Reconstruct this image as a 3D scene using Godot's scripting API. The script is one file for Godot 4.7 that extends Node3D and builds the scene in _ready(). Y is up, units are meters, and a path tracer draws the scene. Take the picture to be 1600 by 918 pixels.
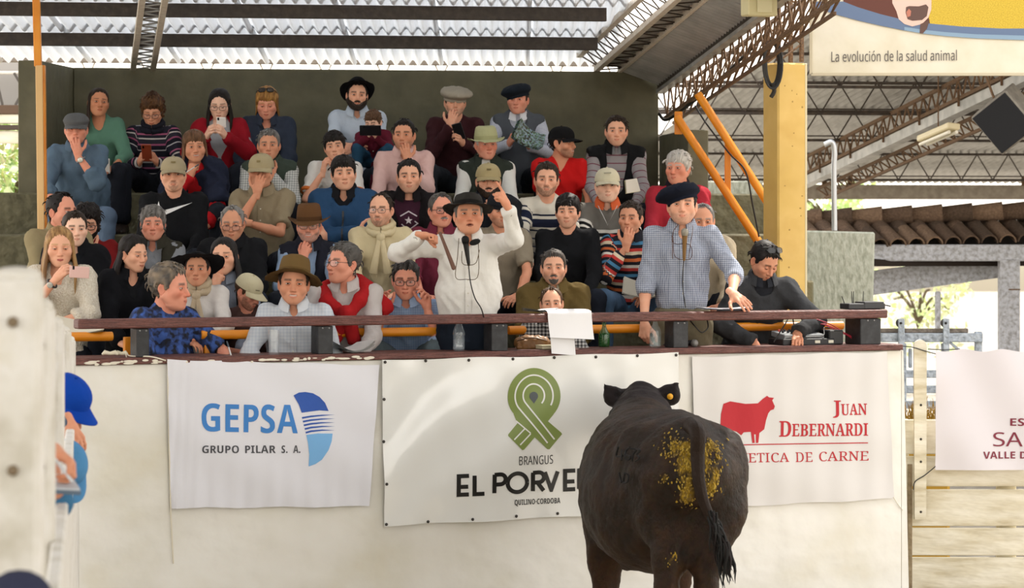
extends Node3D
# Livestock auction: bull in the ring, bidders on tiered seats behind a plaster ring wall.
const F := 4740.0
const HZ := 350.0
const EYE := 2.45
var mats := {}
var split := 0.1
var wrinkle := FastNoiseLite.new()
var fine := FastNoiseLite.new()

func P(px: float, py: float, d: float) -> Vector3:
	return Vector3((px - 800.0) * d / F, EYE - (py - HZ) * d / F, -d)

class G:
	var v := PackedVector3Array()
	var n := PackedVector3Array()
	var uv := PackedVector2Array()
	var c := PackedColorArray()
	var i := PackedInt32Array()
	func p(a: Vector3, t := Vector2.ZERO, col := Color.WHITE) -> int:
		v.append(a)
		uv.append(t)
		c.append(col)
		return v.size() - 1
	func tri(a: int, b: int, d: int) -> void:
		i.append(a)
		i.append(b)
		i.append(d)
	func quad(a: int, b: int, d: int, e: int) -> void:
		tri(a, b, d)
		tri(a, d, e)
	# a flat convex face whose front looks along out
	func face(pts: Array, out: Vector3, col := Color.WHITE) -> void:
		var nn: Vector3 = (pts[2] - pts[0]).cross(pts[1] - pts[0])
		if pts.size() > 3:
			nn += (pts[3] - pts[0]).cross(pts[2] - pts[0])
		var s := v.size()
		for q in pts:
			p(q, Vector2(q.x, q.y), col)
		for k in range(1, pts.size() - 1):
			if nn.dot(out) > 0:
				tri(s, s + k, s + k + 1)
			else:
				tri(s, s + k + 1, s + k)
	func norm() -> void:
		n = PackedVector3Array()
		n.resize(v.size())
		for k in range(0, i.size(), 3):
			var a := i[k]
			var b := i[k + 1]
			var d := i[k + 2]
			var q := (v[d] - v[a]).cross(v[b] - v[a])
			n[a] += q
			n[b] += q
			n[d] += q
		for k in n.size():
			n[k] = n[k].normalized()
	func add(g: G, x := Transform3D.IDENTITY, mirror := false) -> void:
		if g.n.size() != g.v.size():
			g.norm()
		if n.size() != v.size():
			norm()
		var s := v.size()
		var flip := mirror != (x.basis.determinant() < 0)
		var nb := x.basis.inverse().transposed()
		for k in g.v.size():
			var a := g.v[k]
			var m := g.n[k]
			if mirror:
				a.x = -a.x
				m.x = -m.x
			v.append(x * a)
			n.append((nb * m).normalized())
		uv.append_array(g.uv)
		c.append_array(g.c)
		for k in range(0, g.i.size(), 3):
			i.append(g.i[k] + s)
			i.append(g.i[k + (2 if flip else 1)] + s)
			i.append(g.i[k + (1 if flip else 2)] + s)
	func paint(col: Color) -> void:
		c.fill(col)
	func mesh() -> ArrayMesh:
		if n.size() != v.size():
			norm()
		var a := []
		a.resize(Mesh.ARRAY_MAX)
		a[Mesh.ARRAY_VERTEX] = v
		a[Mesh.ARRAY_NORMAL] = n
		a[Mesh.ARRAY_TEX_UV] = uv
		a[Mesh.ARRAY_COLOR] = c
		a[Mesh.ARRAY_INDEX] = i
		var m := ArrayMesh.new()
		m.add_surface_from_arrays(Mesh.PRIMITIVE_TRIANGLES, a)
		return m
	# a box with chamfered edges; ax turns it
	func box(at: Vector3, size: Vector3, bev := 0.004, ax := Basis.IDENTITY, col := Color.WHITE) -> void:
		var h := size / 2.0
		var b := minf(bev, minf(h.x, minf(h.y, h.z)) * 0.9)
		var pt := func(s: Vector3, k: int) -> Vector3:
			var q := Vector3(s.x * (h.x - b), s.y * (h.y - b), s.z * (h.z - b))
			q[k] = s[k] * h[k]
			return at + ax * q
		for k in 3:
			var k1 := (k + 1) % 3
			var k2 := (k + 2) % 3
			for s in [-1.0, 1.0]:
				var pts := []
				for e in [[-1.0, -1.0], [1.0, -1.0], [1.0, 1.0], [-1.0, 1.0]]:
					var q := Vector3.ZERO
					q[k] = s
					q[k1] = e[0]
					q[k2] = e[1]
					pts.append(pt.call(q, k))
				var out := Vector3.ZERO
				out[k] = s
				face(pts, ax * out, col)
				if b > 0.0:
					for t in [-1.0, 1.0]:
						var q0 := Vector3.ZERO
						q0[k] = s
						q0[k1] = t
						q0[k2] = -1.0
						var q1 := q0
						q1[k2] = 1.0
						var o2 := Vector3.ZERO
						o2[k] = s
						o2[k1] = t
						face([pt.call(q0, k), pt.call(q1, k), pt.call(q1, k1), pt.call(q0, k1)], ax * o2, col)
		if b > 0.0:
			for sx in [-1.0, 1.0]:
				for sy in [-1.0, 1.0]:
					for sz in [-1.0, 1.0]:
						var s := Vector3(sx, sy, sz)
						face([pt.call(s, 0), pt.call(s, 1), pt.call(s, 2)], ax * s, col)
	# a bar with a square section from a to b
	func bar(a: Vector3, b: Vector3, w: float, hh: float, up := Vector3.UP, bev := 0.002, col := Color.WHITE) -> void:
		var z := (b - a).normalized()
		var x := up.cross(z)
		if x.length() < 0.01:
			x = Vector3.RIGHT.cross(z)
		x = x.normalized()
		box((a + b) / 2.0, Vector3(w, hh, a.distance_to(b)), bev, Basis(x, z.cross(x), z), col)
	func tube(path: Array, radii: Array, sides := 8, flatx := 1.0, col := Color.WHITE, caps := true, up := Vector3.ZERO) -> void:
		var s := v.size()
		var m := path.size()
		var x := Vector3.ZERO
		var along := 0.0
		for k in m:
			var d: Vector3 = (path[mini(k + 1, m - 1)] - path[maxi(k - 1, 0)]).normalized()
			if k == 0:
				x = up if up != Vector3.ZERO else (Vector3.UP if absf(d.y) < 0.9 else Vector3.RIGHT)
				x = (x - d * x.dot(d)).normalized()
			else:
				x = (x - d * x.dot(d)).normalized()
				along += (path[k] as Vector3).distance_to(path[k - 1])
			var y := d.cross(x)
			var r: float = radii[mini(k, radii.size() - 1)]
			for j in sides + 1:
				var t := TAU * j / sides
				p(path[k] + x * (cos(t) * r * flatx) + y * (sin(t) * r), Vector2(float(j) / sides, along), col)
		var w := sides + 1
		for k in m - 1:
			for j in sides:
				var a := s + k * w + j
				quad(a, a + w, a + w + 1, a + 1)
		if caps:
			for e in 2:
				var k := 0 if e == 0 else m - 1
				var q := p(path[k], Vector2.ZERO, col)
				var ring := s + k * w
				var st := v.size()
				for j in sides + 1:
					p(v[ring + j], Vector2.ZERO, col)
				for j in sides:
					if e == 0:
						tri(q, st + j, st + j + 1)
					else:
						tri(q, st + j + 1, st + j)
	# profile of Vector2(radius, height), bottom to top (outside seen from the axis)
	func lathe(profile: Array, sides: int, x := Transform3D.IDENTITY, col := Color.WHITE, rx := 1.0, rz := 1.0) -> void:
		var s := v.size()
		var m := profile.size()
		for k in m:
			for j in sides + 1:
				var t := TAU * j / sides
				p(x * Vector3(sin(t) * profile[k].x * rx, profile[k].y, cos(t) * profile[k].x * rz), Vector2(float(j) / sides, float(k) / m), col)
		var w := sides + 1
		for k in m - 1:
			for j in sides:
				var a := s + k * w + j
				quad(a, a + w, a + w + 1, a + 1)
	# a grid of points from a callable(u, t) with u, t in 0..1
	func sheet(f: Callable, nu: int, nt: int, col := Color.WHITE) -> void:
		var s := v.size()
		for k in nt + 1:
			for j in nu + 1:
				p(f.call(float(j) / nu, float(k) / nt), Vector2(float(j) / nu, float(k) / nt), col)
		var w := nu + 1
		for k in nt:
			for j in nu:
				var a := s + k * w + j
				quad(a, a + w, a + w + 1, a + 1)
	# an outline in the xy plane of x, pulled along its z by depth
	func prism(poly: PackedVector2Array, depth: float, x := Transform3D.IDENTITY, col := Color.WHITE) -> void:
		var tr := Geometry2D.triangulate_polygon(poly)
		for e in 2:
			var z := depth if e == 0 else 0.0
			var out := x.basis.z * (1.0 if e == 0 else -1.0)
			for k in range(0, tr.size(), 3):
				var pts := []
				for q in 3:
					var a := poly[tr[k + q]]
					pts.append(x * Vector3(a.x, a.y, z))
				face(pts, out, col)
		var cw := Geometry2D.is_polygon_clockwise(poly)
		for k in poly.size():
			var a := poly[k]
			var b := poly[(k + 1) % poly.size()]
			var e := b - a
			var out := x.basis * (Vector3(e.y, -e.x, 0) * (-1.0 if cw else 1.0))
			face([x * Vector3(a.x, a.y, 0), x * Vector3(b.x, b.y, 0), x * Vector3(b.x, b.y, depth), x * Vector3(a.x, a.y, depth)], out, col)
	func ball(at: Vector3, r: Vector3, nu := 10, nt := 7, col := Color.WHITE, ax := Basis.IDENTITY) -> void:
		var pr := []
		for k in nt + 1:
			var t := -PI / 2 + PI * k / nt
			pr.append(Vector2(cos(t), sin(t)))
		lathe(pr, nu, Transform3D(ax * Basis.from_scale(r), at), col)

class Field:
	var o: Vector3
	var h: float
	var nx: int
	var ny: int
	var nz: int
	var f := PackedFloat32Array()
	var id := PackedInt32Array()
	var g: G
	func _init(lo: Vector3, hi: Vector3, hh: float) -> void:
		h = hh
		o = lo
		nx = int((hi.x - lo.x) / h) + 2
		ny = int((hi.y - lo.y) / h) + 2
		nz = int((hi.z - lo.z) / h) + 2
		f.resize(nx * ny * nz)
		f.fill(1.0)
	# tapered capsule. mode 0 joins, 1 cuts away, 2 joins with a flat end at b
	func cap(a: Vector3, b: Vector3, ra: float, rb: float, k := 0.03, side := Vector3.ZERO, flat := 1.0, mode := 0) -> void:
		var rm := maxf(ra, rb)
		var m := Vector3.ONE * (rm + k + h * 1.6) + side.abs() * (rm / flat - rm)
		var lo := (a.min(b) - m - o) / h
		var hi := (a.max(b) + m - o) / h
		var x0 := maxi(int(lo.x), 0)
		var x1 := mini(int(hi.x) + 1, nx - 1)
		var ba := b - a
		var bb := maxf(ba.length_squared(), 1e-9)
		var ln := sqrt(bb)
		var dr := rb - ra
		var fl := 1.0 - flat
		var kk := 0.25 / k
		for z in range(maxi(int(lo.z), 0), mini(int(hi.z) + 1, nz - 1) + 1):
			for y in range(maxi(int(lo.y), 0), mini(int(hi.y) + 1, ny - 1) + 1):
				var row := (z * ny + y) * nx
				for x in range(x0, x1 + 1):
					var q := Vector3(o.x + x * h, o.y + y * h, o.z + z * h) - a
					if fl > 0.0:
						q -= side * (q.dot(side) * fl)
					var tu := q.dot(ba) / bb
					var t := clampf(tu, 0.0, 1.0)
					var d := (q - ba * t).length() - (ra + dr * t)
					var w := f[row + x]
					if mode == 1:
						d = -d
						var u := maxf(k - absf(w - d), 0.0)
						f[row + x] = maxf(w, d) + u * u * kk
					else:
						if mode == 2:
							d = maxf(d, (tu - 1.0) * ln)
						var u := maxf(k - absf(w - d), 0.0)
						f[row + x] = minf(w, d) - u * u * kk
	func ell(at: Vector3, r: Vector3, ax := Basis.IDENTITY, k := 0.03, sub := false) -> void:
		var rm := maxf(r.x, maxf(r.y, r.z)) + k + h * 1.6
		var lo := (at - Vector3.ONE * rm - o) / h
		var hi := (at + Vector3.ONE * rm - o) / h
		var rs := minf(r.x, minf(r.y, r.z))
		var inv := Basis.from_scale(Vector3(1 / r.x, 1 / r.y, 1 / r.z)) * ax.transposed()
		var inv2 := Basis.from_scale(Vector3(1 / (r.x * r.x), 1 / (r.y * r.y), 1 / (r.z * r.z))) * ax.transposed()
		var kk := 0.25 / k
		for z in range(maxi(int(lo.z), 0), mini(int(hi.z) + 1, nz - 1) + 1):
			for y in range(maxi(int(lo.y), 0), mini(int(hi.y) + 1, ny - 1) + 1):
				var row := (z * ny + y) * nx
				for x in range(maxi(int(lo.x), 0), mini(int(hi.x) + 1, nx - 1) + 1):
					var q := Vector3(o.x + x * h, o.y + y * h, o.z + z * h) - at
					var k0 := (inv * q).length()
					var d := k0 * (k0 - 1.0) / maxf((inv2 * q).length(), 1e-5)
					if k0 < 0.05:
						d = -rs
					var w := f[row + x]
					if sub:
						d = -d
						var u := maxf(k - absf(w - d), 0.0)
						f[row + x] = maxf(w, d) + u * u * kk
					else:
						var u := maxf(k - absf(w - d), 0.0)
						f[row + x] = minf(w, d) - u * u * kk
	func vert(c: int) -> int:
		if id[c] >= 0:
			return id[c]
		var sz := nx * ny
		var w := [f[c], f[c + 1], f[c + nx], f[c + nx + 1], f[c + sz], f[c + sz + 1], f[c + sz + nx], f[c + sz + nx + 1]]
		var s := Vector3.ZERO
		var m := 0
		for e in EDGES:
			var a: float = w[e.x]
			var b: float = w[e.y]
			if (a < 0.0) != (b < 0.0):
				var pa := Vector3(e.x & 1, (e.x >> 1) & 1, e.x >> 2)
				var pb := Vector3(e.y & 1, (e.y >> 1) & 1, e.y >> 2)
				s += pa.lerp(pb, a / (a - b))
				m += 1
		s /= maxf(m, 1)
		var base := Vector3(c % nx, (c / nx) % ny, c / sz)
		id[c] = g.p(o + (base + s) * h)
		g.n.append(Vector3(w[1] + w[3] + w[5] + w[7] - w[0] - w[2] - w[4] - w[6], w[2] + w[3] + w[6] + w[7] - w[0] - w[1] - w[4] - w[5], w[4] + w[5] + w[6] + w[7] - w[0] - w[1] - w[2] - w[3]).normalized())
		return id[c]
	const EDGES := [Vector2i(0, 1), Vector2i(2, 3), Vector2i(4, 5), Vector2i(6, 7), Vector2i(0, 2), Vector2i(1, 3), Vector2i(4, 6), Vector2i(5, 7), Vector2i(0, 4), Vector2i(1, 5), Vector2i(2, 6), Vector2i(3, 7)]
	func cross(q: int, b: int, c: int, ins: bool) -> void:
		var a0 := vert(q)
		var a1 := vert(q - b)
		var a2 := vert(q - b - c)
		var a3 := vert(q - c)
		if ins:
			g.quad(a0, a3, a2, a1)
		else:
			g.quad(a0, a1, a2, a3)
	func net() -> G:
		g = G.new()
		id.resize(f.size())
		id.fill(-1)
		var sy := nx
		var sz := nx * ny
		var lim := h * 1.8
		for z in range(1, nz - 1):
			for y in range(1, ny - 1):
				var row := z * sz + y * sy
				for x in range(1, nx - 1):
					var q := row + x
					var a := f[q]
					if a > lim or a < -lim:
						continue
					var ins := a < 0.0
					if (f[q + 1] < 0.0) != ins:
						cross(q, sy, sz, ins)
					if (f[q + sy] < 0.0) != ins:
						cross(q, sz, 1, ins)
					if (f[q + sz] < 0.0) != ins:
						cross(q, 1, sy, ins)
		id = PackedInt32Array()
		return g

# ---------------------------------------------------------------- nodes and materials
func obj(called: String, g: G, m: Material, parent: Node3D = self, label := "") -> MeshInstance3D:
	var o := MeshInstance3D.new()
	o.name = called
	o.mesh = g.mesh()
	o.material_override = m
	parent.add_child(o, true)
	if label:
		o.set_meta("label", label)
	return o

func put(called: String, mesh: Mesh, m: Material, parent: Node3D, x := Transform3D.IDENTITY) -> MeshInstance3D:
	var o := MeshInstance3D.new()
	o.name = called
	o.mesh = mesh
	o.material_override = m
	o.transform = x
	parent.add_child(o, true)
	return o

func thing(called: String, label: String, category: String, at := Vector3.ZERO, group := "") -> Node3D:
	var o := Node3D.new()
	o.name = called
	o.position = at
	add_child(o, true)
	o.set_meta("label", label)
	o.set_meta("category", category)
	if group:
		o.set_meta("group", group)
	return o

func tag(o: Node3D, label: String, category: String, group := "") -> Node3D:
	o.set_meta("label", label)
	o.set_meta("category", category)
	if group:
		o.set_meta("group", group)
	return o

func struct(called: String, g: G, m: Material, label: String) -> MeshInstance3D:
	var o := obj(called, g, m)
	o.set_meta("kind", "structure")
	o.set_meta("label", label)
	return o

func mat(col: Color, rough := 0.8, metal := 0.0, spec := 0.5) -> StandardMaterial3D:
	var key := [col, rough, metal, spec]
	if not mats.has(key):
		var m := StandardMaterial3D.new()
		m.albedo_color = col
		m.roughness = rough
		m.metallic = metal
		m.metallic_specular = spec
		mats[key] = m
	return mats[key]

func hexc(s: String) -> Color:
	return Color.html(s)

func noise_tex(freq: float, ramp: Array, normal := false, kind := FastNoiseLite.TYPE_SIMPLEX_SMOOTH, oct := 4, bump := 2.0, size := 256, sd := 1) -> NoiseTexture2D:
	var t := NoiseTexture2D.new()
	var n := FastNoiseLite.new()
	n.noise_type = kind
	n.frequency = freq
	n.fractal_octaves = oct
	n.seed = sd
	t.noise = n
	t.width = size
	t.height = size
	t.seamless = true
	if normal:
		t.as_normal_map = true
		t.bump_strength = bump
	elif ramp.size():
		var g := Gradient.new()
		g.offsets = PackedFloat32Array(ramp.map(func(r): return r[0]))
		g.colors = PackedColorArray(ramp.map(func(r): return r[1]))
		t.color_ramp = g
	return t

# a surface with mottled colour and fine relief, mapped in metres on three planes
func rough_mat(ramp: Array, freq: float, per_metre: float, rough := 0.85, bump := 1.0, metal := 0.0, world := true, stretch := Vector3.ONE, sd := 1) -> StandardMaterial3D:
	var m := StandardMaterial3D.new()
	m.albedo_texture = noise_tex(freq, ramp, false, FastNoiseLite.TYPE_SIMPLEX_SMOOTH, 5, 1.0, 512, sd)
	m.roughness = rough
	m.metallic = metal
	m.uv1_triplanar = true
	m.uv1_world_triplanar = world
	m.uv1_scale = stretch * per_metre
	if bump > 0.0:
		m.normal_enabled = true
		m.normal_texture = noise_tex(freq * 2.0, [], true, FastNoiseLite.TYPE_SIMPLEX_SMOOTH, 4, 6.0, 256, sd + 7)
		m.normal_scale = bump
	return m

# lettering with real faces, laid on a surface by a callable(Vector2) -> Vector3; width in metres, at its lower left corner
func letters(text: String, font: Font, at: Vector2, width: float, height: float, on: Callable, g: G, spread := 0.0) -> void:
	var t := TextMesh.new()
	t.font = font
	t.font_size = 64
	t.pixel_size = 0.01
	t.depth = 0.0
	t.curve_step = 1.0
	t.text = text
	t.horizontal_alignment = HORIZONTAL_ALIGNMENT_LEFT
	var a := t.get_mesh_arrays()
	var vs: PackedVector3Array = a[Mesh.ARRAY_VERTEX]
	var ix: PackedInt32Array = a[Mesh.ARRAY_INDEX]
	var lo := Vector2(1e9, 1e9)
	var hi := -lo
	for q in vs:
		lo = lo.min(Vector2(q.x, q.y))
		hi = hi.max(Vector2(q.x, q.y))
	var k := Vector2(width, height) / (hi - lo)
	for e in range(0, ix.size(), 3):
		var pts := PackedVector2Array()
		for w in 3:
			var q := vs[ix[e + w]]
			pts.append(at + (Vector2(q.x, q.y) - lo) * k)
		tri_on(pts, on, g)

func tri_on(pts: PackedVector2Array, on: Callable, g: G) -> void:
	var long := 0.0
	var w := 0
	for q in 3:
		var l := pts[q].distance_to(pts[(q + 1) % 3])
		if l > long:
			long = l
			w = q
	if long > split:
		var m := (pts[w] + pts[(w + 1) % 3]) / 2.0
		tri_on(PackedVector2Array([pts[w], m, pts[(w + 2) % 3]]), on, g)
		tri_on(PackedVector2Array([m, pts[(w + 1) % 3], pts[(w + 2) % 3]]), on, g)
		return
	var a: Vector3 = on.call(pts[0])
	g.face([a, on.call(pts[1]), on.call(pts[2])], Vector3.BACK)

# a flat print of any outline on a surface
func print_on(poly: PackedVector2Array, on: Callable, g: G) -> void:
	var tr := Geometry2D.triangulate_polygon(poly)
	for k in range(0, tr.size(), 3):
		tri_on(PackedVector2Array([poly[tr[k]], poly[tr[k + 1]], poly[tr[k + 2]]]), on, g)

# a band of even width along a line
func band_on(line: PackedVector2Array, w: float, on: Callable, g: G) -> void:
	for poly in Geometry2D.offset_polyline(line, w / 2.0, Geometry2D.JOIN_MITER, Geometry2D.END_BUTT):
		if not Geometry2D.is_polygon_clockwise(poly):
			print_on(poly, on, g)
func _ready() -> void:
	setup()
	setting_materials()
	ground()
	ring_wall()
	stand()
	roof()
	yard_roof()
	right_side()
	tiled_shed()
	gate_and_fence()
	left_side()
	near_fence()
	banners()
	bull()
	people()
	ledge_things()
func setup() -> void:
	var cam := Camera3D.new()
	cam.name = "camera"
	cam.position = Vector3(0, EYE, 0)
	cam.near = 1.0
	cam.far = 300.0
	cam.projection = Camera3D.PROJECTION_FRUSTUM
	cam.size = 918.0 / F
	cam.frustum_offset = Vector2(0, -(459.0 - HZ) / F)
	var at := CameraAttributesPhysical.new()
	at.frustum_focal_length = 100.0
	at.frustum_near = 1.0
	at.frustum_far = 300.0
	at.exposure_aperture = 5.0
	at.frustum_focus_distance = 18.2
	cam.attributes = at
	add_child(cam)
	cam.current = true
	var we := WorldEnvironment.new()
	we.name = "environment"
	var env := Environment.new()
	env.background_mode = Environment.BG_SKY
	var sky := Sky.new()
	var sm := ProceduralSkyMaterial.new()
	sm.sky_top_color = Color(0.90, 0.90, 0.91)
	sm.sky_horizon_color = Color(1.0, 0.965, 0.91)
	sm.sky_curve = 0.2
	sm.ground_horizon_color = Color(0.62, 0.58, 0.5)
	sm.ground_bottom_color = Color(0.4, 0.36, 0.3)
	sky.sky_material = sm
	env.sky = sky
	env.background_energy_multiplier = 4.2
	env.tonemap_mode = Environment.TONE_MAPPER_LINEAR
	env.tonemap_exposure = 0.75
	env.sdfgi_enabled = true
	env.ssao_enabled = true
	env.ssil_enabled = true
	var sun := DirectionalLight3D.new()
	sun.name = "sun"
	sun.rotation = Vector3(deg_to_rad(-58), deg_to_rad(150), 0)
	sun.light_energy = 3.0
	sun.light_color = Color(1.0, 0.97, 0.92)
	sun.light_angular_distance = 0.6
	sun.shadow_enabled = true
	sun.sky_mode = DirectionalLight3D.SKY_MODE_LIGHT_ONLY
	add_child(sun)
	we.environment = env
	add_child(we)
	wrinkle.noise_type = FastNoiseLite.TYPE_SIMPLEX_SMOOTH
	wrinkle.frequency = 1.0
	wrinkle.fractal_octaves = 2
	wrinkle.seed = 5
	fine.noise_type = FastNoiseLite.TYPE_SIMPLEX_SMOOTH
	fine.frequency = 0.1
	fine.fractal_octaves = 3
	fine.seed = 11
	crease = noise_tex(0.02, [], true, FastNoiseLite.TYPE_SIMPLEX_SMOOTH, 4, 5.0, 256, 21)
	skin_m = StandardMaterial3D.new()
	skin_m.vertex_color_use_as_albedo = true
	skin_m.roughness = 0.55
	skin_m.metallic_specular = 0.4
	hair_m = StandardMaterial3D.new()
	hair_m.vertex_color_use_as_albedo = true
	hair_m.roughness = 0.6
	hair_m.metallic_specular = 0.35
	make_heads()
	make_hands()
# ---------------------------------------------------------------- heads
const NU := 84
const NV := 56
var face_pts := {}      # mouth kind -> PackedVector3Array of template points
var face_dirs := PackedVector3Array()
var hands := {}
var ear_g: G

func smin(a: float, b: float, k: float) -> float:
	var h := maxf(k - absf(a - b), 0.0)
	return minf(a, b) - h * h * 0.25 / k

func seg(q: Vector3, a: Vector3, b: Vector3, ra: float, rb: float) -> float:
	var ba := b - a
	var t := clampf((q - a).dot(ba) / ba.length_squared(), 0.0, 1.0)
	return (q - a - ba * t).length() - lerpf(ra, rb, t)

func elli(q: Vector3, c: Vector3, r: Vector3) -> float:
	var u := (q - c) / r
	var k0 := u.length()
	return k0 * (k0 - 1.0) / maxf((u / r).length(), 1e-4)

func head_sdf(w: Vector3, mouth: int) -> float:
	var q := Vector3(absf(w.x), w.y, w.z)
	var d := elli(q, Vector3(0, 0.034, -0.016), Vector3(0.075, 0.084, 0.097))
	d = smin(d, elli(q, Vector3(0, -0.042, 0.026), Vector3(0.056, 0.070, 0.058)), 0.03)
	d = smin(d, seg(q, Vector3(0.052, -0.045, -0.005), Vector3(0.014, -0.096, 0.058), 0.019, 0.017), 0.03)
	d = smin(d, (q - Vector3(0, -0.096, 0.066)).length() - 0.019, 0.02)
	d = smin(d, (q - Vector3(0.040, -0.022, 0.052)).length() - 0.026, 0.025)
	d = smin(d, seg(q, Vector3(0.006, 0.020, 0.076), Vector3(0.042, 0.020, 0.062), 0.012, 0.011), 0.016)
	d = smin(d, elli(q, Vector3(0, -0.064, 0.070), Vector3(0.03, 0.022, 0.020)), 0.02)
	# eye sockets
	var s := -((q - Vector3(0.0315, 0.001, 0.093)).length() - 0.0212)
	var h := maxf(0.012 - absf(d - s), 0.0)
	d = maxf(d, s) + h * h * 0.25 / 0.012
	# nose
	d = smin(d, seg(q, Vector3(0, 0.012, 0.080), Vector3(0, -0.034, 0.1035), 0.0062, 0.0112), 0.011)
	d = smin(d, (q - Vector3(0.0115, -0.037, 0.0905)).length() - 0.0080, 0.007)
	# mouth
	if mouth == 0:
		d = smin(d, seg(q, Vector3(0.003, -0.0605, 0.0905), Vector3(0.023, -0.0645, 0.080), 0.0062, 0.0028), 0.006)
		d = smin(d, seg(q, Vector3(0, -0.0715, 0.0885), Vector3(0.020, -0.0660, 0.080), 0.0072, 0.003), 0.006)
		s = -(seg(q, Vector3(0, -0.0662, 0.098), Vector3(0.024, -0.0652, 0.085), 0.0024, 0.002))
		d = maxf(d, s)
	elif mouth == 1:
		d = smin(d, seg(q, Vector3(0.003, -0.0590, 0.0890), Vector3(0.029, -0.0560, 0.075), 0.0055, 0.0028), 0.006)
		d = smin(d, seg(q, Vector3(0, -0.0760, 0.0870), Vector3(0.026, -0.0600, 0.075), 0.0068, 0.003), 0.006)
		s = -elli(q, Vector3(0, -0.0665 + q.x * q.x * 9.0, 0.094), Vector3(0.024, 0.0058, 0.0125))
		d = maxf(d, s)
		d = smin(d, (q - Vector3(0.047, -0.036, 0.055)).length() - 0.017, 0.02)
	else:
		d = smin(d, seg(q, Vector3(0.003, -0.0590, 0.0890), Vector3(0.022, -0.0660, 0.078), 0.0058, 0.003), 0.006)
		d = smin(d, seg(q, Vector3(0, -0.0810, 0.0860), Vector3(0.020, -0.0690, 0.078), 0.0070, 0.003), 0.006)
		s = -elli(q, Vector3(0, -0.0695, 0.093), Vector3(0.019, 0.0085, 0.016))
		d = maxf(d, s)
	return d

func make_heads() -> void:
	for k in NV + 1:
		var e := float(k) / NV
		# rows crowd between the chin and the brow
		var th := 0.0
		if e < 0.14:
			th = lerpf(-80, -54, e / 0.14)
		elif e < 0.74:
			th = lerpf(-54, 20, (e - 0.14) / 0.60)
		else:
			th = lerpf(20, 90, (e - 0.74) / 0.26)
		th = deg_to_rad(th)
		for j in NU + 1:
			var u := float(j) / NU
			var ph := TAU * u - 0.66 * sin(TAU * u)
			face_dirs.append(Vector3(sin(ph) * cos(th), sin(th), cos(ph) * cos(th)))
	for mouth in 3:
		var pts := PackedVector3Array()
		pts.resize(face_dirs.size())
		for k in face_dirs.size():
			var d := face_dirs[k]
			var r := 0.15
			for it in 14:
				var s := head_sdf(Vector3(0, -0.01, 0) + d * r, mouth)
				r -= s * 0.85
				if absf(s) < 0.0003:
					break
			pts[k] = Vector3(0, -0.01, 0) + d * r
		face_pts[mouth] = pts
	ear_g = G.new()
	ear_g.ball(Vector3.ZERO, Vector3.ONE, 16, 11)
	for k in ear_g.v.size():
		var q := ear_g.v[k]
		var dent := 0.0
		if q.x > 0.2:
			dent = 0.75 * (1.0 - smoothstep(0.35, 0.85, Vector2(q.y - 0.05, q.z).length()))
		var lobe := 1.0 - 0.35 * smoothstep(0.0, -1.0, q.y)
		ear_g.v[k] = Vector3((q.x - dent) * 0.010, q.y * 0.031, q.z * 0.020 * lobe - 0.004 * q.y)

func g_rows(g: G, s: int, rows: int, cols: int) -> void:
	for k in rows:
		for j in cols:
			var a := s + k * (cols + 1) + j
			g.quad(a, a + cols + 1, a + cols + 2, a + 1)

# the outline of the hair as a height on the head for an angle round it (0 in front)
func hairline(ph: float, style: String) -> float:
	var a := absf(wrapf(ph, -PI, PI))
	var pts := [[0.0, 0.070], [0.45, 0.070], [0.75, 0.056], [0.98, 0.022], [1.15, -0.012], [1.33, -0.018], [1.42, 0.014], [1.75, 0.016], [1.95, -0.03], [2.3, -0.072], [3.2, -0.078]]
	match style:
		"fringe": pts = [[0.0, 0.036], [0.5, 0.038], [0.8, 0.03], [1.0, 0.01], [1.2, -0.03], [1.42, -0.012], [1.75, -0.01], [1.95, -0.05], [2.3, -0.08], [3.2, -0.085]]
		"shaggy": pts = [[0.0, 0.048], [0.5, 0.044], [0.8, 0.03], [1.0, 0.0], [1.2, -0.04], [1.5, -0.045], [1.75, -0.06], [2.0, -0.085], [3.2, -0.09]]
		"receding": pts = [[0.0, 0.092], [0.35, 0.098], [0.6, 0.085], [0.9, 0.045], [1.1, 0.0], [1.3, -0.018], [1.42, 0.014], [1.75, 0.016], [1.95, -0.03], [2.3, -0.072], [3.2, -0.078]]
		"bald": pts = [[0.0, 0.2], [0.9, 0.2], [1.05, 0.03], [1.15, 0.0], [1.3, -0.018], [1.42, 0.014], [1.75, 0.016], [1.95, -0.03], [2.3, -0.072], [3.2, -0.078]]
		"long": pts = [[0.0, 0.078], [0.3, 0.070], [0.6, 0.05], [0.85, 0.02], [1.05, -0.03], [1.2, -0.08], [3.2, -0.09]]
		"pulled": pts = [[0.0, 0.080], [0.5, 0.072], [0.8, 0.05], [1.0, 0.02], [1.2, -0.005], [1.42, 0.014], [1.75, 0.016], [1.95, -0.03], [2.3, -0.072], [3.2, -0.078]]
	for k in pts.size() - 1:
		if a <= pts[k + 1][0]:
			return lerpf(pts[k][1], pts[k + 1][1], (a - pts[k][0]) / (pts[k + 1][0] - pts[k][0]))
	return -0.08

func mixc(a: Color, b: Color, t: float) -> Color:
	return a.lerp(b, clampf(t, 0.0, 1.0))

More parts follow.
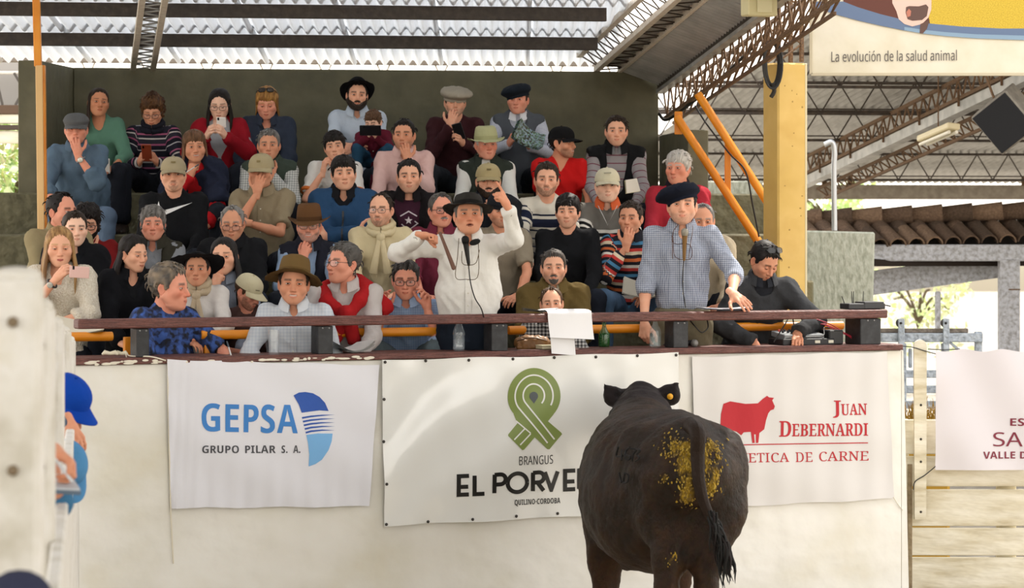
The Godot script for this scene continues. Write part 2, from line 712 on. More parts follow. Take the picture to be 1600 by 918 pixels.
# d: the person's description; returns the deformed points in the head's own axes
func head_points(d: Dictionary) -> PackedVector3Array:
	var src: PackedVector3Array = face_pts[d.get("mouth", 0)]
	var out := PackedVector3Array()
	out.resize(src.size())
	var fat: float = d.get("fat", 0.0)
	var jaw: float = d.get("jaw", 0.0)
	var nose: float = d.get("nose", 0.0)
	var len_: float = d.get("long", 1.0)
	for k in src.size():
		var q := src[k]
		var low := smoothstep(0.02, -0.07, q.y)
		q.x *= 1.0 + 0.10 * fat * low * smoothstep(0.09, 0.02, q.z) + jaw * 0.10 * smoothstep(-0.03, -0.09, q.y)
		if q.y < -0.085:
			q.y -= 0.008 * fat * smoothstep(0.07, 0.03, q.z)
		if absf(q.x) < 0.02 and q.z > 0.085 and q.y < 0.008 and q.y > -0.05:
			q.z += nose * 0.010 * smoothstep(0.085, 0.105, q.z)
		q.y *= len_ * 0.97
		q.x *= 1.05
		out[k] = q
	return out

func head(d: Dictionary, body: G) -> PackedVector3Array:
	var pts := head_points(d)
	var g := G.new()
	var skin: Color = d.skin
	var female: bool = d.get("female", false)
	var red := Color(skin.r * 0.92, skin.g * 0.60, skin.b * 0.52)
	var lip: Color = d.get("lip", Color(skin.r * 0.72, skin.g * 0.42, skin.b * 0.40))
	var hc: Color = d.get("hairc", Color(0.02, 0.015, 0.012))
	var brow: Color = d.get("browc", mixc(hc, skin, 0.15))
	var stub: float = d.get("stubble", 0.0)
	var mo: int = d.get("mouth", 0)
	var src: PackedVector3Array = face_pts[mo]
	var aged: float = d.get("red", 0.35)
	var thin: bool = d.has("beard") and d.get("beardt", 0.006) < 0.0045
	for k in src.size():
		var q := src[k]
		var col := skin
		var ax := absf(q.x)
		if q.z > 0.02:
			var nz := fine.get_noise_3d(q.x * 900, q.y * 900, q.z * 900)
			var ck := exp(-((ax - 0.042) ** 2 + (q.y + 0.028) ** 2) / 0.0006) * 0.8 + exp(-(q.x ** 2 + (q.y + 0.034) ** 2) / 0.00022)
			col = mixc(col, red, ck * aged + nz * 0.04)
			if thin:
				col = mixc(col, d.get("beardc", hc), beard_mask(q, d.beard) * (0.48 + nz * 0.4))
			if stub > 0.0:
				var b := smoothstep(-0.038, -0.062, q.y + ax * 0.15 - 0.010 * smoothstep(0.03, 0.06, ax)) * (1.0 - exp(-(q.x ** 2 / 0.0007 + (q.y + 0.067) ** 2 / 0.00008)))
				col = mixc(col, mixc(hc, Color(0.12, 0.1, 0.09), 0.4), b * stub * (0.75 + nz * 0.4))
			var lw := 0.026 if mo == 1 else 0.022
			var ly := -0.0675 + (7.0 * q.x * q.x if mo == 1 else 0.0)
			var lh := 0.0085 if mo == 0 else 0.0125
			var lm := 1.0 - smoothstep(0.7, 1.05, Vector2(q.x / lw, (q.y - ly) / lh).length())
			if q.z > 0.06:
				col = mixc(col, lip, lm * (0.95 if female else 0.75))
				if mo == 1 and ax < 0.017 and absf(q.y + 0.0660 - 9.0 * q.x * q.x) < 0.0042:
					col = Color(0.62, 0.58, 0.52)
				if mo == 2 and Vector2(q.x / 0.017, (q.y + 0.0695) / 0.0075).length() < 1.0:
					col = Color(0.06, 0.015, 0.012)
				elif mo == 0 and ax < 0.021 and absf(q.y + 0.0660) < 0.0014:
					col = mixc(lip, Color(0.1, 0.03, 0.02), 0.6)
			# brows
			var by := 0.0235 + (0.004 if female else 0.0) - 2.2 * (ax - 0.030) ** 2 * 3.0
			var bm := (1.0 - smoothstep(0.0036, 0.0072 if not female else 0.0052, absf(q.y - by))) * smoothstep(0.009, 0.015, ax) * (1.0 - smoothstep(0.046, 0.054, ax))
			col = mixc(col, brow, bm * d.get("brows", 0.9))
		g.p(pts[k], Vector2.ZERO, col)
	g_rows(g, 0, NV, NU)
	var lid: float = d.get("lid", 0.0)   # 0 open, 1 looking down
	for s in [-1.0, 1.0]:
		var ec := Vector3(0.0315 * s, 0.001, 0.0700)
		# eyeball, rings about the way it looks
		var gz: Vector2 = d.get("gaze", Vector2.ZERO)
		var look := Basis.from_euler(Vector3(-gz.y + lid * 0.45, gz.x, 0))
		var st := g.v.size()
		var ring := [0.0, 0.18, 0.20, 0.50, 0.54, 0.8, 1.3, 1.9]
		for k in ring.size():
			var a: float = ring[k]
			var col := Color(0.012, 0.01, 0.01) if k < 2 else (d.get("iris", Color(0.05, 0.025, 0.012)) if k < 4 else Color(0.72, 0.68, 0.64))
			for j in 13:
				var t := TAU * j / 12
				g.p(ec + look * (Vector3(sin(a) * cos(t), sin(a) * sin(t), cos(a)) * 0.0125), Vector2.ZERO, col)
		for k in ring.size() - 1:
			for j in 12:
				var a := st + k * 13 + j
				g.quad(a, a + 1, a + 14, a + 13)
		# lids
		for e in 2:
			st = g.v.size()
			var open_: float = d.get("eye", 0.62)
			for k in 6:
				for j in 13:
					var az := lerpf(-1.25, 1.25, j / 12.0)
					var edge: float
					if e == 0:
						edge = lerpf(0.42 * open_, -0.22, lid) * cos(az * 1.1)
					else:
						edge = lerpf(-0.38 * open_, -0.45, lid) * cos(az * 1.1)
					var el := lerpf(edge, 1.5 if e == 0 else -1.5, k / 5.0)
					var r := 0.0136 + (0.0006 if k == 0 else 0.0)
					var col := mixc(skin, Color(skin.r * 0.7, skin.g * 0.5, skin.b * 0.45), 0.35)
					if k == 0:
						col = mixc(Color(0.03, 0.02, 0.015), skin, 0.1 if e == 0 else 0.65)
					g.p(ec + Vector3(sin(az) * cos(el), sin(el), cos(az) * cos(el)) * r, Vector2.ZERO, col)
			for k in 5:
				for j in 12:
					var a := st + k * 13 + j
					if e == 0:
						g.quad(a, a + 13, a + 14, a + 1)
					else:
						g.quad(a, a + 1, a + 14, a + 13)
		# ears
		var eg := G.new()
		eg.add(ear_g)
		eg.paint(mixc(skin, red, 0.35))
		g.add(eg, Transform3D(Basis.from_euler(Vector3(0.12, -0.45, 0.0)), Vector3(0.078, -0.010, -0.012)) if s > 0 else Transform3D(Basis.from_scale(Vector3(-1, 1, 1)) * Basis.from_euler(Vector3(0.12, -0.45, 0.0)), Vector3(-0.078, -0.010, -0.012)))
	body.add(g, d.hx)
	return pts

# hair as a shell over the same grid. style, thickness, colour
func hair_shell(d: Dictionary, pts: PackedVector3Array, g: G) -> void:
	var style: String = d.get("hair", "short")
	var th: float = d.get("hairt", 0.012)
	var hc: Color = d.hairc
	var curl: float = d.get("curl", 0.0)
	var rng := RandomNumberGenerator.new()
	rng.seed = hash(d.label)
	var off := rng.randf() * 100.0
	var src: PackedVector3Array = face_pts[0]
	var keep := PackedFloat32Array()
	keep.resize(pts.size())
	var hatted: bool = d.has("hat")
	var st := g.v.size()
	for k in pts.size():
		var q := src[k]
		var dir := face_dirs[k]
		var ph := atan2(q.x, q.z + 0.012)
		var line := hairline(ph, style)
		line += fine.get_noise_2d(ph * 90.0 + off * 9.0, 3.0) * 0.014
		var m := smoothstep(line - 0.003, line + lerpf(0.008, 0.024, smoothstep(0.8, 0.4, absf(ph))), q.y)
		if style == "bald":
			m = minf(m, 1.0 - smoothstep(0.055, 0.075, q.y) * (1.0 - smoothstep(2.4, 3.0, absf(ph))))
		keep[k] = m
		# combed ridges that run back over the head, or blobs for curls
		var nz := 0.0
		if curl > 0.0:
			nz = fine.get_noise_3d(q.x * 420 + off, q.y * 420, q.z * 420) * curl
		else:
			var side := q.x * 700 + fine.get_noise_3d(q.x * 60, q.y * 60, q.z * 60 + off) * 60.0
			nz = fine.get_noise_2d(side, (q.y - q.z) * 110 + off) * th * 0.35
		var up := smoothstep(0.03, 0.10, q.y)
		var t: float = th * lerpf(0.55, 1.0, up) + (d.get("quiff", 0.0) * smoothstep(0.0, 0.08, q.z) * up)
		if hatted:
			t = minf(t, lerpf(th, 0.004, smoothstep(0.03, 0.05, q.y)))
			nz *= 1.0 - up
		var a: float = pts[k].length()
		var shade := 1.0 + fine.get_noise_2d(q.x * 1500 + off, (q.y + q.z) * 150) * 0.5
		var c2: Color = d.get("hairc2", hc)
		var col := mixc(hc, c2, 0.5 + fine.get_noise_3d(q.x * 500 + off, q.y * 160, q.z * 160) * 1.4)
		g.p(pts[k] + dir * (t * m + nz * m - 0.004 * (1.0 - m)), Vector2.ZERO, Color(col.r * shade, col.g * shade, col.b * shade))
	for k in NV:
		for j in NU:
			var a := k * (NU + 1) + j
			if maxf(maxf(keep[a], keep[a + 1]), maxf(keep[a + NU + 1], keep[a + NU + 2])) > 0.02:
				g.quad(st + a, st + a + NU + 1, st + a + NU + 2, st + a + 1)

func beard_mask(q: Vector3, kind: String) -> float:
	if q.z < -0.02:
		return 0.0
	var ax := absf(q.x)
	var mouth := Vector2(q.x / 0.023, (q.y + 0.068) / 0.0095).length()
	var must := (1.0 - smoothstep(0.75, 1.05, Vector2(q.x / 0.028, (q.y + 0.0525 + 6.0 * q.x * q.x) / 0.0075).length())) * (1.0 if q.z > 0.07 else 0.0)
	var goat := (1.0 - smoothstep(0.7, 1.05, Vector2(q.x / 0.026, (q.y + 0.093) / 0.022).length())) * (1.0 if q.z > 0.03 else 0.0)
	match kind:
		"full":
			return maxf(smoothstep(-0.046, -0.060, q.y + 0.012 - 0.022 * smoothstep(0.02, 0.065, ax) - 0.05 * smoothstep(0.058, 0.075, ax)) * smoothstep(0.9, 1.15, mouth), must)
		"goatee":
			return maxf(maxf(goat * 0.75, must * 0.9), (1.0 - smoothstep(0.8, 1.05, Vector2(q.x / 0.034, (q.y + 0.078) / 0.034).length())) * smoothstep(1.1, 1.6, mouth) * (0.7 if q.z > 0.04 else 0.0))
		"moustache":
			return must
	return goat

# short pointed tufts that break up the outline of short hair
func tufts(d: Dictionary, pts: PackedVector3Array, g: G) -> void:
	var rng := RandomNumberGenerator.new()
	rng.seed = hash(d.label) + 5
	var style: String = d.get("hair", "short")
	var th: float = d.get("hairt", 0.012)
	var hc: Color = d.hairc
	var c2: Color = d.get("hairc2", hc)
	var part := rng.randf_range(-0.5, 0.5)
	for n in 150:
		var k := rng.randi() % pts.size()
		var q: Vector3 = face_pts[0][k]
		var ph := atan2(q.x, q.z + 0.012)
		if q.y < hairline(ph, style) + 0.012 or (q.y < 0.03 and absf(ph) < 1.9):
			continue
		if d.has("hat") and q.y > 0.02:
			continue
		if style == "bald" and q.y > 0.05:
			continue
		var out_ := face_dirs[k]
		# combed to one side in front, down at the back and sides
		var comb := Vector3(part * 1.2, -0.25, 0.9 if q.z > 0.0 else -0.3)
		if q.y < 0.06:
			comb = Vector3(0, -1, -0.15)
		comb = (comb + Vector3(rng.randf_range(-0.5, 0.5), rng.randf_range(-0.3, 0.3), rng.randf_range(-0.5, 0.5)))
		comb = (comb - out_ * comb.dot(out_)).normalized()
		var a := pts[k] + out_ * th * 0.75
		var l := rng.randf_range(0.016, 0.030) * (1.0 + th * 18.0)
		var col := mixc(hc, c2, rng.randf()) * rng.randf_range(0.7, 1.45)
		g.tube([a, a + comb * l * 0.4 + out_ * 0.006, a + comb * l * 0.75 + out_ * 0.006, a + comb * l + out_ * 0.001], [0.007, 0.0065, 0.004, 0.0008], 5, 0.6, col, false, out_)

# beard or moustache, a shell on the lower face
func beard_shell(d: Dictionary, pts: PackedVector3Array, g: G) -> void:
	var col0: Color = d.get("beardc", d.hairc)
	var src: PackedVector3Array = face_pts[0]
	var keep := PackedFloat32Array()
	keep.resize(pts.size())
	for k in pts.size():
		var q := src[k]
		var m := beard_mask(q, d.beard)
		keep[k] = m
		var nz := fine.get_noise_3d(q.x * 1400, q.y * 500, q.z * 500)
		var t: float = d.get("beardt", 0.006) * m * (0.8 + 0.5 * nz) - 0.003 * (1.0 - m)
		var s := 1.0 + nz * 0.5
		g.p(pts[k] + face_dirs[k] * t, Vector2.ZERO, Color(col0.r * s, col0.g * s, col0.b * s))
	for k in NV:
		for j in NU:
			var a := k * (NU + 1) + j
			if maxf(maxf(keep[a], keep[a + 1]), maxf(keep[a + NU + 1], keep[a + NU + 2])) > 0.3:
				g.quad(a, a + NU + 1, a + NU + 2, a + 1)

# locks of long hair that fall from the head: from, to angles round the head, length, seen in the head's axes
func locks(d: Dictionary, g: G, a0: float, a1: float, count: int, drop: float, fwd: float, r := 0.017, out_ := 0.02) -> void:
	var rng := RandomNumberGenerator.new()
	rng.seed = hash(d.label) + int(a0 * 100)
	var hc: Color = d.hairc
	var c2: Color = d.get("hairc2", hc)
	for k in count:
		var ph := lerpf(a0, a1, (k + 0.5) / count) + rng.randf_range(-0.04, 0.04)
		var sx := sin(ph)
		var cz := cos(ph)
		var path := []
		var rad := []
		var lg := drop * rng.randf_range(0.88, 1.06)
		for e in 9:
			var t := e / 8.0
			var y := lerpf(0.075, -lg, t)
			var w := 0.078 if y > 0.0 else 0.078 + out_ * smoothstep(0.0, -0.12, y)
			var shrink := sqrt(maxf(0.0, 1.0 - pow(maxf(y, 0.0) / 0.125, 2.0)))
			path.append(Vector3(sx * w * shrink + sin(t * 5.0 + k) * 0.004, y, (cz * (w + 0.016) - 0.014) * shrink + fwd * smoothstep(0.0, -0.2, y)))
			rad.append(r * lerpf(0.75, 1.0, sin(t * PI)) * (1.0 - 0.65 * t * t * t))
		var tone := rng.randf()
		var col := mixc(hc, c2, tone)
		var s := rng.randf_range(0.75, 1.2)
		g.tube(path, rad, 6, 0.75, Color(col.r * s, col.g * s, col.b * s))

# ---------------------------------------------------------------- hats, in the head's own axes
const HX := 0.088
const HZR := 0.107

func hat(d: Dictionary, root: Node3D) -> void:
	var h: Array = d.hat     # kind, colour, tilt forward, tilt to the side, size
	var kind: String = h[0]
	var tilt := Basis.from_euler(Vector3(h[2] if h.size() > 2 else 0.0, 0, h[3] if h.size() > 3 else 0.0))
	var sz: float = h[4] if h.size() > 4 else 1.0
	var x: Transform3D = d.hx * Transform3D(tilt, Vector3(0, 0.032 if kind == "cap" else (0.030 if kind == "beret" else 0.040), -0.012))
	var g := G.new()
	var m := cloth_mat(h[1])
	match kind:
		"beret":
			var pr := [Vector2(0.99, -0.006), Vector2(1.02, 0.006), Vector2(1.12, 0.014), Vector2(1.26 * sz, 0.024), Vector2(1.36 * sz, 0.038), Vector2(1.38 * sz, 0.052), Vector2(1.28 * sz, 0.068), Vector2(1.02 * sz, 0.082), Vector2(0.66 * sz, 0.091), Vector2(0.3 * sz, 0.095), Vector2(0.001, 0.096)]
			g.lathe(pr, 36, Transform3D.IDENTITY, Color.WHITE, HX, HZR)
			var lean: Vector2 = d.get("flop", Vector2(0.02, -0.02))
			for k in g.v.size():
				var q := g.v[k]
				var t := smoothstep(0.02, 0.06, q.y)
				var rr := Vector2(q.x / HX, q.z / HZR).length()
				q += Vector3(lean.x * t, 0, lean.y * t)
				q.y += fine.get_noise_2d(q.x * 260, q.z * 260 + 9.0) * 0.012 * t - 0.5 * maxf(0.0, rr - 1.0) * (q.x * lean.x + q.z * lean.y) * 14.0 * t
				g.v[k] = q
			var b := obj("beret", rebuilt(g, x), m, root)
			var band := G.new()
			band.lathe([Vector2(1.0, -0.014), Vector2(1.02, -0.012), Vector2(1.025, 0.0), Vector2(1.01, 0.006)], 36, x, Color.WHITE, HX, HZR)
			obj("band", band, m, b)
		"wide":
			var c: float = h[5] if h.size() > 5 else 0.115
			var crown := [Vector2(1.0, 0.0), Vector2(1.0, 0.02), Vector2(0.97, c * 0.45), Vector2(0.90, c * 0.78), Vector2(0.82, c * 0.93), Vector2(0.62, c), Vector2(0.3, c * 0.97), Vector2(0.001, c * 0.95)]
			g.lathe(crown, 40, Transform3D.IDENTITY, Color.WHITE, HX, HZR)
			for k in g.v.size():
				var q := g.v[k]
				var t := smoothstep(c * 0.55, c, q.y)
				q.y -= 0.030 * t * exp(-pow(q.x / 0.022, 2.0)) * smoothstep(0.08, 0.0, absf(q.z)) 
				var pinch := t * exp(-pow((absf(q.x) - 0.055) / 0.03, 2.0)) * smoothstep(0.0, 0.05, q.z)
				q.x *= 1.0 - 0.22 * pinch
				q.z *= 1.0 - 0.10 * t
				g.v[k] = q
			var curl: float = d.get("brim", 0.03)
			var st := g.v.size()
			var w: float = 0.072 * sz
			for e in 2:
				for k in 9:
					var t := k / 8.0
					for j in 41:
						var a := TAU * j / 40
						var grow: float = 1.0 + d.get("brimz", 0.0) * cos(a)
						var r := Vector2(sin(a) * (HX + w * t * grow), cos(a) * (HZR + w * t * grow))
						var y := curl * t * t * (0.25 - cos(2.0 * a)) - 0.012 * t * absf(cos(a)) + fine.get_noise_2d(r.x * 150, r.y * 150 + sz * 50.0) * 0.010 * t
						g.p(Vector3(r.x, y + (0.0022 if e == 0 else -0.0022) * (1.0 if k < 8 else 0.0), r.y))
				for k in 8:
					for j in 40:
						var a := st + e * 9 * 41 + k * 41 + j
						if e == 0:
							g.quad(a, a + 1, a + 42, a + 41)
						else:
							g.quad(a, a + 41, a + 42, a + 1)
			var b := obj("hat", rebuilt(g, x), m, root)
			var band := G.new()
			band.lathe([Vector2(1.012, 0.002), Vector2(1.022, 0.006), Vector2(1.012, 0.026), Vector2(1.0, 0.030)], 40, x, Color.WHITE, HX, HZR)
			obj("hat_band", band, cloth_mat(d.get("bandc", Color(h[1].r * 0.5, h[1].g * 0.5, h[1].b * 0.5))), b)
		"cap", "flat":
			var flat := kind == "flat"
			var pr := []
			for k in 11:
				var t := k / 10.0 * PI / 2
				pr.append(Vector2(pow(cos(t), 0.75 if not flat else 0.6), sin(t) * (0.094 if not flat else 0.084)))
			g.lathe(pr, 36, Transform3D.IDENTITY, Color.WHITE, HX * 1.01, HZR * 1.0)
			for k in g.v.size():
				var q := g.v[k]
				if flat:
					var t := smoothstep(0.0, 0.06, q.y)
					q.z += 0.020 * t * (1.0 if q.z > -0.05 else 0.2)
					q.x *= 1.0 + 0.14 * smoothstep(0.0, 0.03, q.y)
					q.y -= 0.22 * maxf(q.z, 0.0) * t
				else:
					q.z += 0.006 * smoothstep(0.0, 0.06, q.y) * smoothstep(-0.02, 0.08, q.z)
					# seams between the six panels
					var a := atan2(q.x, q.z)
					q *= 1.0 - 0.012 * exp(-pow(wrapf(a, -PI / 6, PI / 6) / 0.05, 2.0)) * smoothstep(0.0, 0.02, q.y)
				g.v[k] = q
			var b := obj("cap", rebuilt(g, x), m, root)
			var vg := G.new()
			var rows := 7
			for e in 2:
				var st := vg.v.size()
				for k in rows:
					var t := k / float(rows - 1)
					for j in 19:
						var a := lerpf(-1.15, 1.15, j / 18.0)
						var lip := (0.074 if not flat else 0.045) * pow(maxf(cos(a * 1.3), 0.0), 0.55)
						var q := Vector3(sin(a) * HX * (1.0 + 0.05 * t), 0.002 + (0.0016 if e == 0 else -0.0016), cos(a) * HZR + lip * t)
						q.y -= (0.018 if not flat else 0.012) * pow(q.x / HX, 2.0) * (0.4 + 0.6 * t) + (0.016 if not flat else 0.022) * t
						vg.p(q)
				for k in rows - 1:
					for j in 18:
						var a := st + k * 19 + j
						if e == 0:
							vg.quad(a, a + 1, a + 20, a + 19)
						else:
							vg.quad(a, a + 19, a + 20, a + 1)
			obj("visor", rebuilt(vg, x), cloth_mat(d.get("visorc", h[1])), b)
			if not flat:
				var bt := G.new()
				bt.ball(x * Vector3(0, 0.095, 0), Vector3(0.008, 0.004, 0.008), 8, 5)
				obj("button", bt, m, b)
				if d.has("capmark"):
					var mk := G.new()
					for r in d.capmark:
						mk.box(x * Vector3(r[0], r[1], r[2]), Vector3(r[3], r[4], 0.003), 0.0005, x.basis.orthonormalized() * Basis(Vector3.UP, atan2(r[0], r[2]) * 0.9) * Basis(Vector3.RIGHT, -0.45))
					obj("badge", mk, cloth_mat(d.markc), b)
	if d.has("shades"):
		pass

# the same shape moved by x, with fresh normals
func rebuilt(g: G, x: Transform3D) -> G:
	for k in g.v.size():
		g.v[k] = x * g.v[k]
	g.n = PackedVector3Array()
	return g

func glasses(d: Dictionary, root: Node3D) -> void:
	var x: Transform3D = d.hx
	if d.has("glassat"):
		x = x * (d.glassat as Transform3D)
	var g := G.new()
	var w: float = d.get("glassw", 0.0014)
	var lens := G.new()
	for s in [-1.0, 1.0]:
		var path := []
		var c := Vector3(0.0325 * s, -0.003, 0.0985)
		var st := lens.v.size()
		lens.p(c)
		for k in 21:
			var t := TAU * k / 20
			var q := Vector3(signf(cos(t)) * pow(absf(cos(t)), 0.7) * 0.026, signf(sin(t)) * pow(absf(sin(t)), 0.7) * 0.018, 0)
			q.z -= absf(q.x * s + 0.0325) * 0.22 - 0.007
			path.append(x * (c + q))
			lens.p(c + q)
			if k:
				lens.tri(st, st + k + 1, st + k)
		g.tube(path, [w], 5, 1.0, Color.WHITE, false)
		g.tube([x * Vector3(0.058 * s, 0.004, 0.091), x * Vector3(0.077 * s, 0.004, 0.06), x * Vector3(0.080 * s, 0.006, 0.0), x * Vector3(0.078 * s, -0.010, -0.025)], [w], 5)
	g.tube([x * Vector3(-0.008, 0.002, 0.105), x * Vector3(0, 0.005, 0.107), x * Vector3(0.008, 0.002, 0.105)], [w], 5)
	var o := obj("glasses", g, mat(d.get("glassc", Color(0.05, 0.05, 0.05)), 0.35, 0.2), root)
	var lm := mats.get("lens" + str(d.get("dark", false)))
	if lm == null:
		lm = StandardMaterial3D.new()
		lm.transparency = BaseMaterial3D.TRANSPARENCY_ALPHA
		lm.albedo_color = Color(0.02, 0.02, 0.02, 0.85) if d.get("dark", false) else Color(0.9, 0.95, 1.0, 0.05)
		lm.roughness = 0.05
		mats["lens" + str(d.get("dark", false))] = lm
	obj("lens", rebuilt(lens, x), lm, o)

# ---------------------------------------------------------------- hands
func make_hand(curl: Array, thumb: Array) -> G:
	var f := Field.new(Vector3(-0.075, -0.045, -0.06), Vector3(0.095, 0.215, 0.12), 0.0052)
	f.cap(Vector3(0, -0.03, 0), Vector3(0, 0.02, 0), 0.0215, 0.021, 0.02, Vector3.RIGHT, 0.80)
	f.cap(Vector3(0.012, 0.02, 0), Vector3(0.026, 0.085, 0), 0.0165, 0.0125, 0.014)
	f.cap(Vector3(-0.010, 0.02, 0), Vector3(-0.027, 0.078, 0), 0.0165, 0.0115, 0.014)
	f.cap(Vector3(0, 0.03, 0), Vector3(0, 0.084, -0.002), 0.0165, 0.012, 0.014)
	f.cap(Vector3(0.018, 0.015, 0.008), Vector3(0.030, 0.050, 0.012), 0.016, 0.013, 0.014)
	var at := [Vector3(0.029, 0.088, 0), Vector3(0.0095, 0.093, -0.002), Vector3(-0.0105, 0.090, -0.001), Vector3(-0.029, 0.080, 0)]
	var ln := [0.074, 0.083, 0.077, 0.060]
	for k in 4:
		var q: Vector3 = at[k]
		var c: Array = curl[k] if curl[0] is Array else curl
		var a := 0.0
		var fan: float = (1.5 - k) * (c[3] if c.size() > 3 else 0.05)
		var r := 0.0090 if k < 3 else 0.0080
		for j in 3:
			a += deg_to_rad(c[j])
			var l: float = ln[k] * [0.46, 0.29, 0.25][j]
			var e := q + Basis(Vector3.BACK, -fan) * Vector3(0, cos(a), sin(a)) * l
			f.cap(q, e, r, r - 0.0006, 0.005)
			r -= 0.0006
			q = e
	var q := Vector3(0.030, 0.030, 0.010)
	var r := 0.0125
	for j in 3:
		var e: Vector3 = q + (thumb[j] as Vector3).normalized() * [0.042, 0.033, 0.026][j]
		f.cap(q, e, r, r - 0.0013, 0.007)
		r -= 0.0013
		q = e
	return f.net()

func make_hands() -> void:
	var out3 := [Vector3(0.75, 0.6, 0.3), Vector3(0.45, 0.85, 0.35), Vector3(0.2, 0.9, 0.3)]
	var over := [Vector3(0.3, 0.7, 0.65), Vector3(-0.35, 0.75, 0.55), Vector3(-0.75, 0.55, 0.3)]
	hands["relax"] = make_hand([24, 32, 22], out3)
	hands["flat"] = make_hand([8, 10, 6, 0.09], [Vector3(0.85, 0.6, 0.15), Vector3(0.6, 0.8, 0.1), Vector3(0.4, 0.9, 0.1)])
	hands["fist"] = make_hand([78, 95, 55, 0.0], over)
	hands["grip"] = make_hand([48, 58, 40], [Vector3(0.55, 0.55, 0.65), Vector3(0.1, 0.7, 0.7), Vector3(-0.1, 0.8, 0.6)])
	hands["point"] = make_hand([[4, 6, 4], [80, 95, 55], [82, 95, 55], [84, 95, 55]], over)
	hands["loose"] = make_hand([[30, 35, 20], [45, 50, 30], [60, 60, 35], [70, 60, 40]], [Vector3(0.5, 0.7, 0.5), Vector3(0.15, 0.85, 0.5), Vector3(0, 0.9, 0.4)])

func add_hand(body: G, pose: String, right: bool, wrist: Vector3, fingers: Vector3, palm: Vector3, s: float, skin: Color) -> void:
	var y := fingers.normalized()
	var z := (palm - y * palm.dot(y)).normalized()
	var x := y.cross(z)
	var h := G.new()
	h.add(hands[pose], Transform3D.IDENTITY, not right)
	var red := Color(skin.r * 0.95, skin.g * 0.74, skin.b * 0.68)
	for k in h.v.size():
		var q := h.v[k]
		h.c[k] = mixc(skin, red, 0.3 + fine.get_noise_3d(q.x * 300, q.y * 300, q.z * 300) * 0.5 + smoothstep(0.13, 0.18, q.y) * 0.5)
	body.add(h, Transform3D(Basis(x, y, z) * Basis.from_scale(Vector3.ONE * s), wrist))
# ---------------------------------------------------------------- cloth
var weave: NoiseTexture2D
var crease: NoiseTexture2D

func cloth_mat(col: Variant) -> StandardMaterial3D:
	if col is StandardMaterial3D:
		return col
	var key := ["cloth", col]
	if not mats.has(key):
		var m := StandardMaterial3D.new()
		m.albedo_color = col
		m.roughness = 0.92
		m.metallic_specular = 0.25
		m.normal_enabled = true
		m.normal_texture = crease
		m.normal_scale = 0.5
		m.uv1_triplanar = true
		m.uv1_scale = Vector3.ONE * 4.0
		mats[key] = m
	return mats[key]

func leather_mat(col: Color, rough := 0.45) -> StandardMaterial3D:
	var key := ["leather", col, rough]
	if not mats.has(key):
		var m: StandardMaterial3D = cloth_mat(col).duplicate()
		m.roughness = rough
		m.metallic_specular = 0.5
		mats[key] = m
	return mats[key]

# stripes across the body: rows of [width in metres, colour]; sleeves run on from the shoulder
func stripe_mat(rows: Array) -> StandardMaterial3D:
	var total := 0.0
	for r in rows:
		total += r[0]
	var im := Image.create(8, 256, false, Image.FORMAT_RGB8)
	var y := 0.0
	for r in rows:
		var h: float = r[0] / total * 256.0
		im.fill_rect(Rect2i(0, int(round(y)), 8, int(round(y + h)) - int(round(y))), hexc(r[1]))
		y += h
	var m := StandardMaterial3D.new()
	m.albedo_texture = ImageTexture.create_from_image(im)
	m.roughness = 0.95
	m.metallic_specular = 0.2
	m.uv1_scale = Vector3(1, 1.0 / total, 1)
	return m

# woven checks: ground colour, line colour, pitch in metres
func check_mat(a: String, b: String, pitch: float, share := 0.5) -> StandardMaterial3D:
	var im := Image.create(32, 32, false, Image.FORMAT_RGB8)
	var ca := hexc(a)
	var cb := hexc(b)
	for y in 32:
		for x in 32:
			var k := (1 if x < 32 * share else 0) + (1 if y < 32 * share else 0)
			im.set_pixel(x, y, ca.lerp(cb, k / 2.0))
	var m := StandardMaterial3D.new()
	m.albedo_texture = ImageTexture.create_from_image(im)
	m.roughness = 0.92
	m.metallic_specular = 0.2
	m.uv1_triplanar = true
	m.uv1_scale = Vector3.ONE / pitch
	return m

# ---------------------------------------------------------------- people
var skin_m: StandardMaterial3D
var hair_m: StandardMaterial3D
var person_no := 0

func bend(a: Vector3, c: Vector3, l1: float, l2: float, pole: Vector3) -> Vector3:
	var d := c - a
	var l := clampf(d.length(), 0.08, (l1 + l2) * 0.995)
	var u := d.normalized()
	var x := (l1 * l1 - l2 * l2 + l * l) / (2.0 * l)
	var y := sqrt(maxf(l1 * l1 - x * x, 0.0))
	var w := (pole - u * pole.dot(u)).normalized()
	return a + u * x + w * y

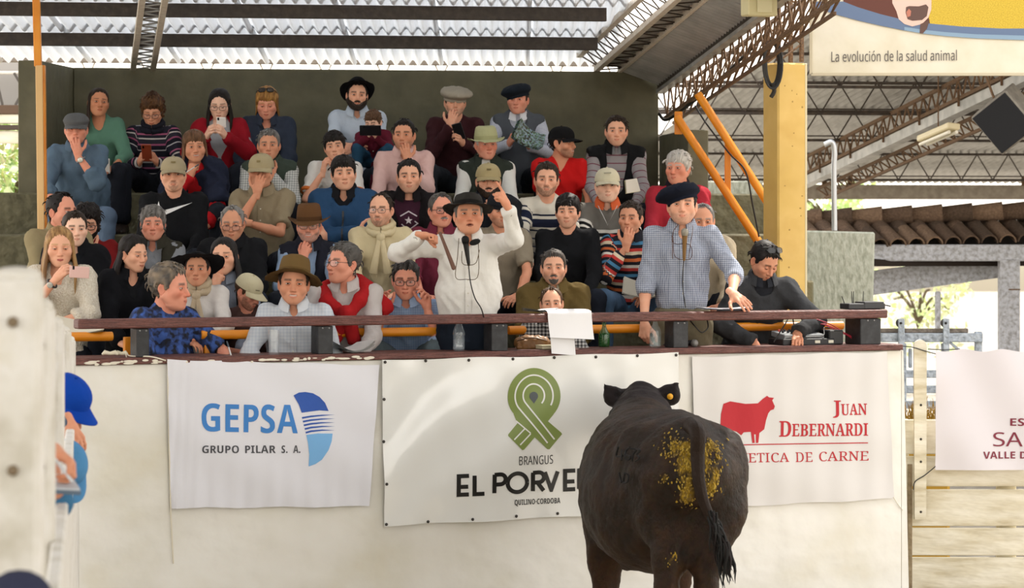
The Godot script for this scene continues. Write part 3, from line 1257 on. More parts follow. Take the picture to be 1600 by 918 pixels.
# wrist offset from the head's centre, hand pose, way of the fingers, way of the palm, way of the elbow; x is turned round for the other arm
const ARMS := {
	"lap": [Vector3(0.13, -0.60, 0.30), "relax", Vector3(-0.55, -0.25, 0.8), Vector3(-0.3, -1, -0.2), Vector3(0.8, -0.5, -0.5)],
	"knee": [Vector3(0.17, -0.63, 0.36), "relax", Vector3(-0.2, -0.5, 0.8), Vector3(0, -1, -0.3), Vector3(0.9, -0.4, -0.5)],
	"mouth": [Vector3(0.035, -0.205, 0.150), "relax", Vector3(-0.22, 1, -0.05), Vector3(-0.1, 0.1, -1), Vector3(0.5, -1, 0.25)],
	"chin": [Vector3(0.035, -0.235, 0.125), "loose", Vector3(-0.3, 1, -0.1), Vector3(-0.2, 0.2, -1), Vector3(0.5, -1, 0.3)],
	"fist": [Vector3(0.045, -0.215, 0.13), "fist", Vector3(-0.25, 1, -0.15), Vector3(-0.4, 0.2, -1), Vector3(0.5, -1, 0.3)],
	"cheek": [Vector3(0.092, -0.215, 0.085), "loose", Vector3(-0.15, 1, 0.0), Vector3(-1, 0.1, -0.4), Vector3(0.5, -1, 0.3)],
	"cross": [Vector3(-0.10, -0.42, 0.20), "relax", Vector3(-1, 0.12, -0.15), Vector3(0.1, 0.2, -1), Vector3(0.8, -1, 0.1)],
	"hold": [Vector3(0.075, -0.43, 0.28), "grip", Vector3(-0.35, 0.55, 0.6), Vector3(-0.8, 0.2, -0.2), Vector3(0.8, -0.9, -0.1)],
	"down": [Vector3(0.27, -0.70, 0.06), "relax", Vector3(0, -1, 0.15), Vector3(-1, 0, 0), Vector3(0.3, 0, -1)],
}

func arm_of(a: Variant, side: float, s: float) -> Array:
	var src: Array = ARMS[a] if a is String else (ARMS[a[0]].duplicate() if a[0] is String else a)
	var out := src.duplicate()
	if a is Array and a[0] is String:
		out[0] = src[0] + a[1]
	for k in [0, 2, 3, 4]:
		out[k] = Vector3(out[k].x * side, out[k].y, out[k].z)
	out[0] *= s
	return out

func v_of(g: G, bones: Array) -> void:
	for k in g.v.size():
		var best := 1e9
		var uv := 0.0
		for b in bones:
			var q: Vector3 = g.v[k] - b[0]
			var ba: Vector3 = b[1] - b[0]
			var l := ba.length()
			var t := q.dot(ba) / l
			var dd: float = (q - ba / l * clampf(t, 0.0, l)).length() - b[3]
			if dd < best:
				best = dd
				uv = b[2] + t
		g.uv[k] = Vector2(0.5, uv)

func person(d: Dictionary) -> Node3D:
	var s: float = d.get("s", 1.0)
	var hc: Vector3 = P(d.at[0], d.at[1], d.at[2])
	var stand: bool = d.get("stand", false)
	var yaw: float = d.get("yaw", 0.0)
	var B := Basis(Vector3.UP, yaw)
	var lean: Vector2 = d.get("lean", Vector2(0, 0.10))       # how far the head is to the side and ahead of the hips
	var ground: float = d.ground
	var off := B * Vector3(lean.x, 0, lean.y)
	var root := thing("person", d.label, d.get("cat", "person"), Vector3(hc.x - off.x, ground, hc.z - off.z), d.get("group", ""))
	var H := hc - root.position
	var rot := Basis.from_euler(Vector3(d.get("pitch", 0.0), d.get("turn", 0.0), d.get("roll", 0.0)))
	var wid: float = lerpf(1.0, d.get("wide", 1.0), 0.6)
	var sh: float = d.get("hs", 1.0)
	d.hx = Transform3D(rot * Basis.from_scale(Vector3(1.0, 1.0, 1.0) * 1.03 * s * sh), H)
	var X := B.x
	var Z := B.z
	# joints
	var N := H + Vector3(0, -0.122 * s, 0) - (Z * 0.038 + rot.z * 0.012) * s
	N += d.get("nshift", Vector3.ZERO)
	var hip := Vector3(0, 0.10 * s, 0)
	if stand:
		hip = Vector3(0, 0.92 * s, 0)
	var spine := N - hip
	if not stand and spine.length() > 0.60 * s:
		hip = N - spine.normalized() * 0.60 * s
	spine = N - hip
	var up := spine.normalized()
	var Wst := hip + spine * 0.42 - Z * 0.01
	var Ch := N - up * 0.17 * s - Vector3(0, 0.01, 0)
	var shw := 0.156 * s * wid
	var shrug: float = d.get("shrug", 0.0)
	var shl := [N + X * -shw + Vector3(0, -0.068 + shrug, 0) * s - Z * 0.005, N + X * shw + Vector3(0, -0.068 + shrug, 0) * s - Z * 0.005]
	var fat: float = d.get("belly", 0.0)
	var elb := []
	var wri := []
	var arms := [arm_of(d.get("left", "lap"), -1.0, s), arm_of(d.get("right", "lap"), 1.0, s)]   # as the viewer sees them
	for e in 2:
		var a: Array = arms[e]
		var turned: bool = d.get("armsturn", true)
		var w: Vector3 = H + (B * a[0] if turned else a[0])
		var pole: Vector3 = B * a[4] if turned else a[4]
		var l1 := 0.30 * s
		var l2 := 0.26 * s
		var reach := w - shl[e] as Vector3
		if reach.length() > (l1 + l2) * 0.99:
			w = shl[e] + reach.normalized() * (l1 + l2) * 0.99
		wri.append(w)
		elb.append(bend(shl[e], w, l1, l2, pole))
	var hips := [hip - X * 0.09 * s, hip + X * 0.09 * s]
	var knees := []
	var ank := []
	for e in 2:
		var sgn := -1.0 if e == 0 else 1.0
		if stand:
			ank.append(Vector3(0, 0.08, 0) + X * sgn * 0.12 * s)
			knees.append((hips[e] + ank[e]) / 2.0 + Z * 0.025)
		else:
			if d.get("perch", false):
				knees.append(hips[e] + X * sgn * 0.05 + Z * 0.16 * s - Vector3(0, 0.30 * s, 0))
				ank.append(knees[e] - Vector3(0, 0.34 * s, 0) - Z * 0.06)
				continue
			var kn: Vector3 = hips[e] + X * sgn * (0.07 + 0.04 * d.get("open", 1.0)) * s + Z * 0.41 * s + Vector3(0, d.get("knee", 0.06), 0)
			knees.append(kn)
			ank.append(Vector3(kn.x, maxf(kn.y - 0.42 * s, d.get("foot", -0.22)), kn.z) + Z * 0.03)
	# the body
	var lo := Vector3(-0.62, -0.05, -0.45) * 1.0
	var pts := [H, N, hip, shl[0], shl[1], elb[0], elb[1], wri[0], wri[1]]
	lo = hip
	var hi := hip
	for q in pts:
		lo = lo.min(q)
		hi = hi.max(q)
	var pad := Vector3.ONE * 0.20
	var cell: float = d.get("cell", 0.0135)
	var f := Field.new(lo - pad, hi + pad, cell)
	var body_r := 0.105 * s
	f.cap(hip, Wst, body_r, body_r * 0.95, 0.03, X, 0.72)
	f.cap(Wst, Ch, body_r * 0.95, body_r, 0.03, X, 0.68)
	f.cap(shl[0], shl[1], 0.047 * s, 0.047 * s, 0.05)
	f.cap(N - up * 0.06 * s, N, 0.066 * s, 0.058 * s, 0.05)
	var nk := 0.86 if d.get("female", false) else 1.0
	f.cap(N, H + rot * Vector3(0, -0.045, -0.022) * s, 0.055 * nk * s * (1.0 + 0.15 * d.get("fat", 0.0)), 0.050 * nk * s * (1.0 + 0.2 * d.get("fat", 0.0)), 0.03)
	for e in 2:
		f.cap(shl[e], elb[e], 0.040 * s, 0.034 * s, 0.03)
		f.cap(elb[e], elb[e].lerp(wri[e], 0.3), 0.034 * s, 0.036 * s, 0.012)
		f.cap(elb[e].lerp(wri[e], 0.3), wri[e], 0.036 * s, 0.023 * s, 0.012)
	var body := f.net()
	var skin: Color = d.skin
	var flush := Color(skin.r * 0.94, skin.g * 0.70, skin.b * 0.62)
	for k in body.v.size():
		var q := body.v[k]
		body.c[k] = mixc(skin, flush, 0.25 + fine.get_noise_3d(q.x * 120, q.y * 120, q.z * 120) * 0.5)
	var face := head(d, body)
	for e in 2:
		var a: Array = arms[e]
		var turned: bool = d.get("armsturn", true)
		add_hand(body, a[1], e == 0, wri[e], B * a[2] if turned else a[2], B * a[3] if turned else a[3], s * d.get("hand", 1.0), skin)
	obj("body", body, skin_m, root)
	# trousers and shoes
	if d.get("legs", true):
		var lg := 0.0 if not d.get("slim", false) else -0.012
		var tl := hip
		var th := hip
		for q in knees + ank:
			tl = tl.min(q)
			th = th.max(q)
		var tf := Field.new(tl - pad, th + pad, 0.018)
		tf.cap(hip - X * 0.05 * s, hip + X * 0.05 * s, 0.125 * s, 0.125 * s, 0.03)
		if stand:
			tf.cap(hip, hip + up * 0.11, 0.125 * s + fat * 0.03, 0.122 * s + fat * 0.04, 0.03, X, 0.72, 2)
		for e in 2:
			tf.cap(hips[e], knees[e], (0.098 + lg) * s, (0.070 + lg) * s, 0.03)
			tf.cap(knees[e], ank[e], (0.068 + lg) * s, (0.060 + lg) * s, 0.025, Vector3.ZERO, 1.0, 2)
		var tg := tf.net()
		wrinkled(tg, 0.006, 9.0)
		obj("trousers", tg, cloth_mat(d.get("trousers", hexc("23262e"))), root)
		for e in 2:
			var sg := G.new()
			var a: Vector3 = ank[e] + Vector3(0, -0.035, 0) - Z * 0.03
			sg.tube([a - Z * 0.05, a - Z * 0.035, a, a + Z * 0.08 + Vector3(0, -0.012, 0), a + Z * 0.16 + Vector3(0, -0.025, 0), a + Z * 0.195 + Vector3(0, -0.03, 0)], [0.015, 0.038, 0.045, 0.044, 0.034, 0.012], 10, 0.9)
			obj("shoe", sg, leather_mat(d.get("shoes", hexc("2a1d16"))), root)
	# the shirt
	var torso := func(q: Field, e: float, low := 0.0) -> void:
		q.cap(hip + up * low, Wst, 0.112 * s + e + fat * 0.03, 0.108 * s + e + fat * 0.045, 0.03, X, 0.74)
		if fat > 0.0:
			q.cap(Wst + Z * 0.03 * fat - X * 0.03, Wst + Z * 0.03 * fat + X * 0.03, 0.115 * s + e + fat * 0.03, 0.115 * s + e + fat * 0.03, 0.05)
		q.cap(Wst, Ch, 0.108 * s + e + fat * 0.04, (0.114 + (0.006 if d.get("female", false) else 0.0)) * s + e + fat * 0.01, 0.03, X, 0.68)
		q.cap(shl[0], shl[1], 0.052 * s + e, 0.052 * s + e, 0.05)
		q.cap(N - up * 0.06 * s, N - up * 0.02 * s, 0.078 * s + e, 0.070 * s + e, 0.05)
	var sleeve := func(q: Field, e: float, long: float) -> void:
		for k in 2:
			var tot := 0.56
			var up_share := minf(long / 0.535, 1.0)
			if up_share < 1.0:
				q.cap(shl[k], (shl[k] as Vector3).lerp(elb[k], up_share), 0.055 * s + e, 0.054 * s + e, 0.04, Vector3.ZERO, 1.0, 2)
			else:
				q.cap(shl[k], elb[k], 0.055 * s + e, 0.046 * s + e, 0.04)
				var low := clampf((long - 0.535) / 0.465, 0.05, 1.0)
				q.cap(elb[k], (elb[k] as Vector3).lerp(wri[k], low), 0.045 * s + e, lerpf(0.045, 0.034, low) * s + e, 0.03, Vector3.ZERO, 1.0, 2)
				if low < 0.7:
					# rolled cuffs
					q.cap((elb[k] as Vector3).lerp(wri[k], low - 0.13), (elb[k] as Vector3).lerp(wri[k], low), 0.049 * s + e, 0.047 * s + e, 0.008, Vector3.ZERO, 1.0, 2)
				elif d.get("cuff", true):
					q.cap((elb[k] as Vector3).lerp(wri[k], low - 0.12), (elb[k] as Vector3).lerp(wri[k], low), 0.037 * s + e, 0.035 * s + e, 0.008, Vector3.ZERO, 1.0, 2)
	var bones := [[N, hip, 0.0, 0.13 * s]]
	for e in 2:
		bones.append([shl[e], elb[e], 0.06, 0.05 * s])
		bones.append([elb[e], wri[e], 0.36, 0.04 * s])
	var front := N + Z * 0.075 * s - Vector3(0, 0.02, 0) * s
	var top: Dictionary = d.top
	var sf := Field.new(lo - pad, hi + pad, cell)
	torso.call(sf, 0.004, 0.16 if stand else 0.0)
	sleeve.call(sf, 0.004, top.get("sleeve", 1.0))
	var neck: String = top.get("neck", "collar")
	if neck == "v":
		sf.cap(N + Z * 0.05 * s + Vector3(0, 0.03, 0), front - Vector3(0, 0.13, -0.04) * s, 0.062 * s, 0.012, 0.008, Vector3.ZERO, 1.0, 1)
	elif neck == "open":
		sf.cap(N + Z * 0.05 * s + Vector3(0, 0.02, 0), front - Vector3(0, 0.09, -0.035) * s, 0.048 * s, 0.010, 0.008, Vector3.ZERO, 1.0, 1)
	elif neck == "crew":
		sf.cap(N + Z * 0.03 * s + Vector3(0, 0.05, 0), N + Z * 0.055 * s - Vector3(0, 0.00, 0), 0.056 * s, 0.050 * s, 0.008, Vector3.ZERO, 1.0, 1)
	elif neck == "scoop":
		sf.cap(N + Z * 0.06 * s + Vector3(0, 0.03, 0), front - Vector3(0, 0.06, -0.03) * s, 0.075 * s, 0.05 * s, 0.008, Vector3.ZERO, 1.0, 1)
	var sg := sf.net()
	wrinkled(sg, 0.003 if d.has("over") else top.get("wrinkle", 0.007), 6.0)
	v_of(sg, bones) if top.c is StandardMaterial3D else null
	var shirt := obj(top.get("name", "shirt"), sg, cloth_mat(top.c), root)
	if top.has("marks"):
		for mk in top.marks:
			var mg := G.new()
			var on := chest_map(sg, N, X, up, Z)
			for poly in mk[1]:
				print_on(poly, on, mg)
			obj(mk[0], mg, cloth_mat(mk[2]), shirt, mk[3] if mk.size() > 3 else "")
	if neck == "collar" or neck == "open" or top.has("collarc"):
		obj("collar", collar(N, H, X, Z, up, s, 0.30 if neck == "open" else 0.18, 1.0), cloth_mat(top.get("collarc", top.c if not (top.c is StandardMaterial3D and not (top.c as StandardMaterial3D).uv1_triplanar) else hexc("555555"))), shirt)
	elif neck == "turtle":
		var cg := G.new()
		var path := []
		var ax := (H - N).normalized()
		for k in 21:
			var t := TAU * k / 20
			path.append(N + ax * (0.002 if neck == "crew" else 0.03) + X * sin(t) * 0.070 * s + Z * (cos(t) * 0.066 + 0.008) * s - Vector3(0, 0.022 * cos(t) + 0.004, 0) * s)
		cg.tube(path, [0.009 if neck == "crew" else 0.018], 7, 1.0, Color.WHITE, false)
		obj("neckband", cg, cloth_mat(top.get("bandc", top.c if not top.c is StandardMaterial3D else hexc("777777"))), shirt)
	if top.get("buttons", false):
		var bg := G.new()
		var on := chest_map(sg, N, X, up, Z)
		for k in 5:
			var q: Vector3 = on.call(Vector2(0.0, -0.12 - 0.075 * k))
			bg.ball(q, Vector3(0.005, 0.005, 0.003), 8, 5)
		obj("buttons", bg, mat(Color(0.8, 0.78, 0.72), 0.4), shirt)
		var pg := G.new()
		print_on(PackedVector2Array([Vector2(-0.017, -0.10), Vector2(0.017, -0.10), Vector2(0.017, -0.46), Vector2(-0.017, -0.46)]), on, pg)
		obj("placket", pg, cloth_mat(top.c), shirt)
	# what is worn over it
	if d.has("over"):
		var ov: Dictionary = d.over
		var of := Field.new(lo - pad, hi + pad, cell)
		var e: float = ov.get("thick", 0.020)
		torso.call(of, e)
		if ov.get("sleeve", 0.0) > 0.0:
			sleeve.call(of, e * 0.7, ov.sleeve)
		else:
			# armholes
			for k in 2:
				var sd := -1.0 if k == 0 else 1.0
				of.cap(shl[k] + X * sd * 0.075 * s - up * 0.02, shl[k] + X * sd * 0.09 * s - up * 0.16, 0.062 * s, 0.05 * s, 0.012, Vector3.ZERO, 1.0, 1)
		var gap: float = ov.get("gap", 0.05)
		var deep: float = ov.get("deep", 0.30)
		of.cap(N + Z * 0.06 * s + Vector3(0, 0.05, 0), N + Z * 0.07 * s - up * 0.05, 0.066 * s, 0.066 * s, 0.01, Vector3.ZERO, 1.0, 1)
		of.cap(N + Z * 0.12 * s - up * 0.05, N + Z * 0.20 * s - up * deep, gap * 0.75 + 0.014, gap * 0.4 + 0.016, 0.01, Z, 0.6, 1)
		if ov.get("undone", false):
			of.cap(N + Z * 0.20 * s - up * deep, hip + Z * 0.24, gap * 0.4 + 0.016, gap * 0.7 + 0.02, 0.01, Z, 0.6, 1)
		var og := of.net()
		wrinkled(og, ov.get("wrinkle", 0.007), 6.0)
		if ov.c is StandardMaterial3D and not (ov.c as StandardMaterial3D).uv1_triplanar:
			v_of(og, bones)
		var oo := obj(ov.get("name", "jacket"), og, cloth_mat(ov.c), root)
		if ov.get("collar", true):
			obj("collar", collar(N, H, X, Z, up, s * 1.10, ov.get("wing", 0.35), ov.get("high", 1.15)), cloth_mat(ov.get("collarc", ov.c)), oo)
		if ov.get("zip", false):
			var on := chest_map(og, N, X, up, Z)
			var zg := G.new()
			print_on(PackedVector2Array([Vector2(-0.006, -deep), Vector2(0.006, -deep), Vector2(0.006, -0.44), Vector2(-0.006, -0.44)]), on, zg)
			obj("zip", zg, mat(Color(0.25, 0.25, 0.25), 0.4, 0.6), oo)
	# hair, beard, hat, glasses
	if d.get("hair", "short") != "none":
		var hg := G.new()
		hair_shell(d, face, hg)
		if not d.has("locks"):
			tufts(d, face, hg)
		for l in d.get("locks", []):
			locks(d, hg, l[0], l[1], l[2], l[3], l[4], l[5] if l.size() > 5 else 0.017, l[6] if l.size() > 6 else 0.02)
		for b in d.get("buns", []):
			for k in 26:
				var t := k * 2.4
				var yy := 1.0 - 2.0 * (k + 0.5) / 26.0
				var rr := sqrt(1.0 - yy * yy)
				hg.ball(Vector3(b[0], b[1], b[2]) + Vector3(rr * cos(t), yy, rr * sin(t)) * b[3] * 0.7, Vector3.ONE * b[3] * 0.42, 7, 5, (d.hairc as Color) * (0.75 + 0.5 * fmod(k * 0.37, 1.0)))
		obj("hair", rebuilt(hg, d.hx), hair_m, root)
	if d.has("beard") and d.get("beardt", 0.006) >= 0.0045:
		var bg := G.new()
		beard_shell(d, face, bg)
		obj("beard" if d.beard != "moustache" else "moustache", rebuilt(bg, d.hx), hair_m, root)
	if d.has("hat"):
		hat(d, root)
	if d.has("glassc"):
		glasses(d, root)
	d.J = {"N": N, "H": H, "X": X, "Z": Z, "up": up, "wri": wri, "elb": elb, "shl": shl, "hip": hip, "Ch": Ch, "s": s, "shirt": sg, "face": face, "rot": rot, "B": B}
	d.root = root
	return root

func wrinkled(g: G, amp: float, freq: float) -> void:
	var o := person_no * 7.3
	person_no += 1
	for k in g.v.size():
		var q := g.v[k]
		var w := wrinkle.get_noise_3d(q.x * freq + q.y * freq * 0.6 + o, q.y * freq * 0.45 - q.x * freq * 0.3, q.z * freq)
		var w2 := wrinkle.get_noise_3d(q.x * freq * 2.2 + 40.0, q.y * freq * 1.0 + o, q.z * freq * 2.2)
		g.v[k] = q + g.n[k] * ((1.2 - 3.0 * absf(w)) * amp + (0.6 - 2.0 * absf(w2)) * amp * 0.45)
	g.n = PackedVector3Array()

# callable from (across, along the body from the neck) to a point just in front of the garment
func chest_map(g: G, N: Vector3, X: Vector3, up: Vector3, Z: Vector3) -> Callable:
	var bins := {}
	for k in g.v.size():
		var q := g.v[k] - N
		var key := Vector2i(int(floor(q.dot(X) / 0.016)), int(floor(q.dot(up) / 0.016)))
		var z := q.dot(Z)
		if absf(q.dot(X)) < 0.2 and g.n.size() and (g.n[k].dot(Z) > 0.1):
			bins[key] = maxf(bins.get(key, -1.0), z)
		elif g.n.is_empty():
			bins[key] = maxf(bins.get(key, -1.0), z)
	return func(p: Vector2) -> Vector3:
		var s := 0.0
		var w := 0.0
		for a in range(-1, 2):
			for b in range(-1, 2):
				var key := Vector2i(int(floor(p.x / 0.016)) + a, int(floor(p.y / 0.016)) + b)
				if bins.has(key):
					var c := Vector2(key.x + 0.5, key.y + 0.5) * 0.016
					var k := exp(-c.distance_squared_to(p) / 0.0004)
					s += bins[key] * k
					w += k
		var z := (s / w if w > 0.0 else 0.1) + 0.006
		var c := up.dot(Z)
		var fwd := (z - c * p.y) / (1.0 - c * c)
		return N + X * p.x + up * (p.y - fwd * c) + Z * fwd

func collar(N: Vector3, H: Vector3, X: Vector3, Z: Vector3, up: Vector3, s: float, gap: float, high: float) -> G:
	var g := G.new()
	var rows := [[0.070, -0.012], [0.066, 0.022], [0.068, 0.032], [0.080, 0.020], [0.094, -0.014]]
	var cols := 30
	for e in rows.size():
		for k in cols + 1:
			var a := lerpf(gap, TAU - gap, float(k) / cols)
			var tip := pow(absf(cos(a / 2.0)), 4.0)
			var r: float = rows[e][0]
			var y: float = rows[e][1] * high
			if e == 4:
				y -= 0.020 * tip
				r += 0.004 * tip
			var q := N + X * sin(a) * r * s * 1.02 + Z * (cos(a) * r * 0.95 + 0.010) * s
			q += Vector3(0, (y - 0.034 * cos(a) + 0.012) * s, 0)
			if e == 4 and tip > 0.5:
				q += Z * 0.006
			g.p(q)
	for e in rows.size() - 1:
		for k in cols:
			var a := e * (cols + 1) + k
			g.quad(a, a + cols + 1, a + cols + 2, a + 1)
	return g
# ---------------------------------------------------------------- who sits where
const ROWS := {1: [18.35, 1.36, 0.96], 2: [19.5, 1.82, 0.89], 3: [20.3, 2.07, 0.94], 4: [21.1, 2.38, 0.89], 5: [21.9, 2.67, 0.88]}

func seat(row: int, px: float, py: float, dz := 0.0) -> Array:
	return [px, py, ROWS[row][0] / (1.0 - 0.143 * (px - 800.0) / F) + dz]

func sit(row: int, px: float, py: float, d: Dictionary, dz := 0.0) -> Node3D:
	d.at = seat(row, px, py, dz)
	d.ground = d.get("ground", ROWS[row][1])
	d.s = d.get("s", 1.0) * ROWS[row][2]
	if row == 1:
		d.perch = d.get("perch", true)
	return person(d)

func sl(s: String) -> Color:
	return hexc(s).srgb_to_linear()

func phone(at: Vector3, face_to: Vector3, up: Vector3, size: Vector3, back: Color, label: String, dark := true) -> void:
	var z := face_to.normalized()
	var x := up.cross(z).normalized()
	var o := thing("phone", label, "phone", at)
	o.basis = Basis(x, z.cross(x), z)
	var g := G.new()
	g.box(Vector3.ZERO, size, 0.003)
	obj("case", g, mat(back, 0.35), o)
	g = G.new()
	g.box(Vector3(0, 0, size.z / 2), Vector3(size.x * 0.92, size.y * 0.88, 0.001), 0.0003)
	obj("screen", g, mat(Color(0.03, 0.03, 0.04), 0.1), o)
	g = G.new()
	g.box(Vector3(size.x * 0.3, size.y * 0.36, -size.z / 2), Vector3(0.012, 0.02, 0.002), 0.0008)
	obj("camera", g, mat(Color(0.02, 0.02, 0.02), 0.2), o)

# a few leaves of paper or a catalogue, open or folded, with its corners bent
func sheets(called: String, label: String, category: String, x: Transform3D, w: float, h: float, count: int, cols: Array, sag := 0.03, group := "") -> Node3D:
	var o := thing(called, label, category, x.origin, group)
	o.basis = x.basis
	for k in count:
		var g := G.new()
		var off := Vector3(k * 0.004 - 0.002, k * 0.003, k * 0.0025)
		for e in 2:
			var st := g.v.size()
			for b in 7:
				for a in 7:
					var u := a / 6.0 - 0.5
					var v := b / 6.0 - 0.5
					g.p(off + Vector3(u * w, v * h, sag * (u * u * 2.0 - v * u * 0.8) * (1.0 + 0.3 * k) + (0.0006 if e == 0 else -0.0006)))
			for b in 6:
				for a in 6:
					var q := st + b * 7 + a
					if e == 0:
						g.quad(q, q + 7, q + 8, q + 1)
					else:
						g.quad(q, q + 1, q + 8, q + 7)
		obj("sheet", g, cols[k % cols.size()] if cols[0] is Material else mat(hexc(cols[k % cols.size()]), 0.6), o)
	return o

func people() -> void:
	split = 0.03
	var pale := sl("ebbfa6")
	var fair := sl("e2ab8e")
	var tan := sl("d19576")
	var ruddy := sl("dc987f")
	var brown := sl("c28564")
	var black := Color(0.014, 0.011, 0.010)
	var dark := Color(0.030, 0.019, 0.013)
	var mid := Color(0.075, 0.042, 0.024)
	var grey := Color(0.20, 0.19, 0.18)
	var greydark := Color(0.085, 0.078, 0.072)
	var white := Color(0.48, 0.46, 0.43)
	var wire := Color(0.06, 0.05, 0.05)
	var d: Dictionary
	# ---- top row, against the olive wall
	d = {"label": "woman with a long ponytail in a green scoop-neck top behind the denim shirt", "female": true, "skin": brown, "hairc": dark, "hair": "pulled", "turn": 0.30, "pitch": -0.08, "roll": -0.08, "eye": 0.6,
		"locks": [[-1.9, -1.2, 4, 0.27, 0.03, 0.016, 0.0]], "wide": 0.95, "top": {"c": hexc("557b69"), "neck": "scoop", "sleeve": 0.75}, "left": "lap", "right": ["lap", Vector3(0.02, 0.05, 0.0)], "s": 0.97}
	sit(5, 154, 161, d)
	phone(d.root.position + d.J.wri[1] + Vector3(-0.03, 0.02, 0.09), Vector3(0.3, 0.6, -1), Vector3(0.1, 1, 0.3), Vector3(0.06, 0.12, 0.009), hexc("e8e6e2"), "white phone in the hand of the woman in green")
	d = {"label": "curly-haired woman in a navy and pink striped sweater looking down at her phone", "female": true, "skin": tan, "hairc": Color(0.05, 0.022, 0.010), "hairc2": Color(0.12, 0.055, 0.02), "hair": "shaggy", "hairt": 0.028, "curl": 0.018, "pitch": 0.42, "lid": 0.9, "buns": [[0.0, 0.115, -0.03, 0.05], [0.055, 0.07, -0.04, 0.045], [-0.05, 0.08, -0.04, 0.04], [0.07, 0.0, -0.04, 0.035]],
		"glassc": wire, "wide": 0.98, "top": {"name": "sweater", "c": stripe_mat([[0.045, "25252f"], [0.012, "a35a78"], [0.02, "25252f"], [0.01, "b9b3ae"], [0.03, "2b2a33"], [0.012, "8a4a66"], [0.03, "1d1d26"], [0.008, "a9a6a8"]]), "neck": "crew"}, "left": "hold", "right": "hold", "s": 0.98}
	sit(5, 238, 174, d)
	scarf_round(d, hexc("1c1d26"), 0.020)
	phone(d.root.position + (d.J.wri[0] + d.J.wri[1]) / 2 + Vector3(0.0, 0.07, 0.09), Vector3(0, 0.7, -1), Vector3(0, 1, 0.6), Vector3(0.07, 0.14, 0.012), hexc("8c3b22"), "phone in a russet case held by the woman in stripes")
	d = {"label": "long-haired woman in glasses and a red cardigan over a grey tee", "female": true, "skin": pale, "hairc": black, "hair": "long", "pitch": 0.32, "lid": 0.8, "locks": [[1.15, 2.2, 7, 0.30, 0.05], [2.2, 4.1, 8, 0.26, -0.02], [4.1, 5.13, 7, 0.30, 0.05]], "glassc": wire,
		"top": {"c": hexc("9b9ca0"), "neck": "scoop", "sleeve": 0.4}, "over": {"name": "cardigan", "c": hexc("8c1622"), "sleeve": 1.0, "gap": 0.09, "undone": true, "thick": 0.012, "collar": false}, "left": ["hold", Vector3(0, 0.16, 0)], "right": ["hold", Vector3(0, 0.16, 0)], "wide": 0.95}
	sit(5, 343, 163, d)
	phone(d.root.position + (d.J.wri[0] + d.J.wri[1]) / 2 + Vector3(0.04, 0.10, 0.04), Vector3(0, 0.4, -1), Vector3(0, 1, 0.3), Vector3(0.066, 0.075, 0.009), hexc("ece9e6"), "white phone held by the woman in the red cardigan")
	d = {"label": "blonde woman in a dark blue jacket with sunglasses pushed up on her hair", "female": true, "skin": ruddy, "hairc": Color(0.42, 0.22, 0.06), "hairc2": Color(0.22, 0.10, 0.03), "hair": "fringe", "hairt": 0.024, "pitch": 0.28, "lid": 0.8, "locks": [[1.3, 2.4, 5, 0.10, 0.0], [3.9, 5.0, 5, 0.10, 0.0]], "fat": 0.4,
		"top": {"c": hexc("30333d"), "neck": "v"}, "over": {"c": hexc("2f3644"), "sleeve": 1.0, "deep": 0.16, "gap": 0.03}, "left": "lap", "right": "lap"}
	d.glassc = Color(0.012, 0.012, 0.012)
	d.glassat = Transform3D(Basis.from_euler(Vector3(-0.75, 0, 0)), Vector3(0, 0.060, -0.020))
	d.dark = true
	d.glassw = 0.003
	sit(5, 417, 162, d)
	d = {"label": "bearded man in a large black hat with a child on his lap", "skin": fair, "hairc": black, "hair": "short", "beard": "full", "beardt": 0.012, "beardc": Color(0.03, 0.02, 0.015), "roll": -0.06, "turn": 0.12, "hat": ["wide", hexc("0d0d10"), -0.62, 0.05, 0.70, 0.085], "brim": 0.012, "bandc": hexc("08080a"), "wide": 1.1,
		"top": {"c": hexc("b9c4d2"), "neck": "open", "sleeve": 0.72}, "left": [Vector3(0.02, -0.42, 0.34), "relax", Vector3(-1, 0.1, 0.3), Vector3(0, -0.4, -1), Vector3(0.8, -0.8, 0)], "right": [Vector3(0.02, -0.44, 0.34), "relax", Vector3(-1, -0.2, 0.3), Vector3(0, -0.4, -1), Vector3(0.8, -0.8, 0)], "trousers": hexc("3c4450")}
	sit(5, 558, 149, d)
	d = {"label": "small child in a maroon shirt playing with a phone on the bearded man's lap", "s": 0.60, "hs": 1.28, "skin": pale, "hairc": Color(0.10, 0.05, 0.025), "hair": "fringe", "hairt": 0.014, "pitch": 0.35, "turn": -0.35, "lid": 0.7, "ground": 2.86, "top": {"c": hexc("5d1a2a"), "neck": "collar", "buttons": true}, "left": ["hold", Vector3(-0.02, 0.23, 0.0)], "right": ["hold", Vector3(-0.02, 0.22, 0)], "trousers": hexc("274a63"), "foot": -0.2, "cat": "child"}
	sit(5, 583, 191, d, -0.34)
	phone(d.root.position + (d.J.wri[0] + d.J.wri[1]) / 2 + Vector3(-0.01, 0.045, 0.055), Vector3(0, 0.5, -1), Vector3(0, 1, 0.3), Vector3(0.15, 0.078, 0.010), hexc("101013"), "black phone held sideways by the small child")
	d = {"label": "man in a large grey beret with his hand to his mouth", "skin": fair, "hairc": dark, "stubble": 0.5, "hat": ["beret", hexc("9a9284"), 0.22, -0.10, 1.06], "flop": Vector2(0.010, 0.006), "turn": 0.05, "top": {"name": "sweater", "c": hexc("3a1e22"), "neck": "crew"}, "left": "mouth", "right": ["hold", Vector3(0.0, 0.08, 0)], "wide": 1.08, "trousers": hexc("31353b")}
	sit(5, 711, 160, d)
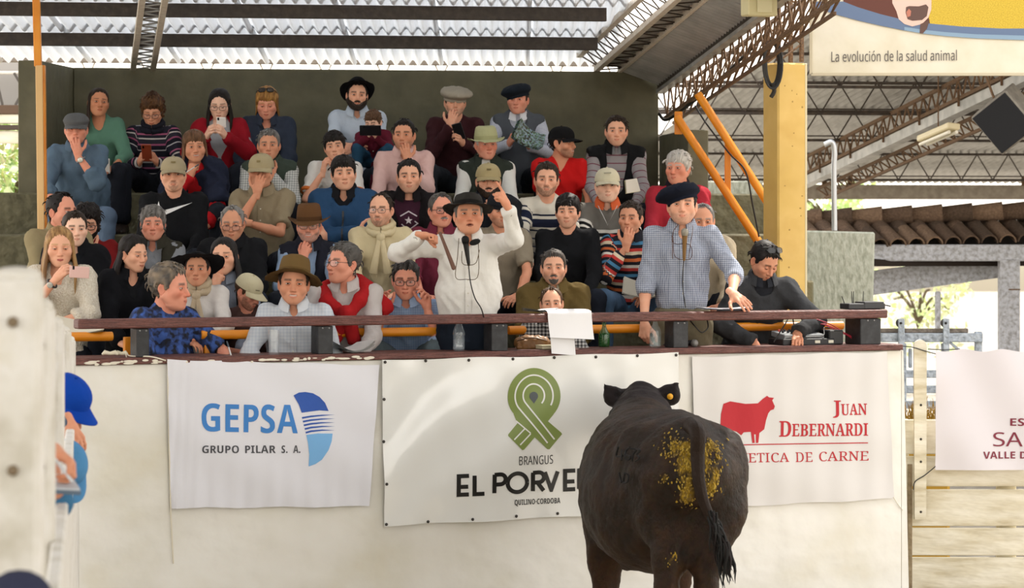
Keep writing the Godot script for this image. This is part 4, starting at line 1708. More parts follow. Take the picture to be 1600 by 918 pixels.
	phone(d.root.position + d.J.wri[1] + Vector3(-0.035, 0.09, 0.06), Vector3(0, 0.5, -1), Vector3(-0.3, 1, 0.3), Vector3(0.07, 0.13, 0.010), hexc("17171a"), "black phone held by the man in the grey beret")
	d = {"label": "man in a dark navy beret and grey knitted vest over a pale striped shirt", "skin": ruddy, "hairc": dark, "hair": "short", "turn": -0.18, "hat": ["beret", hexc("1b222b"), 0.05, 0.24, 1.0], "flop": Vector2(-0.01, 0.0), "top": {"c": check_mat("c9ccd6", "8f98ad", 0.012, 0.35), "neck": "collar", "collarc": hexc("d5d8de")}, "over": {"name": "vest", "c": hexc("4f545b"), "deep": 0.2, "gap": 0.03, "collar": false}, "left": ["hold", Vector3(0, 0.06, 0)], "right": ["hold", Vector3(0.02, 0.04, 0)], "wide": 1.05}
	sit(5, 809, 156, d)
	var mid_h: Vector3 = d.root.position + (d.J.wri[0] + d.J.wri[1]) / 2 as Vector3
	sheets("magazine", "colour magazine held open by the man in the navy beret", "magazine", Transform3D(Basis.from_euler(Vector3(-0.5, 0.5, -0.55)), mid_h + Vector3(0.05, 0.05, 0.10)), 0.22, 0.15, 4, [rough_mat([[0.0, hexc("1f1814")], [0.42, hexc("3a2a22")], [0.46, hexc("2f6a35")], [0.54, hexc("4d8a48")], [0.57, hexc("c9d2cf")], [0.66, hexc("5a6f93")], [1.0, hexc("dfe3e0")]], 0.02, 4.0, 0.4, 0.0, 0.0, false)], 0.05)
	# ---- fourth row
	d = {"label": "man in a grey flat cap and denim shirt resting his chin on his hand", "skin": ruddy, "hairc": grey, "turn": 0.1, "hat": ["flat", hexc("5b5c5e"), 0.12, 0.0], "wide": 1.12, "lean": Vector2(-0.05, 0.22), "top": {"c": hexc("566a7d"), "neck": "open", "sleeve": 0.74, "wrinkle": 0.012}, "left": "lap", "right": "mouth", "trousers": hexc("5b6d84"), "belly": 0.5, "knee": 0.02}
	sit(4, 119, 202, d)
	watch(d, 1, hexc("8b8d90"))
	d = {"label": "brown-haired woman smiling in a red sweater and dark shawl, holding a pen", "female": true, "mouth": 1, "skin": tan, "hairc": Color(0.09, 0.045, 0.022), "hairc2": Color(0.16, 0.08, 0.04), "hair": "fringe", "hairt": 0.022, "roll": 0.05, "turn": 0.2, "locks": [[1.3, 2.3, 5, 0.13, 0.02], [4.0, 5.0, 5, 0.13, 0.02]], "top": {"name": "sweater", "c": hexc("ad1a20"), "neck": "crew"}, "left": ["fist", Vector3(-0.03, -0.01, 0.03)], "right": "lap", "wide": 0.95, "lean": Vector2(0, 0.2)}
	sit(4, 304, 230, d)
	shawl(d, hexc("232839"))
	pen_in(d, 0, "white pen between the fingers of the woman in the red sweater", hexc("e8e8e8"))
	d = {"label": "grey-haired man in a dark green quilted vest over a checked shirt", "skin": tan, "hairc": greydark, "hairc2": grey, "quiff": 0.010, "turn": 0.05, "top": {"c": check_mat("d8d8d4", "7e8280", 0.016), "neck": "collar"}, "over": {"name": "vest", "c": hexc("3a443c"), "deep": 0.34, "gap": 0.04}, "left": "lap", "right": "chin"}
	sit(4, 420, 227, d)
	d = {"label": "black-haired boy in a white tee with orange sleeve bands leaning on his hand", "skin": fair, "hairc": black, "hair": "fringe", "hairt": 0.020, "s": 0.94, "roll": 0.12, "top": {"name": "tee", "c": hexc("d9d7d2"), "neck": "crew", "sleeve": 0.42}, "left": "cheek", "right": "lap", "lean": Vector2(0.02, 0.2), "cat": "boy"}
	sit(4, 523, 229, d)
	sleeve_bands(d, hexc("c2682e"), 0.42)
	d = {"label": "dark-haired man in a pale pink shirt with his hand over his mouth", "skin": tan, "hairc": black, "quiff": 0.008, "hairt": 0.010, "turn": -0.12, "stubble": 0.4, "top": {"c": hexc("d5b1ab"), "neck": "open", "buttons": true}, "left": "lap", "right": "mouth", "trousers": hexc("39424f"), "wide": 1.06}
	sit(4, 631, 211, d)
	d = {"label": "older man in a pale green sun hat and dark vest over a white shirt", "skin": ruddy, "red": 0.8, "hairc": white, "hair": "short", "mouth": 0, "turn": 0.25, "eye": 0.55, "hat": ["wide", hexc("a9a981"), 0.05, 0.05, 0.75, 0.105], "brim": 0.012, "bandc": hexc("9b9b74"), "top": {"c": hexc("d9d9d4"), "neck": "collar"}, "over": {"name": "vest", "c": hexc("2f352f"), "deep": 0.36, "gap": 0.06}, "left": "lap", "right": "lap", "wide": 1.05}
	sit(4, 760, 226, d)
	d = {"label": "smiling man in a black cap and bright red V-neck tee turned to his side", "skin": tan, "mouth": 1, "hairc": black, "stubble": 0.6, "turn": 1.05, "yaw": 0.2, "hat": ["cap", hexc("141416"), 0.02, 0.0], "capmark": [[-0.075, 0.025, 0.025, 0.03, 0.012]], "markc": hexc("d57a28"), "top": {"name": "tee", "c": hexc("c01c1c"), "neck": "v", "sleeve": 0.36}, "left": "lap", "right": "lap"}
	sit(4, 879, 223, d)
	d = {"label": "man in a black vest over a grey shirt with thin burgundy stripes", "skin": fair, "hairc": dark, "hairt": 0.010, "quiff": 0.006, "stubble": 0.25, "wide": 1.15, "top": {"c": stripe_mat([[0.048, "8e8a8c"], [0.007, "6b3a48"]]), "neck": "collar", "collarc": hexc("77797c")}, "over": {"name": "vest", "c": hexc("17181a"), "deep": 0.40, "gap": 0.09, "undone": true, "thick": 0.022, "high": 1.4}, "left": "lap", "right": "lap"}
	sit(4, 963, 205, d)
	sheets("catalogue", "folded catalogue standing on the lap of the man in the striped long-sleeve", "catalogue", Transform3D(Basis.from_euler(Vector3(-0.15, 0.9, 0.1)), P(985, 291, 20.75)), 0.15, 0.09, 2, ["c9c5a0", "d8d6cc"], 0.02)
	d = {"label": "white-haired man in a red sweater looking aside, by the yellow stair rail", "skin": ruddy, "red": 0.8, "hairc": white, "hair": "fringe", "hairt": 0.020, "turn": -0.42, "fat": 0.7, "belly": 0.8, "wide": 1.12, "ground": 2.1, "top": {"name": "sweater", "c": hexc("a82f3c"), "neck": "crew", "collarc": hexc("24202a")}, "left": "lap", "right": "lap"}
	sit(3, 1059, 263, d, 0.35)
	# ---- third row
	d = {"label": "goateed man in a beige cap and black sweatshirt with a white swoosh on the chest", "skin": fair, "hairc": dark, "fat": 0.6, "belly": 0.9, "wide": 1.16, "beard": "goatee", "beardt": 0.003, "hat": ["cap", hexc("a1957a"), 0.02, 0.0], "capmark": [[0.0, 0.055, 0.107, 0.03, 0.012]], "markc": hexc("7d6f4c"), "turn": 0.1,
		"top": {"name": "sweatshirt", "c": hexc("16171a"), "neck": "crew", "marks": [["swoosh", [swoosh(Vector2(-0.105, -0.155), 0.235)], hexc("dedede"), "white swoosh"]]}, "left": "lap", "right": "lap", "lean": Vector2(0, 0.04)}
	sit(3, 271, 273, d)
	d = {"label": "man in a khaki cap and khaki short-sleeve shirt covering his face with his hand", "skin": tan, "hairc": grey, "fat": 0.5, "belly": 0.8, "wide": 1.12, "hat": ["cap", hexc("a39677"), 0.12, 0.0], "capmark": [[0.0, 0.05, 0.107, 0.025, 0.014]], "markc": hexc("8a7a55"), "turn": -0.1, "top": {"c": hexc("8d8068"), "neck": "collar", "sleeve": 0.42, "buttons": true}, "left": ["mouth", Vector3(-0.02, 0.05, 0.01)], "right": ["cross", Vector3(0.02, 0.06, 0.04)]}
	sit(3, 408, 268, d)
	d = {"label": "young black-haired man in a blue jacket sitting with folded arms", "skin": fair, "hairc": black, "hair": "fringe", "hairt": 0.018, "turn": 0.12, "roll": 0.05, "fat": 0.5, "wide": 1.1, "top": {"c": hexc("1d1f24"), "neck": "open"}, "over": {"c": hexc("2a4768"), "sleeve": 1.0, "deep": 0.12, "gap": 0.02, "collarc": hexc("1b1c20"), "zip": true, "wing": 0.3}, "left": "cross", "right": ["cross", Vector3(0, -0.03, -0.01)]}
	sit(3, 537, 271, d)
	d = {"label": "young man in a black puffer jacket over a maroon tee printed with a star", "skin": fair, "hairc": black, "hairt": 0.010, "quiff": 0.010, "stubble": 0.35, "turn": 0.05, "top": {"name": "tee", "c": hexc("3e2130"), "neck": "crew", "marks": [["star_print", [star(Vector2(0.0, -0.165), 0.028)], hexc("d9cfd2"), "white star print"], ["badge_line", badge(Vector2(0.0, -0.165), 0.080), hexc("c9bfc4")]]}, "over": {"c": hexc("1a1719"), "sleeve": 1.0, "gap": 0.11, "deep": 0.34, "undone": true, "thick": 0.020, "wrinkle": 0.012}, "left": "lap", "right": "lap"}
	sit(3, 639, 276, d)
	d = {"label": "bearded man in a tan cap and dark jacket behind the auctioneer's hat", "skin": fair, "hairc": dark, "beard": "full", "beardt": 0.005, "hat": ["cap", hexc("a2946f"), 0.06, 0.0], "capmark": [[0.0, 0.055, 0.107, 0.03, 0.012]], "markc": hexc("6f6344"), "turn": 0.05, "top": {"c": hexc("2a2f38"), "neck": "collar"}, "over": {"c": hexc("22242a"), "sleeve": 1.0, "deep": 0.2}, "left": "lap", "right": "chin"}
	sit(3, 763, 283, d)
	var rows := [[0.09, "d8d2c4"], [0.012, "262a3c"], [0.02, "d8d2c4"], [0.055, "23283b"], [0.02, "d8d2c4"], [0.010, "33384a"], [0.05, "d2ccbe"], [0.008, "44485a"], [0.05, "d2ccbe"], [0.008, "44485a"], [0.06, "d2ccbe"], [0.008, "44485a"], [0.35, "d2ccbe"]]
	d = {"label": "young bearded man in a cream sweater with a navy band across the chest", "skin": fair, "hairc": dark, "quiff": 0.012, "hairt": 0.014, "beard": "full", "beardt": 0.002, "roll": -0.03, "top": {"name": "sweater", "c": stripe_mat(rows), "neck": "crew"}, "left": "lap", "right": "lap", "lean": Vector2(0, 0.2)}
	sit(3, 854, 281, d)
	rows = [[0.15, "6b6863"], [0.02, "d6d3cc"], [0.022, "1d1d1f"], [0.02, "d6d3cc"], [0.024, "1d1d1f"], [0.02, "d6d3cc"], [0.026, "1d1d1f"], [0.02, "d6d3cc"], [0.024, "1d1d1f"], [0.5, "6b6863"]]
	d = {"label": "heavy man in a cream cap and grey polo with an orange collar and black stripes", "skin": pale, "hairc": dark, "fat": 0.8, "belly": 0.6, "wide": 1.1, "stubble": 0.25, "hat": ["cap", hexc("c2bba2"), 0.04, 0.0], "capmark": [[0.0, 0.06, 0.105, 0.05, 0.008]], "markc": hexc("8f8a78"), "roll": 0.02, "eye": 0.6, "top": {"name": "polo", "c": stripe_mat(rows), "neck": "open", "collarc": hexc("bf5a34"), "sleeve": 0.50}, "left": "lap", "right": "lap", "lean": Vector2(0.0, 0.2)}
	sit(3, 949, 290, d)
	necklace(d, Color(0.7, 0.7, 0.7))
	# ---- second row
	d = {"label": "large balding man in a beige shirt seen in profile behind the blonde woman", "skin": ruddy, "hairc": black, "hair": "receding", "hairt": 0.009, "turn": 0.95, "yaw": 0.5, "fat": 0.8, "belly": 0.8, "wide": 1.2, "hs": 1.08, "top": {"c": hexc("8f8263"), "neck": "collar", "buttons": true}, "left": "lap", "right": "lap"}
	sit(2, 97, 331, d, -0.25)
	d = {"label": "curly black-haired man in glasses and a red shirt with his hand at his beard", "skin": fair, "hairc": black, "hair": "shaggy", "hairt": 0.032, "curl": 0.020, "pitch": 0.25, "turn": 0.1, "lid": 0.4, "beard": "full", "beardt": 0.006, "glassc": Color(0.015, 0.015, 0.015), "glassw": 0.0022, "top": {"c": hexc("7c1f20"), "neck": "crew"}, "left": "lap", "right": "mouth"}
	sit(2, 136, 349, d, 0.1)
	d = {"label": "boy in a black jacket half hidden behind the blonde woman with the phone", "skin": pale, "s": 0.92, "hairc": dark, "turn": 0.3, "top": {"c": hexc("22252b"), "neck": "crew"}, "over": {"c": hexc("15161a"), "sleeve": 1.0, "deep": 0.15}, "left": "lap", "right": "lap", "ground": 1.62, "cat": "boy"}
	sit(1, 117, 358, d, 0.55)
	d = {"label": "man with shaggy grey hair in a dark olive vest over a grey shirt", "skin": ruddy, "red": 0.7, "hairc": greydark, "hairc2": grey, "hair": "shaggy", "hairt": 0.022, "turn": 0.1, "eye": 0.55, "fat": 0.5, "top": {"c": hexc("83868c"), "neck": "open"}, "over": {"name": "vest", "c": hexc("34322a"), "deep": 0.36, "gap": 0.07, "undone": true}, "left": "lap", "right": "lap"}
	sit(2, 239, 350, d)
	d = {"label": "grey-haired man in black with small glasses low on his nose", "skin": tan, "hairc": grey, "hair": "receding", "hairt": 0.010, "pitch": 0.16, "lid": 0.3, "fat": 0.3, "glassc": wire, "glassat": Transform3D(Basis.IDENTITY, Vector3(0, -0.012, 0.005)), "top": {"c": hexc("1b1c20"), "neck": "open"}, "over": {"c": hexc("191a1d"), "sleeve": 1.0, "deep": 0.2}, "left": "lap", "right": "lap", "wide": 1.1, "belly": 0.5}
	sit(2, 363, 349, d)
	d = {"label": "man in a tall brown hat, glasses and a dark vest stroking his chin", "skin": ruddy, "hairc": grey, "mouth": 1, "fat": 0.5, "glassc": wire, "hat": ["wide", hexc("5e4128"), 0.08, 0.02, 0.85, 0.120], "brim": 0.022, "bandc": hexc("4c3420"), "beard": "full", "beardt": 0.002, "beardc": grey, "top": {"c": hexc("93a9c6"), "neck": "open", "collarc": hexc("9fb3cd")}, "over": {"name": "vest", "c": hexc("23242e"), "deep": 0.36, "gap": 0.06}, "left": "chin", "right": "lap"}
	sit(2, 483, 353, d)
	d = {"label": "balding man in glasses with a goatee and a cream scarf round his neck", "skin": fair, "hairc": dark, "hair": "receding", "hairt": 0.005, "turn": -0.22, "beard": "goatee", "beardt": 0.003, "glassc": wire, "stubble": 0.4, "top": {"c": hexc("cdbf9b"), "neck": "collar", "sleeve": 0.72}, "left": "lap", "right": "lap", "wide": 1.1}
	sit(2, 595, 328, d)
	scarf_knot(d, hexc("cbbd9a"))
	d = {"label": "man with glasses and a grey moustache in a maroon shirt", "skin": ruddy, "red": 0.7, "hairc": greydark, "hair": "receding", "hairt": 0.012, "turn": 0.30, "fat": 0.6, "beard": "moustache", "beardc": grey, "beardt": 0.007, "glassc": Color(0.02, 0.02, 0.02), "glassw": 0.002, "top": {"c": hexc("6e2b3c"), "neck": "open", "sleeve": 0.72}, "left": "lap", "right": "lap", "wide": 1.12, "belly": 0.6}
	sit(2, 689, 329, d)
	d = {"label": "man in a beige tee half hidden behind the auctioneer's raised arm", "skin": tan, "hairc": black, "hat": ["beret", hexc("1c1d22"), 0.1, -0.1, 0.85], "turn": 0.2, "stubble": 0.5, "top": {"c": hexc("877d6c"), "neck": "crew", "sleeve": 0.42}, "left": "lap", "right": "lap"}
	sit(2, 782, 330, d)
	d = {"label": "young black-haired man in a plain black sweater", "skin": fair, "hairc": black, "hair": "fringe", "hairt": 0.022, "curl": 0.006, "stubble": 0.3, "turn": -0.12, "wide": 1.1, "top": {"name": "sweater", "c": hexc("17181b"), "neck": "crew"}, "left": "lap", "right": "lap", "trousers": hexc("20242e")}
	sit(2, 887, 331, d)
	rows = []
	for c in ["27262c", "4d83a8", "27262c", "c3443f", "d8c9ad", "27262c", "c86a3e", "27262c", "d8d3c8", "c3443f"]:
		rows.append([0.021, c])
	d = {"label": "dark-haired man in a polo of many coloured stripes biting his nails", "skin": tan, "hairc": dark, "hairt": 0.012, "turn": -0.32, "gaze": Vector2(0.2, 0), "stubble": 0.3, "top": {"name": "polo", "c": stripe_mat(rows), "neck": "open", "collarc": hexc("222329"), "sleeve": 0.9}, "left": "mouth", "right": ["lap", Vector3(0, 0.05, 0)], "trousers": hexc("4b627c"), "lean": Vector2(0, 0.18)}
	sit(2, 985, 341, d)
	necked_paper(d, "catalogue on the lap of the man in coloured stripes")
	d = {"label": "grey-haired man in a beige jacket behind the standing man in the beret", "skin": tan, "hairc": grey, "hair": "receding", "hairt": 0.010, "fat": 0.5, "stubble": 0.2, "pitch": 0.1, "top": {"c": hexc("a89a83"), "neck": "collar"}, "over": {"c": hexc("b3a58c"), "sleeve": 1.0, "deep": 0.25}, "left": "lap", "right": "lap"}
	sit(2, 1098, 345, d, -0.1)
	# ---- front row behind the rail
	d = {"label": "blonde long-haired woman in a cream lace sweater filming with a pink phone", "female": true, "skin": fair, "hairc": Color(0.45, 0.27, 0.11), "hairc2": Color(0.20, 0.10, 0.04), "hair": "long", "turn": 0.20, "pitch": 0.10, "lid": 0.7, "lip": sl("a8524e"), "ground": 1.54, "locks": [[1.1, 2.2, 8, 0.30, 0.06], [2.2, 4.1, 9, 0.30, -0.02], [4.1, 5.18, 8, 0.32, 0.06]],
		"top": {"name": "sweater", "c": rough_mat([[0.0, hexc("b3a58c")], [0.42, hexc("c9bfac")], [0.55, hexc("d8d1c3")], [1.0, hexc("e0dacd")]], 0.05, 3.0, 0.95, 1.0, 0.0, false), "neck": "scoop", "sleeve": 0.74, "wrinkle": 0.011}, "left": [Vector3(-0.015, -0.20, 0.26), "grip", Vector3(-0.6, 0.6, 0.15), Vector3(-0.5, -0.2, -0.8), Vector3(0.6, -1, 0.1)], "right": [Vector3(0.0, -0.48, 0.26), "relax", Vector3(-0.5, -0.4, 0.8), Vector3(0, -1, 0), Vector3(1, -0.4, 0)], "s": 0.97, "hs": 1.04}
	sit(1, 93, 386, d, 0.0)
	watch(d, 0, hexc("3c3c3e"))
	phone(P(124, 425, d.at[2] - 0.33), Vector3(-0.1, 0.1, -1), Vector3(0.05, 1, 0), Vector3(0.115, 0.068, 0.009), hexc("d9b3ab"), "pink phone held up by the blonde woman")
	sheets("catalogue", "open catalogue under the blonde woman's hand on the rail", "catalogue", Transform3D(Basis.from_euler(Vector3(-1.25, 0.1, -0.1)), P(125, 511, 17.5)), 0.30, 0.21, 2, ["b9a98c", "d3cbb8"], 0.03)
	d = {"label": "young woman with black hair and a black jacket looking towards the ring", "female": true, "skin": fair, "hairc": black, "hair": "pulled", "hairt": 0.022, "turn": 0.85, "yaw": 0.25, "pitch": 0.12, "mouth": 0, "lid": 0.35, "ground": 1.52, "locks": [[1.9, 2.8, 6, 0.27, -0.02, 0.02], [2.8, 4.1, 8, 0.26, -0.02, 0.02], [4.1, 4.6, 4, 0.27, 0.0, 0.02]], "top": {"c": hexc("1a1b1f"), "neck": "v"}, "over": {"c": hexc("15161a"), "sleeve": 1.0, "deep": 0.2, "gap": 0.04}, "left": "lap", "right": "lap", "s": 0.90}
	sit(1, 209, 397, d, 0.15)
	d = {"label": "heavy man with curly grey hair in a blue camouflage tee writing at the ledge", "skin": ruddy, "red": 0.8, "hairc": greydark, "hairc2": Color(0.22, 0.17, 0.12), "hair": "short", "hairt": 0.020, "curl": 0.012, "turn": 1.25, "yaw": 0.75, "pitch": 0.05, "fat": 1.0, "belly": 0.8, "wide": 1.15, "hs": 1.14, "ground": 1.25, "top": {"name": "tee", "c": camo_mat(), "neck": "crew", "sleeve": 0.50}, "left": [Vector3(0.12, -0.52, 0.30), "grip", Vector3(0.2, -0.3, 1), Vector3(0.5, -1, 0), Vector3(0.8, -0.8, 0)], "right": [Vector3(0.16, -0.43, 0.36), "grip", Vector3(-0.6, -0.2, 0.7), Vector3(-0.3, -1, 0), Vector3(0.9, -0.6, 0)]}
	sit(1, 266, 449, d, -0.45)
	pen_in(d, 1, "white ballpoint pen in the writing hand of the man in camouflage", hexc("e6e6e6"))
	d = {"label": "boy in a black wide-brim hat and white shirt with a beige neckerchief", "s": 0.84, "hs": 1.06, "skin": tan, "hairc": black, "hat": ["wide", hexc("16161a"), -0.42, 0.06, 1.35, 0.055], "brim": 0.010, "bandc": hexc("0c0c0e"), "bandc2": 0, "eye": 1.0, "ground": 1.45, "top": {"c": hexc("cfcbc8"), "neck": "collar", "buttons": true, "sleeve": 0.8}, "left": [Vector3(0.06, -0.52, 0.28), "relax", Vector3(-0.9, -0.2, 0.4), Vector3(0, -1, -0.2), Vector3(0.9, -0.5, 0)], "right": [Vector3(0.02, -0.50, 0.26), "relax", Vector3(-0.9, -0.1, 0.4), Vector3(0, -1, -0.2), Vector3(0.9, -0.5, 0)], "cat": "boy"}
	sit(1, 308, 420, d, -0.15)
	scarf_knot(d, hexc("b5a58c"))
	d = {"label": "woman with very long straight black hair leaning her chin on her fist", "female": true, "skin": fair, "hairc": black, "hair": "long", "turn": -0.10, "roll": 0.05, "ground": 1.42, "locks": [[1.1, 2.2, 8, 0.40, 0.05], [2.2, 4.1, 9, 0.36, -0.02], [4.1, 5.18, 8, 0.42, 0.06]], "top": {"c": hexc("9aa3b4"), "neck": "collar"}, "left": ["fist", Vector3(0.0, 0.015, 0.0)], "right": "lap", "s": 0.97}
	sit(1, 350, 401, d, 0.22)
	d = {"label": "bearded man in a cream cap bending down beside the long-haired woman", "skin": ruddy, "hairc": mid, "beard": "full", "beardt": 0.003, "turn": 1.0, "pitch": 0.45, "s": 0.86, "ground": 1.36, "hat": ["cap", hexc("c4bc9e"), 0.05, 0.0], "capmark": [[-0.03, 0.03, 0.10, 0.03, 0.006]], "markc": hexc("7d7763"), "top": {"c": hexc("4e3a37"), "neck": "crew", "sleeve": 0.45}, "left": [Vector3(0.06, -0.42, 0.30), "relax", Vector3(-0.9, -0.2, 0.4), Vector3(0, -1, -0.2), Vector3(0.9, -0.5, 0)], "right": "lap"}
	sit(1, 388, 456, d, 0.0)
	d = {"label": "smiling man in a broad brown hat and pale blue shirt at the ledge", "skin": tan, "mouth": 1, "hairc": dark, "hairt": 0.014, "turn": 0.06, "roll": -0.04, "hs": 1.08, "eye": 0.6, "hat": ["wide", hexc("65502f"), -0.26, -0.06, 1.0, 0.115], "brim": -0.022, "bandc": hexc("5a4527"), "ground": 1.24, "top": {"c": check_mat("c7ccd2", "b3bcc8", 0.02, 0.4), "neck": "open", "collarc": hexc("cdd3da"), "buttons": true}, "left": [Vector3(0.10, -0.55, 0.25), "relax", Vector3(-0.6, -0.2, 0.8), Vector3(0, -1, -0.2), Vector3(0.9, -0.5, 0)], "right": [Vector3(0.08, -0.55, 0.25), "relax", Vector3(-0.8, -0.2, 0.5), Vector3(0, -1, -0.2), Vector3(0.9, -0.5, 0)], "wide": 1.1}
	sit(1, 459, 443, d, -0.38)
	d = {"label": "man in glasses and a pale shirt with a red sweater knotted over his shoulders", "skin": ruddy, "hairc": greydark, "hairt": 0.016, "turn": -0.80, "yaw": -0.1, "pitch": -0.08, "fat": 0.4, "hs": 1.04, "glassc": wire, "ground": 1.33, "top": {"c": hexc("b9b2b0"), "neck": "open", "buttons": true}, "left": "lap", "right": "lap", "wide": 1.12}
	sit(1, 536, 412, d, -0.1)
	tied_sweater(d, hexc("a11f22"))
	d = {"label": "man in rectangular glasses raising both hands to his temples", "skin": ruddy, "hairc": black, "hairc2": greydark, "quiff": 0.012, "hairt": 0.013, "pitch": 0.14, "lid": 0.3, "glassc": Color(0.02, 0.02, 0.02), "glassw": 0.002, "ground": 1.50, "top": {"c": check_mat("9db1cd", "7f98bd", 0.014, 0.4), "neck": "open", "sleeve": 0.66, "collarc": hexc("93a8c6")}, "left": [Vector3(0.135, -0.20, 0.08), "loose", Vector3(0.12, 1, -0.1), Vector3(-0.6, 0.1, 0.8), Vector3(0.3, -1, 0.3)], "right": [Vector3(0.140, -0.18, 0.08), "loose", Vector3(-0.05, 1, 0.05), Vector3(-0.7, 0.1, 0.6), Vector3(0.3, -1, 0.3)], "trousers": hexc("5d6a70"), "perch": false, "knee": 0.10, "foot": -0.4, "lean": Vector2(0, 0.27)}
	sit(1, 634, 437, d, 0.10)
	auctioneer(tan, greydark, grey)
	d = {"label": "man with a grey goatee in an olive work jacket behind the hidden child", "skin": fair, "hairc": Color(0.06, 0.045, 0.035), "hairc2": greydark, "quiff": 0.010, "hairt": 0.010, "beard": "goatee", "beardt": 0.005, "beardc": greydark, "stubble": 0.5, "s": 0.95, "ground": 1.40, "top": {"c": hexc("b8b5a0"), "neck": "open"}, "over": {"c": hexc("62522f"), "sleeve": 1.0, "deep": 0.16, "gap": 0.05, "thick": 0.02, "wing": 0.4}, "left": "lap", "right": "lap", "wide": 1.18, "trousers": hexc("262a34"), "lean": Vector2(0, 0.15)}
	sit(1, 865, 418, d, 0.50)
	d = {"label": "child peeping over the white paper in a black and white checked shirt", "s": 0.84, "skin": fair, "hairc": mid, "hairt": 0.008, "hair": "receding", "eye": 0.7, "roll": 0.04, "ground": 1.30, "top": {"c": check_mat("d6d6d2", "1f1f22", 0.022), "neck": "collar"}, "left": ["lap", Vector3(0, 0.05, -0.08)], "right": ["lap", Vector3(0, 0.05, -0.08)], "cat": "child", "trousers": hexc("353a3c")}
	sit(1, 862, 474, d, 0.08)
	beret_man(fair, black)
	d = {"label": "man in a dark grey jacket bent over the mixer with sunglasses on his head", "skin": tan, "hairc": black, "hairt": 0.016, "pitch": 0.62, "turn": 0.62, "yaw": 0.15, "ground": 1.30, "lid": 1.0, "stubble": 0.4, "top": {"c": hexc("27292e"), "neck": "collar"}, "over": {"c": hexc("3a3b3d"), "sleeve": 1.0, "deep": 0.2, "gap": 0.02, "zip": true, "thick": 0.018, "high": 1.0, "wing": 0.6}, "left": [Vector3(0.12, -0.52, 0.22), "relax", Vector3(-0.1, -0.8, 0.5), Vector3(0, -0.6, -0.6), Vector3(0.8, -0.4, 0)], "right": [Vector3(0.16, -0.46, 0.26), "relax", Vector3(-0.2, -0.5, 0.8), Vector3(0, -1, -0.2), Vector3(0.9, -0.5, 0)], "wide": 1.05, "lean": Vector2(0.1, 0.30), "trousers": hexc("2b4a78")}
	d.glassc = Color(0.012, 0.012, 0.012)
	d.glassat = Transform3D(Basis.from_euler(Vector3(-0.8, 0, 0)), Vector3(0, 0.055, -0.020))
	d.dark = true
	sit(1, 1194, 408, d, 0.5)
	ring_side_people(tan, ruddy)

func swoosh(at: Vector2, w: float) -> PackedVector2Array:
	var p := PackedVector2Array()
	for q in [[0.05, 0.40], [0.0, 0.18], [0.06, 0.02], [0.20, 0.0], [0.40, 0.08], [1.0, 0.37], [0.42, 0.20], [0.22, 0.15], [0.12, 0.20], [0.09, 0.28]]:
		p.append(at + Vector2(q[0], q[1]) * w)
	return p

func star(at: Vector2, r: float) -> PackedVector2Array:
	var p := PackedVector2Array()
	for k in 10:
		var a := TAU * k / 10 + PI / 2
		p.append(at + Vector2(cos(a), sin(a)) * (r if k % 2 == 0 else r * 0.42))
	return p

func badge(at: Vector2, r: float) -> Array:
	var out := []
	var line := PackedVector2Array([at + Vector2(-0.7, 0.35) * r, at + Vector2(0.0, 0.75) * r, at + Vector2(0.7, 0.35) * r])
	out.append_array(Geometry2D.offset_polyline(line, 0.004, Geometry2D.JOIN_MITER, Geometry2D.END_BUTT))
	line = PackedVector2Array([at + Vector2(-0.6, -0.3) * r, at + Vector2(0.0, -0.8) * r, at + Vector2(0.75, -0.25) * r, at + Vector2(0.5, -0.05) * r])
	out.append_array(Geometry2D.offset_polyline(line, 0.004, Geometry2D.JOIN_MITER, Geometry2D.END_BUTT))
	return out

func camo_mat() -> StandardMaterial3D:
	var m := StandardMaterial3D.new()
	m.albedo_texture = noise_tex(0.03, [[0.0, hexc("14161f")], [0.46, hexc("171a26")], [0.48, hexc("24345e")], [0.56, hexc("27396a")], [0.58, hexc("3a5aa0")], [1.0, hexc("3f62ad")]], false, FastNoiseLite.TYPE_SIMPLEX_SMOOTH, 2, 1.0, 256, 31)
	m.roughness = 0.9
	m.uv1_triplanar = true
	m.uv1_scale = Vector3.ONE * 2.4
	return m

# a soft roll of cloth round the neck
func scarf_round(d: Dictionary, col: Color, r: float) -> void:
	var J: Dictionary = d.J
	var g := G.new()
	for e in 2:
		var path := []
		var rad := []
		for k in 25:
			var t := TAU * k / 24
			path.append(J.N + Vector3(0, 0.02 - e * 0.035 - 0.03 * cos(t), 0) + J.X * sin(t) * (0.078 + e * 0.012) * J.s + J.Z * (cos(t) * (0.075 + e * 0.012) + 0.01) * J.s)
			rad.append(r * (1.0 + 0.18 * sin(k * 2.3 + e)))
		g.tube(path, rad, 8, 1.0, Color.WHITE, false)
	obj("scarf", g, cloth_mat(col), d.root)

func scarf_knot(d: Dictionary, col: Color) -> void:
	scarf_round(d, col, 0.026 * d.J.s)
	var J: Dictionary = d.J
	var g := G.new()
	g.ball(J.N + J.Z * 0.125 * J.s - J.up * 0.075 * J.s, Vector3(0.034, 0.034, 0.026) * J.s, 10, 8)
	for e in 2:
		var sx := -1.0 if e == 0 else 1.0
		var path := []
		var rad := []
		for k in 9:
			var t := k / 8.0
			path.append(J.N + J.Z * (0.13 + 0.035 * sin(t * 2.6)) * J.s - J.up * (0.08 + 0.25 * t) * J.s + J.X * sx * (0.008 + 0.045 * t) * J.s)
			rad.append((0.016 + 0.014 * t) * J.s)
		g.tube(path, rad, 9, 0.5, Color.WHITE, true, J.Z)
		for k in 6:
			var q: Vector3 = path[8] + J.X * (k - 2.5) * 0.009 * J.s
			g.tube([q, q - J.up * 0.035], [0.0025, 0.0015], 4)
	obj("scarf_ends", g, cloth_mat(col), d.root)

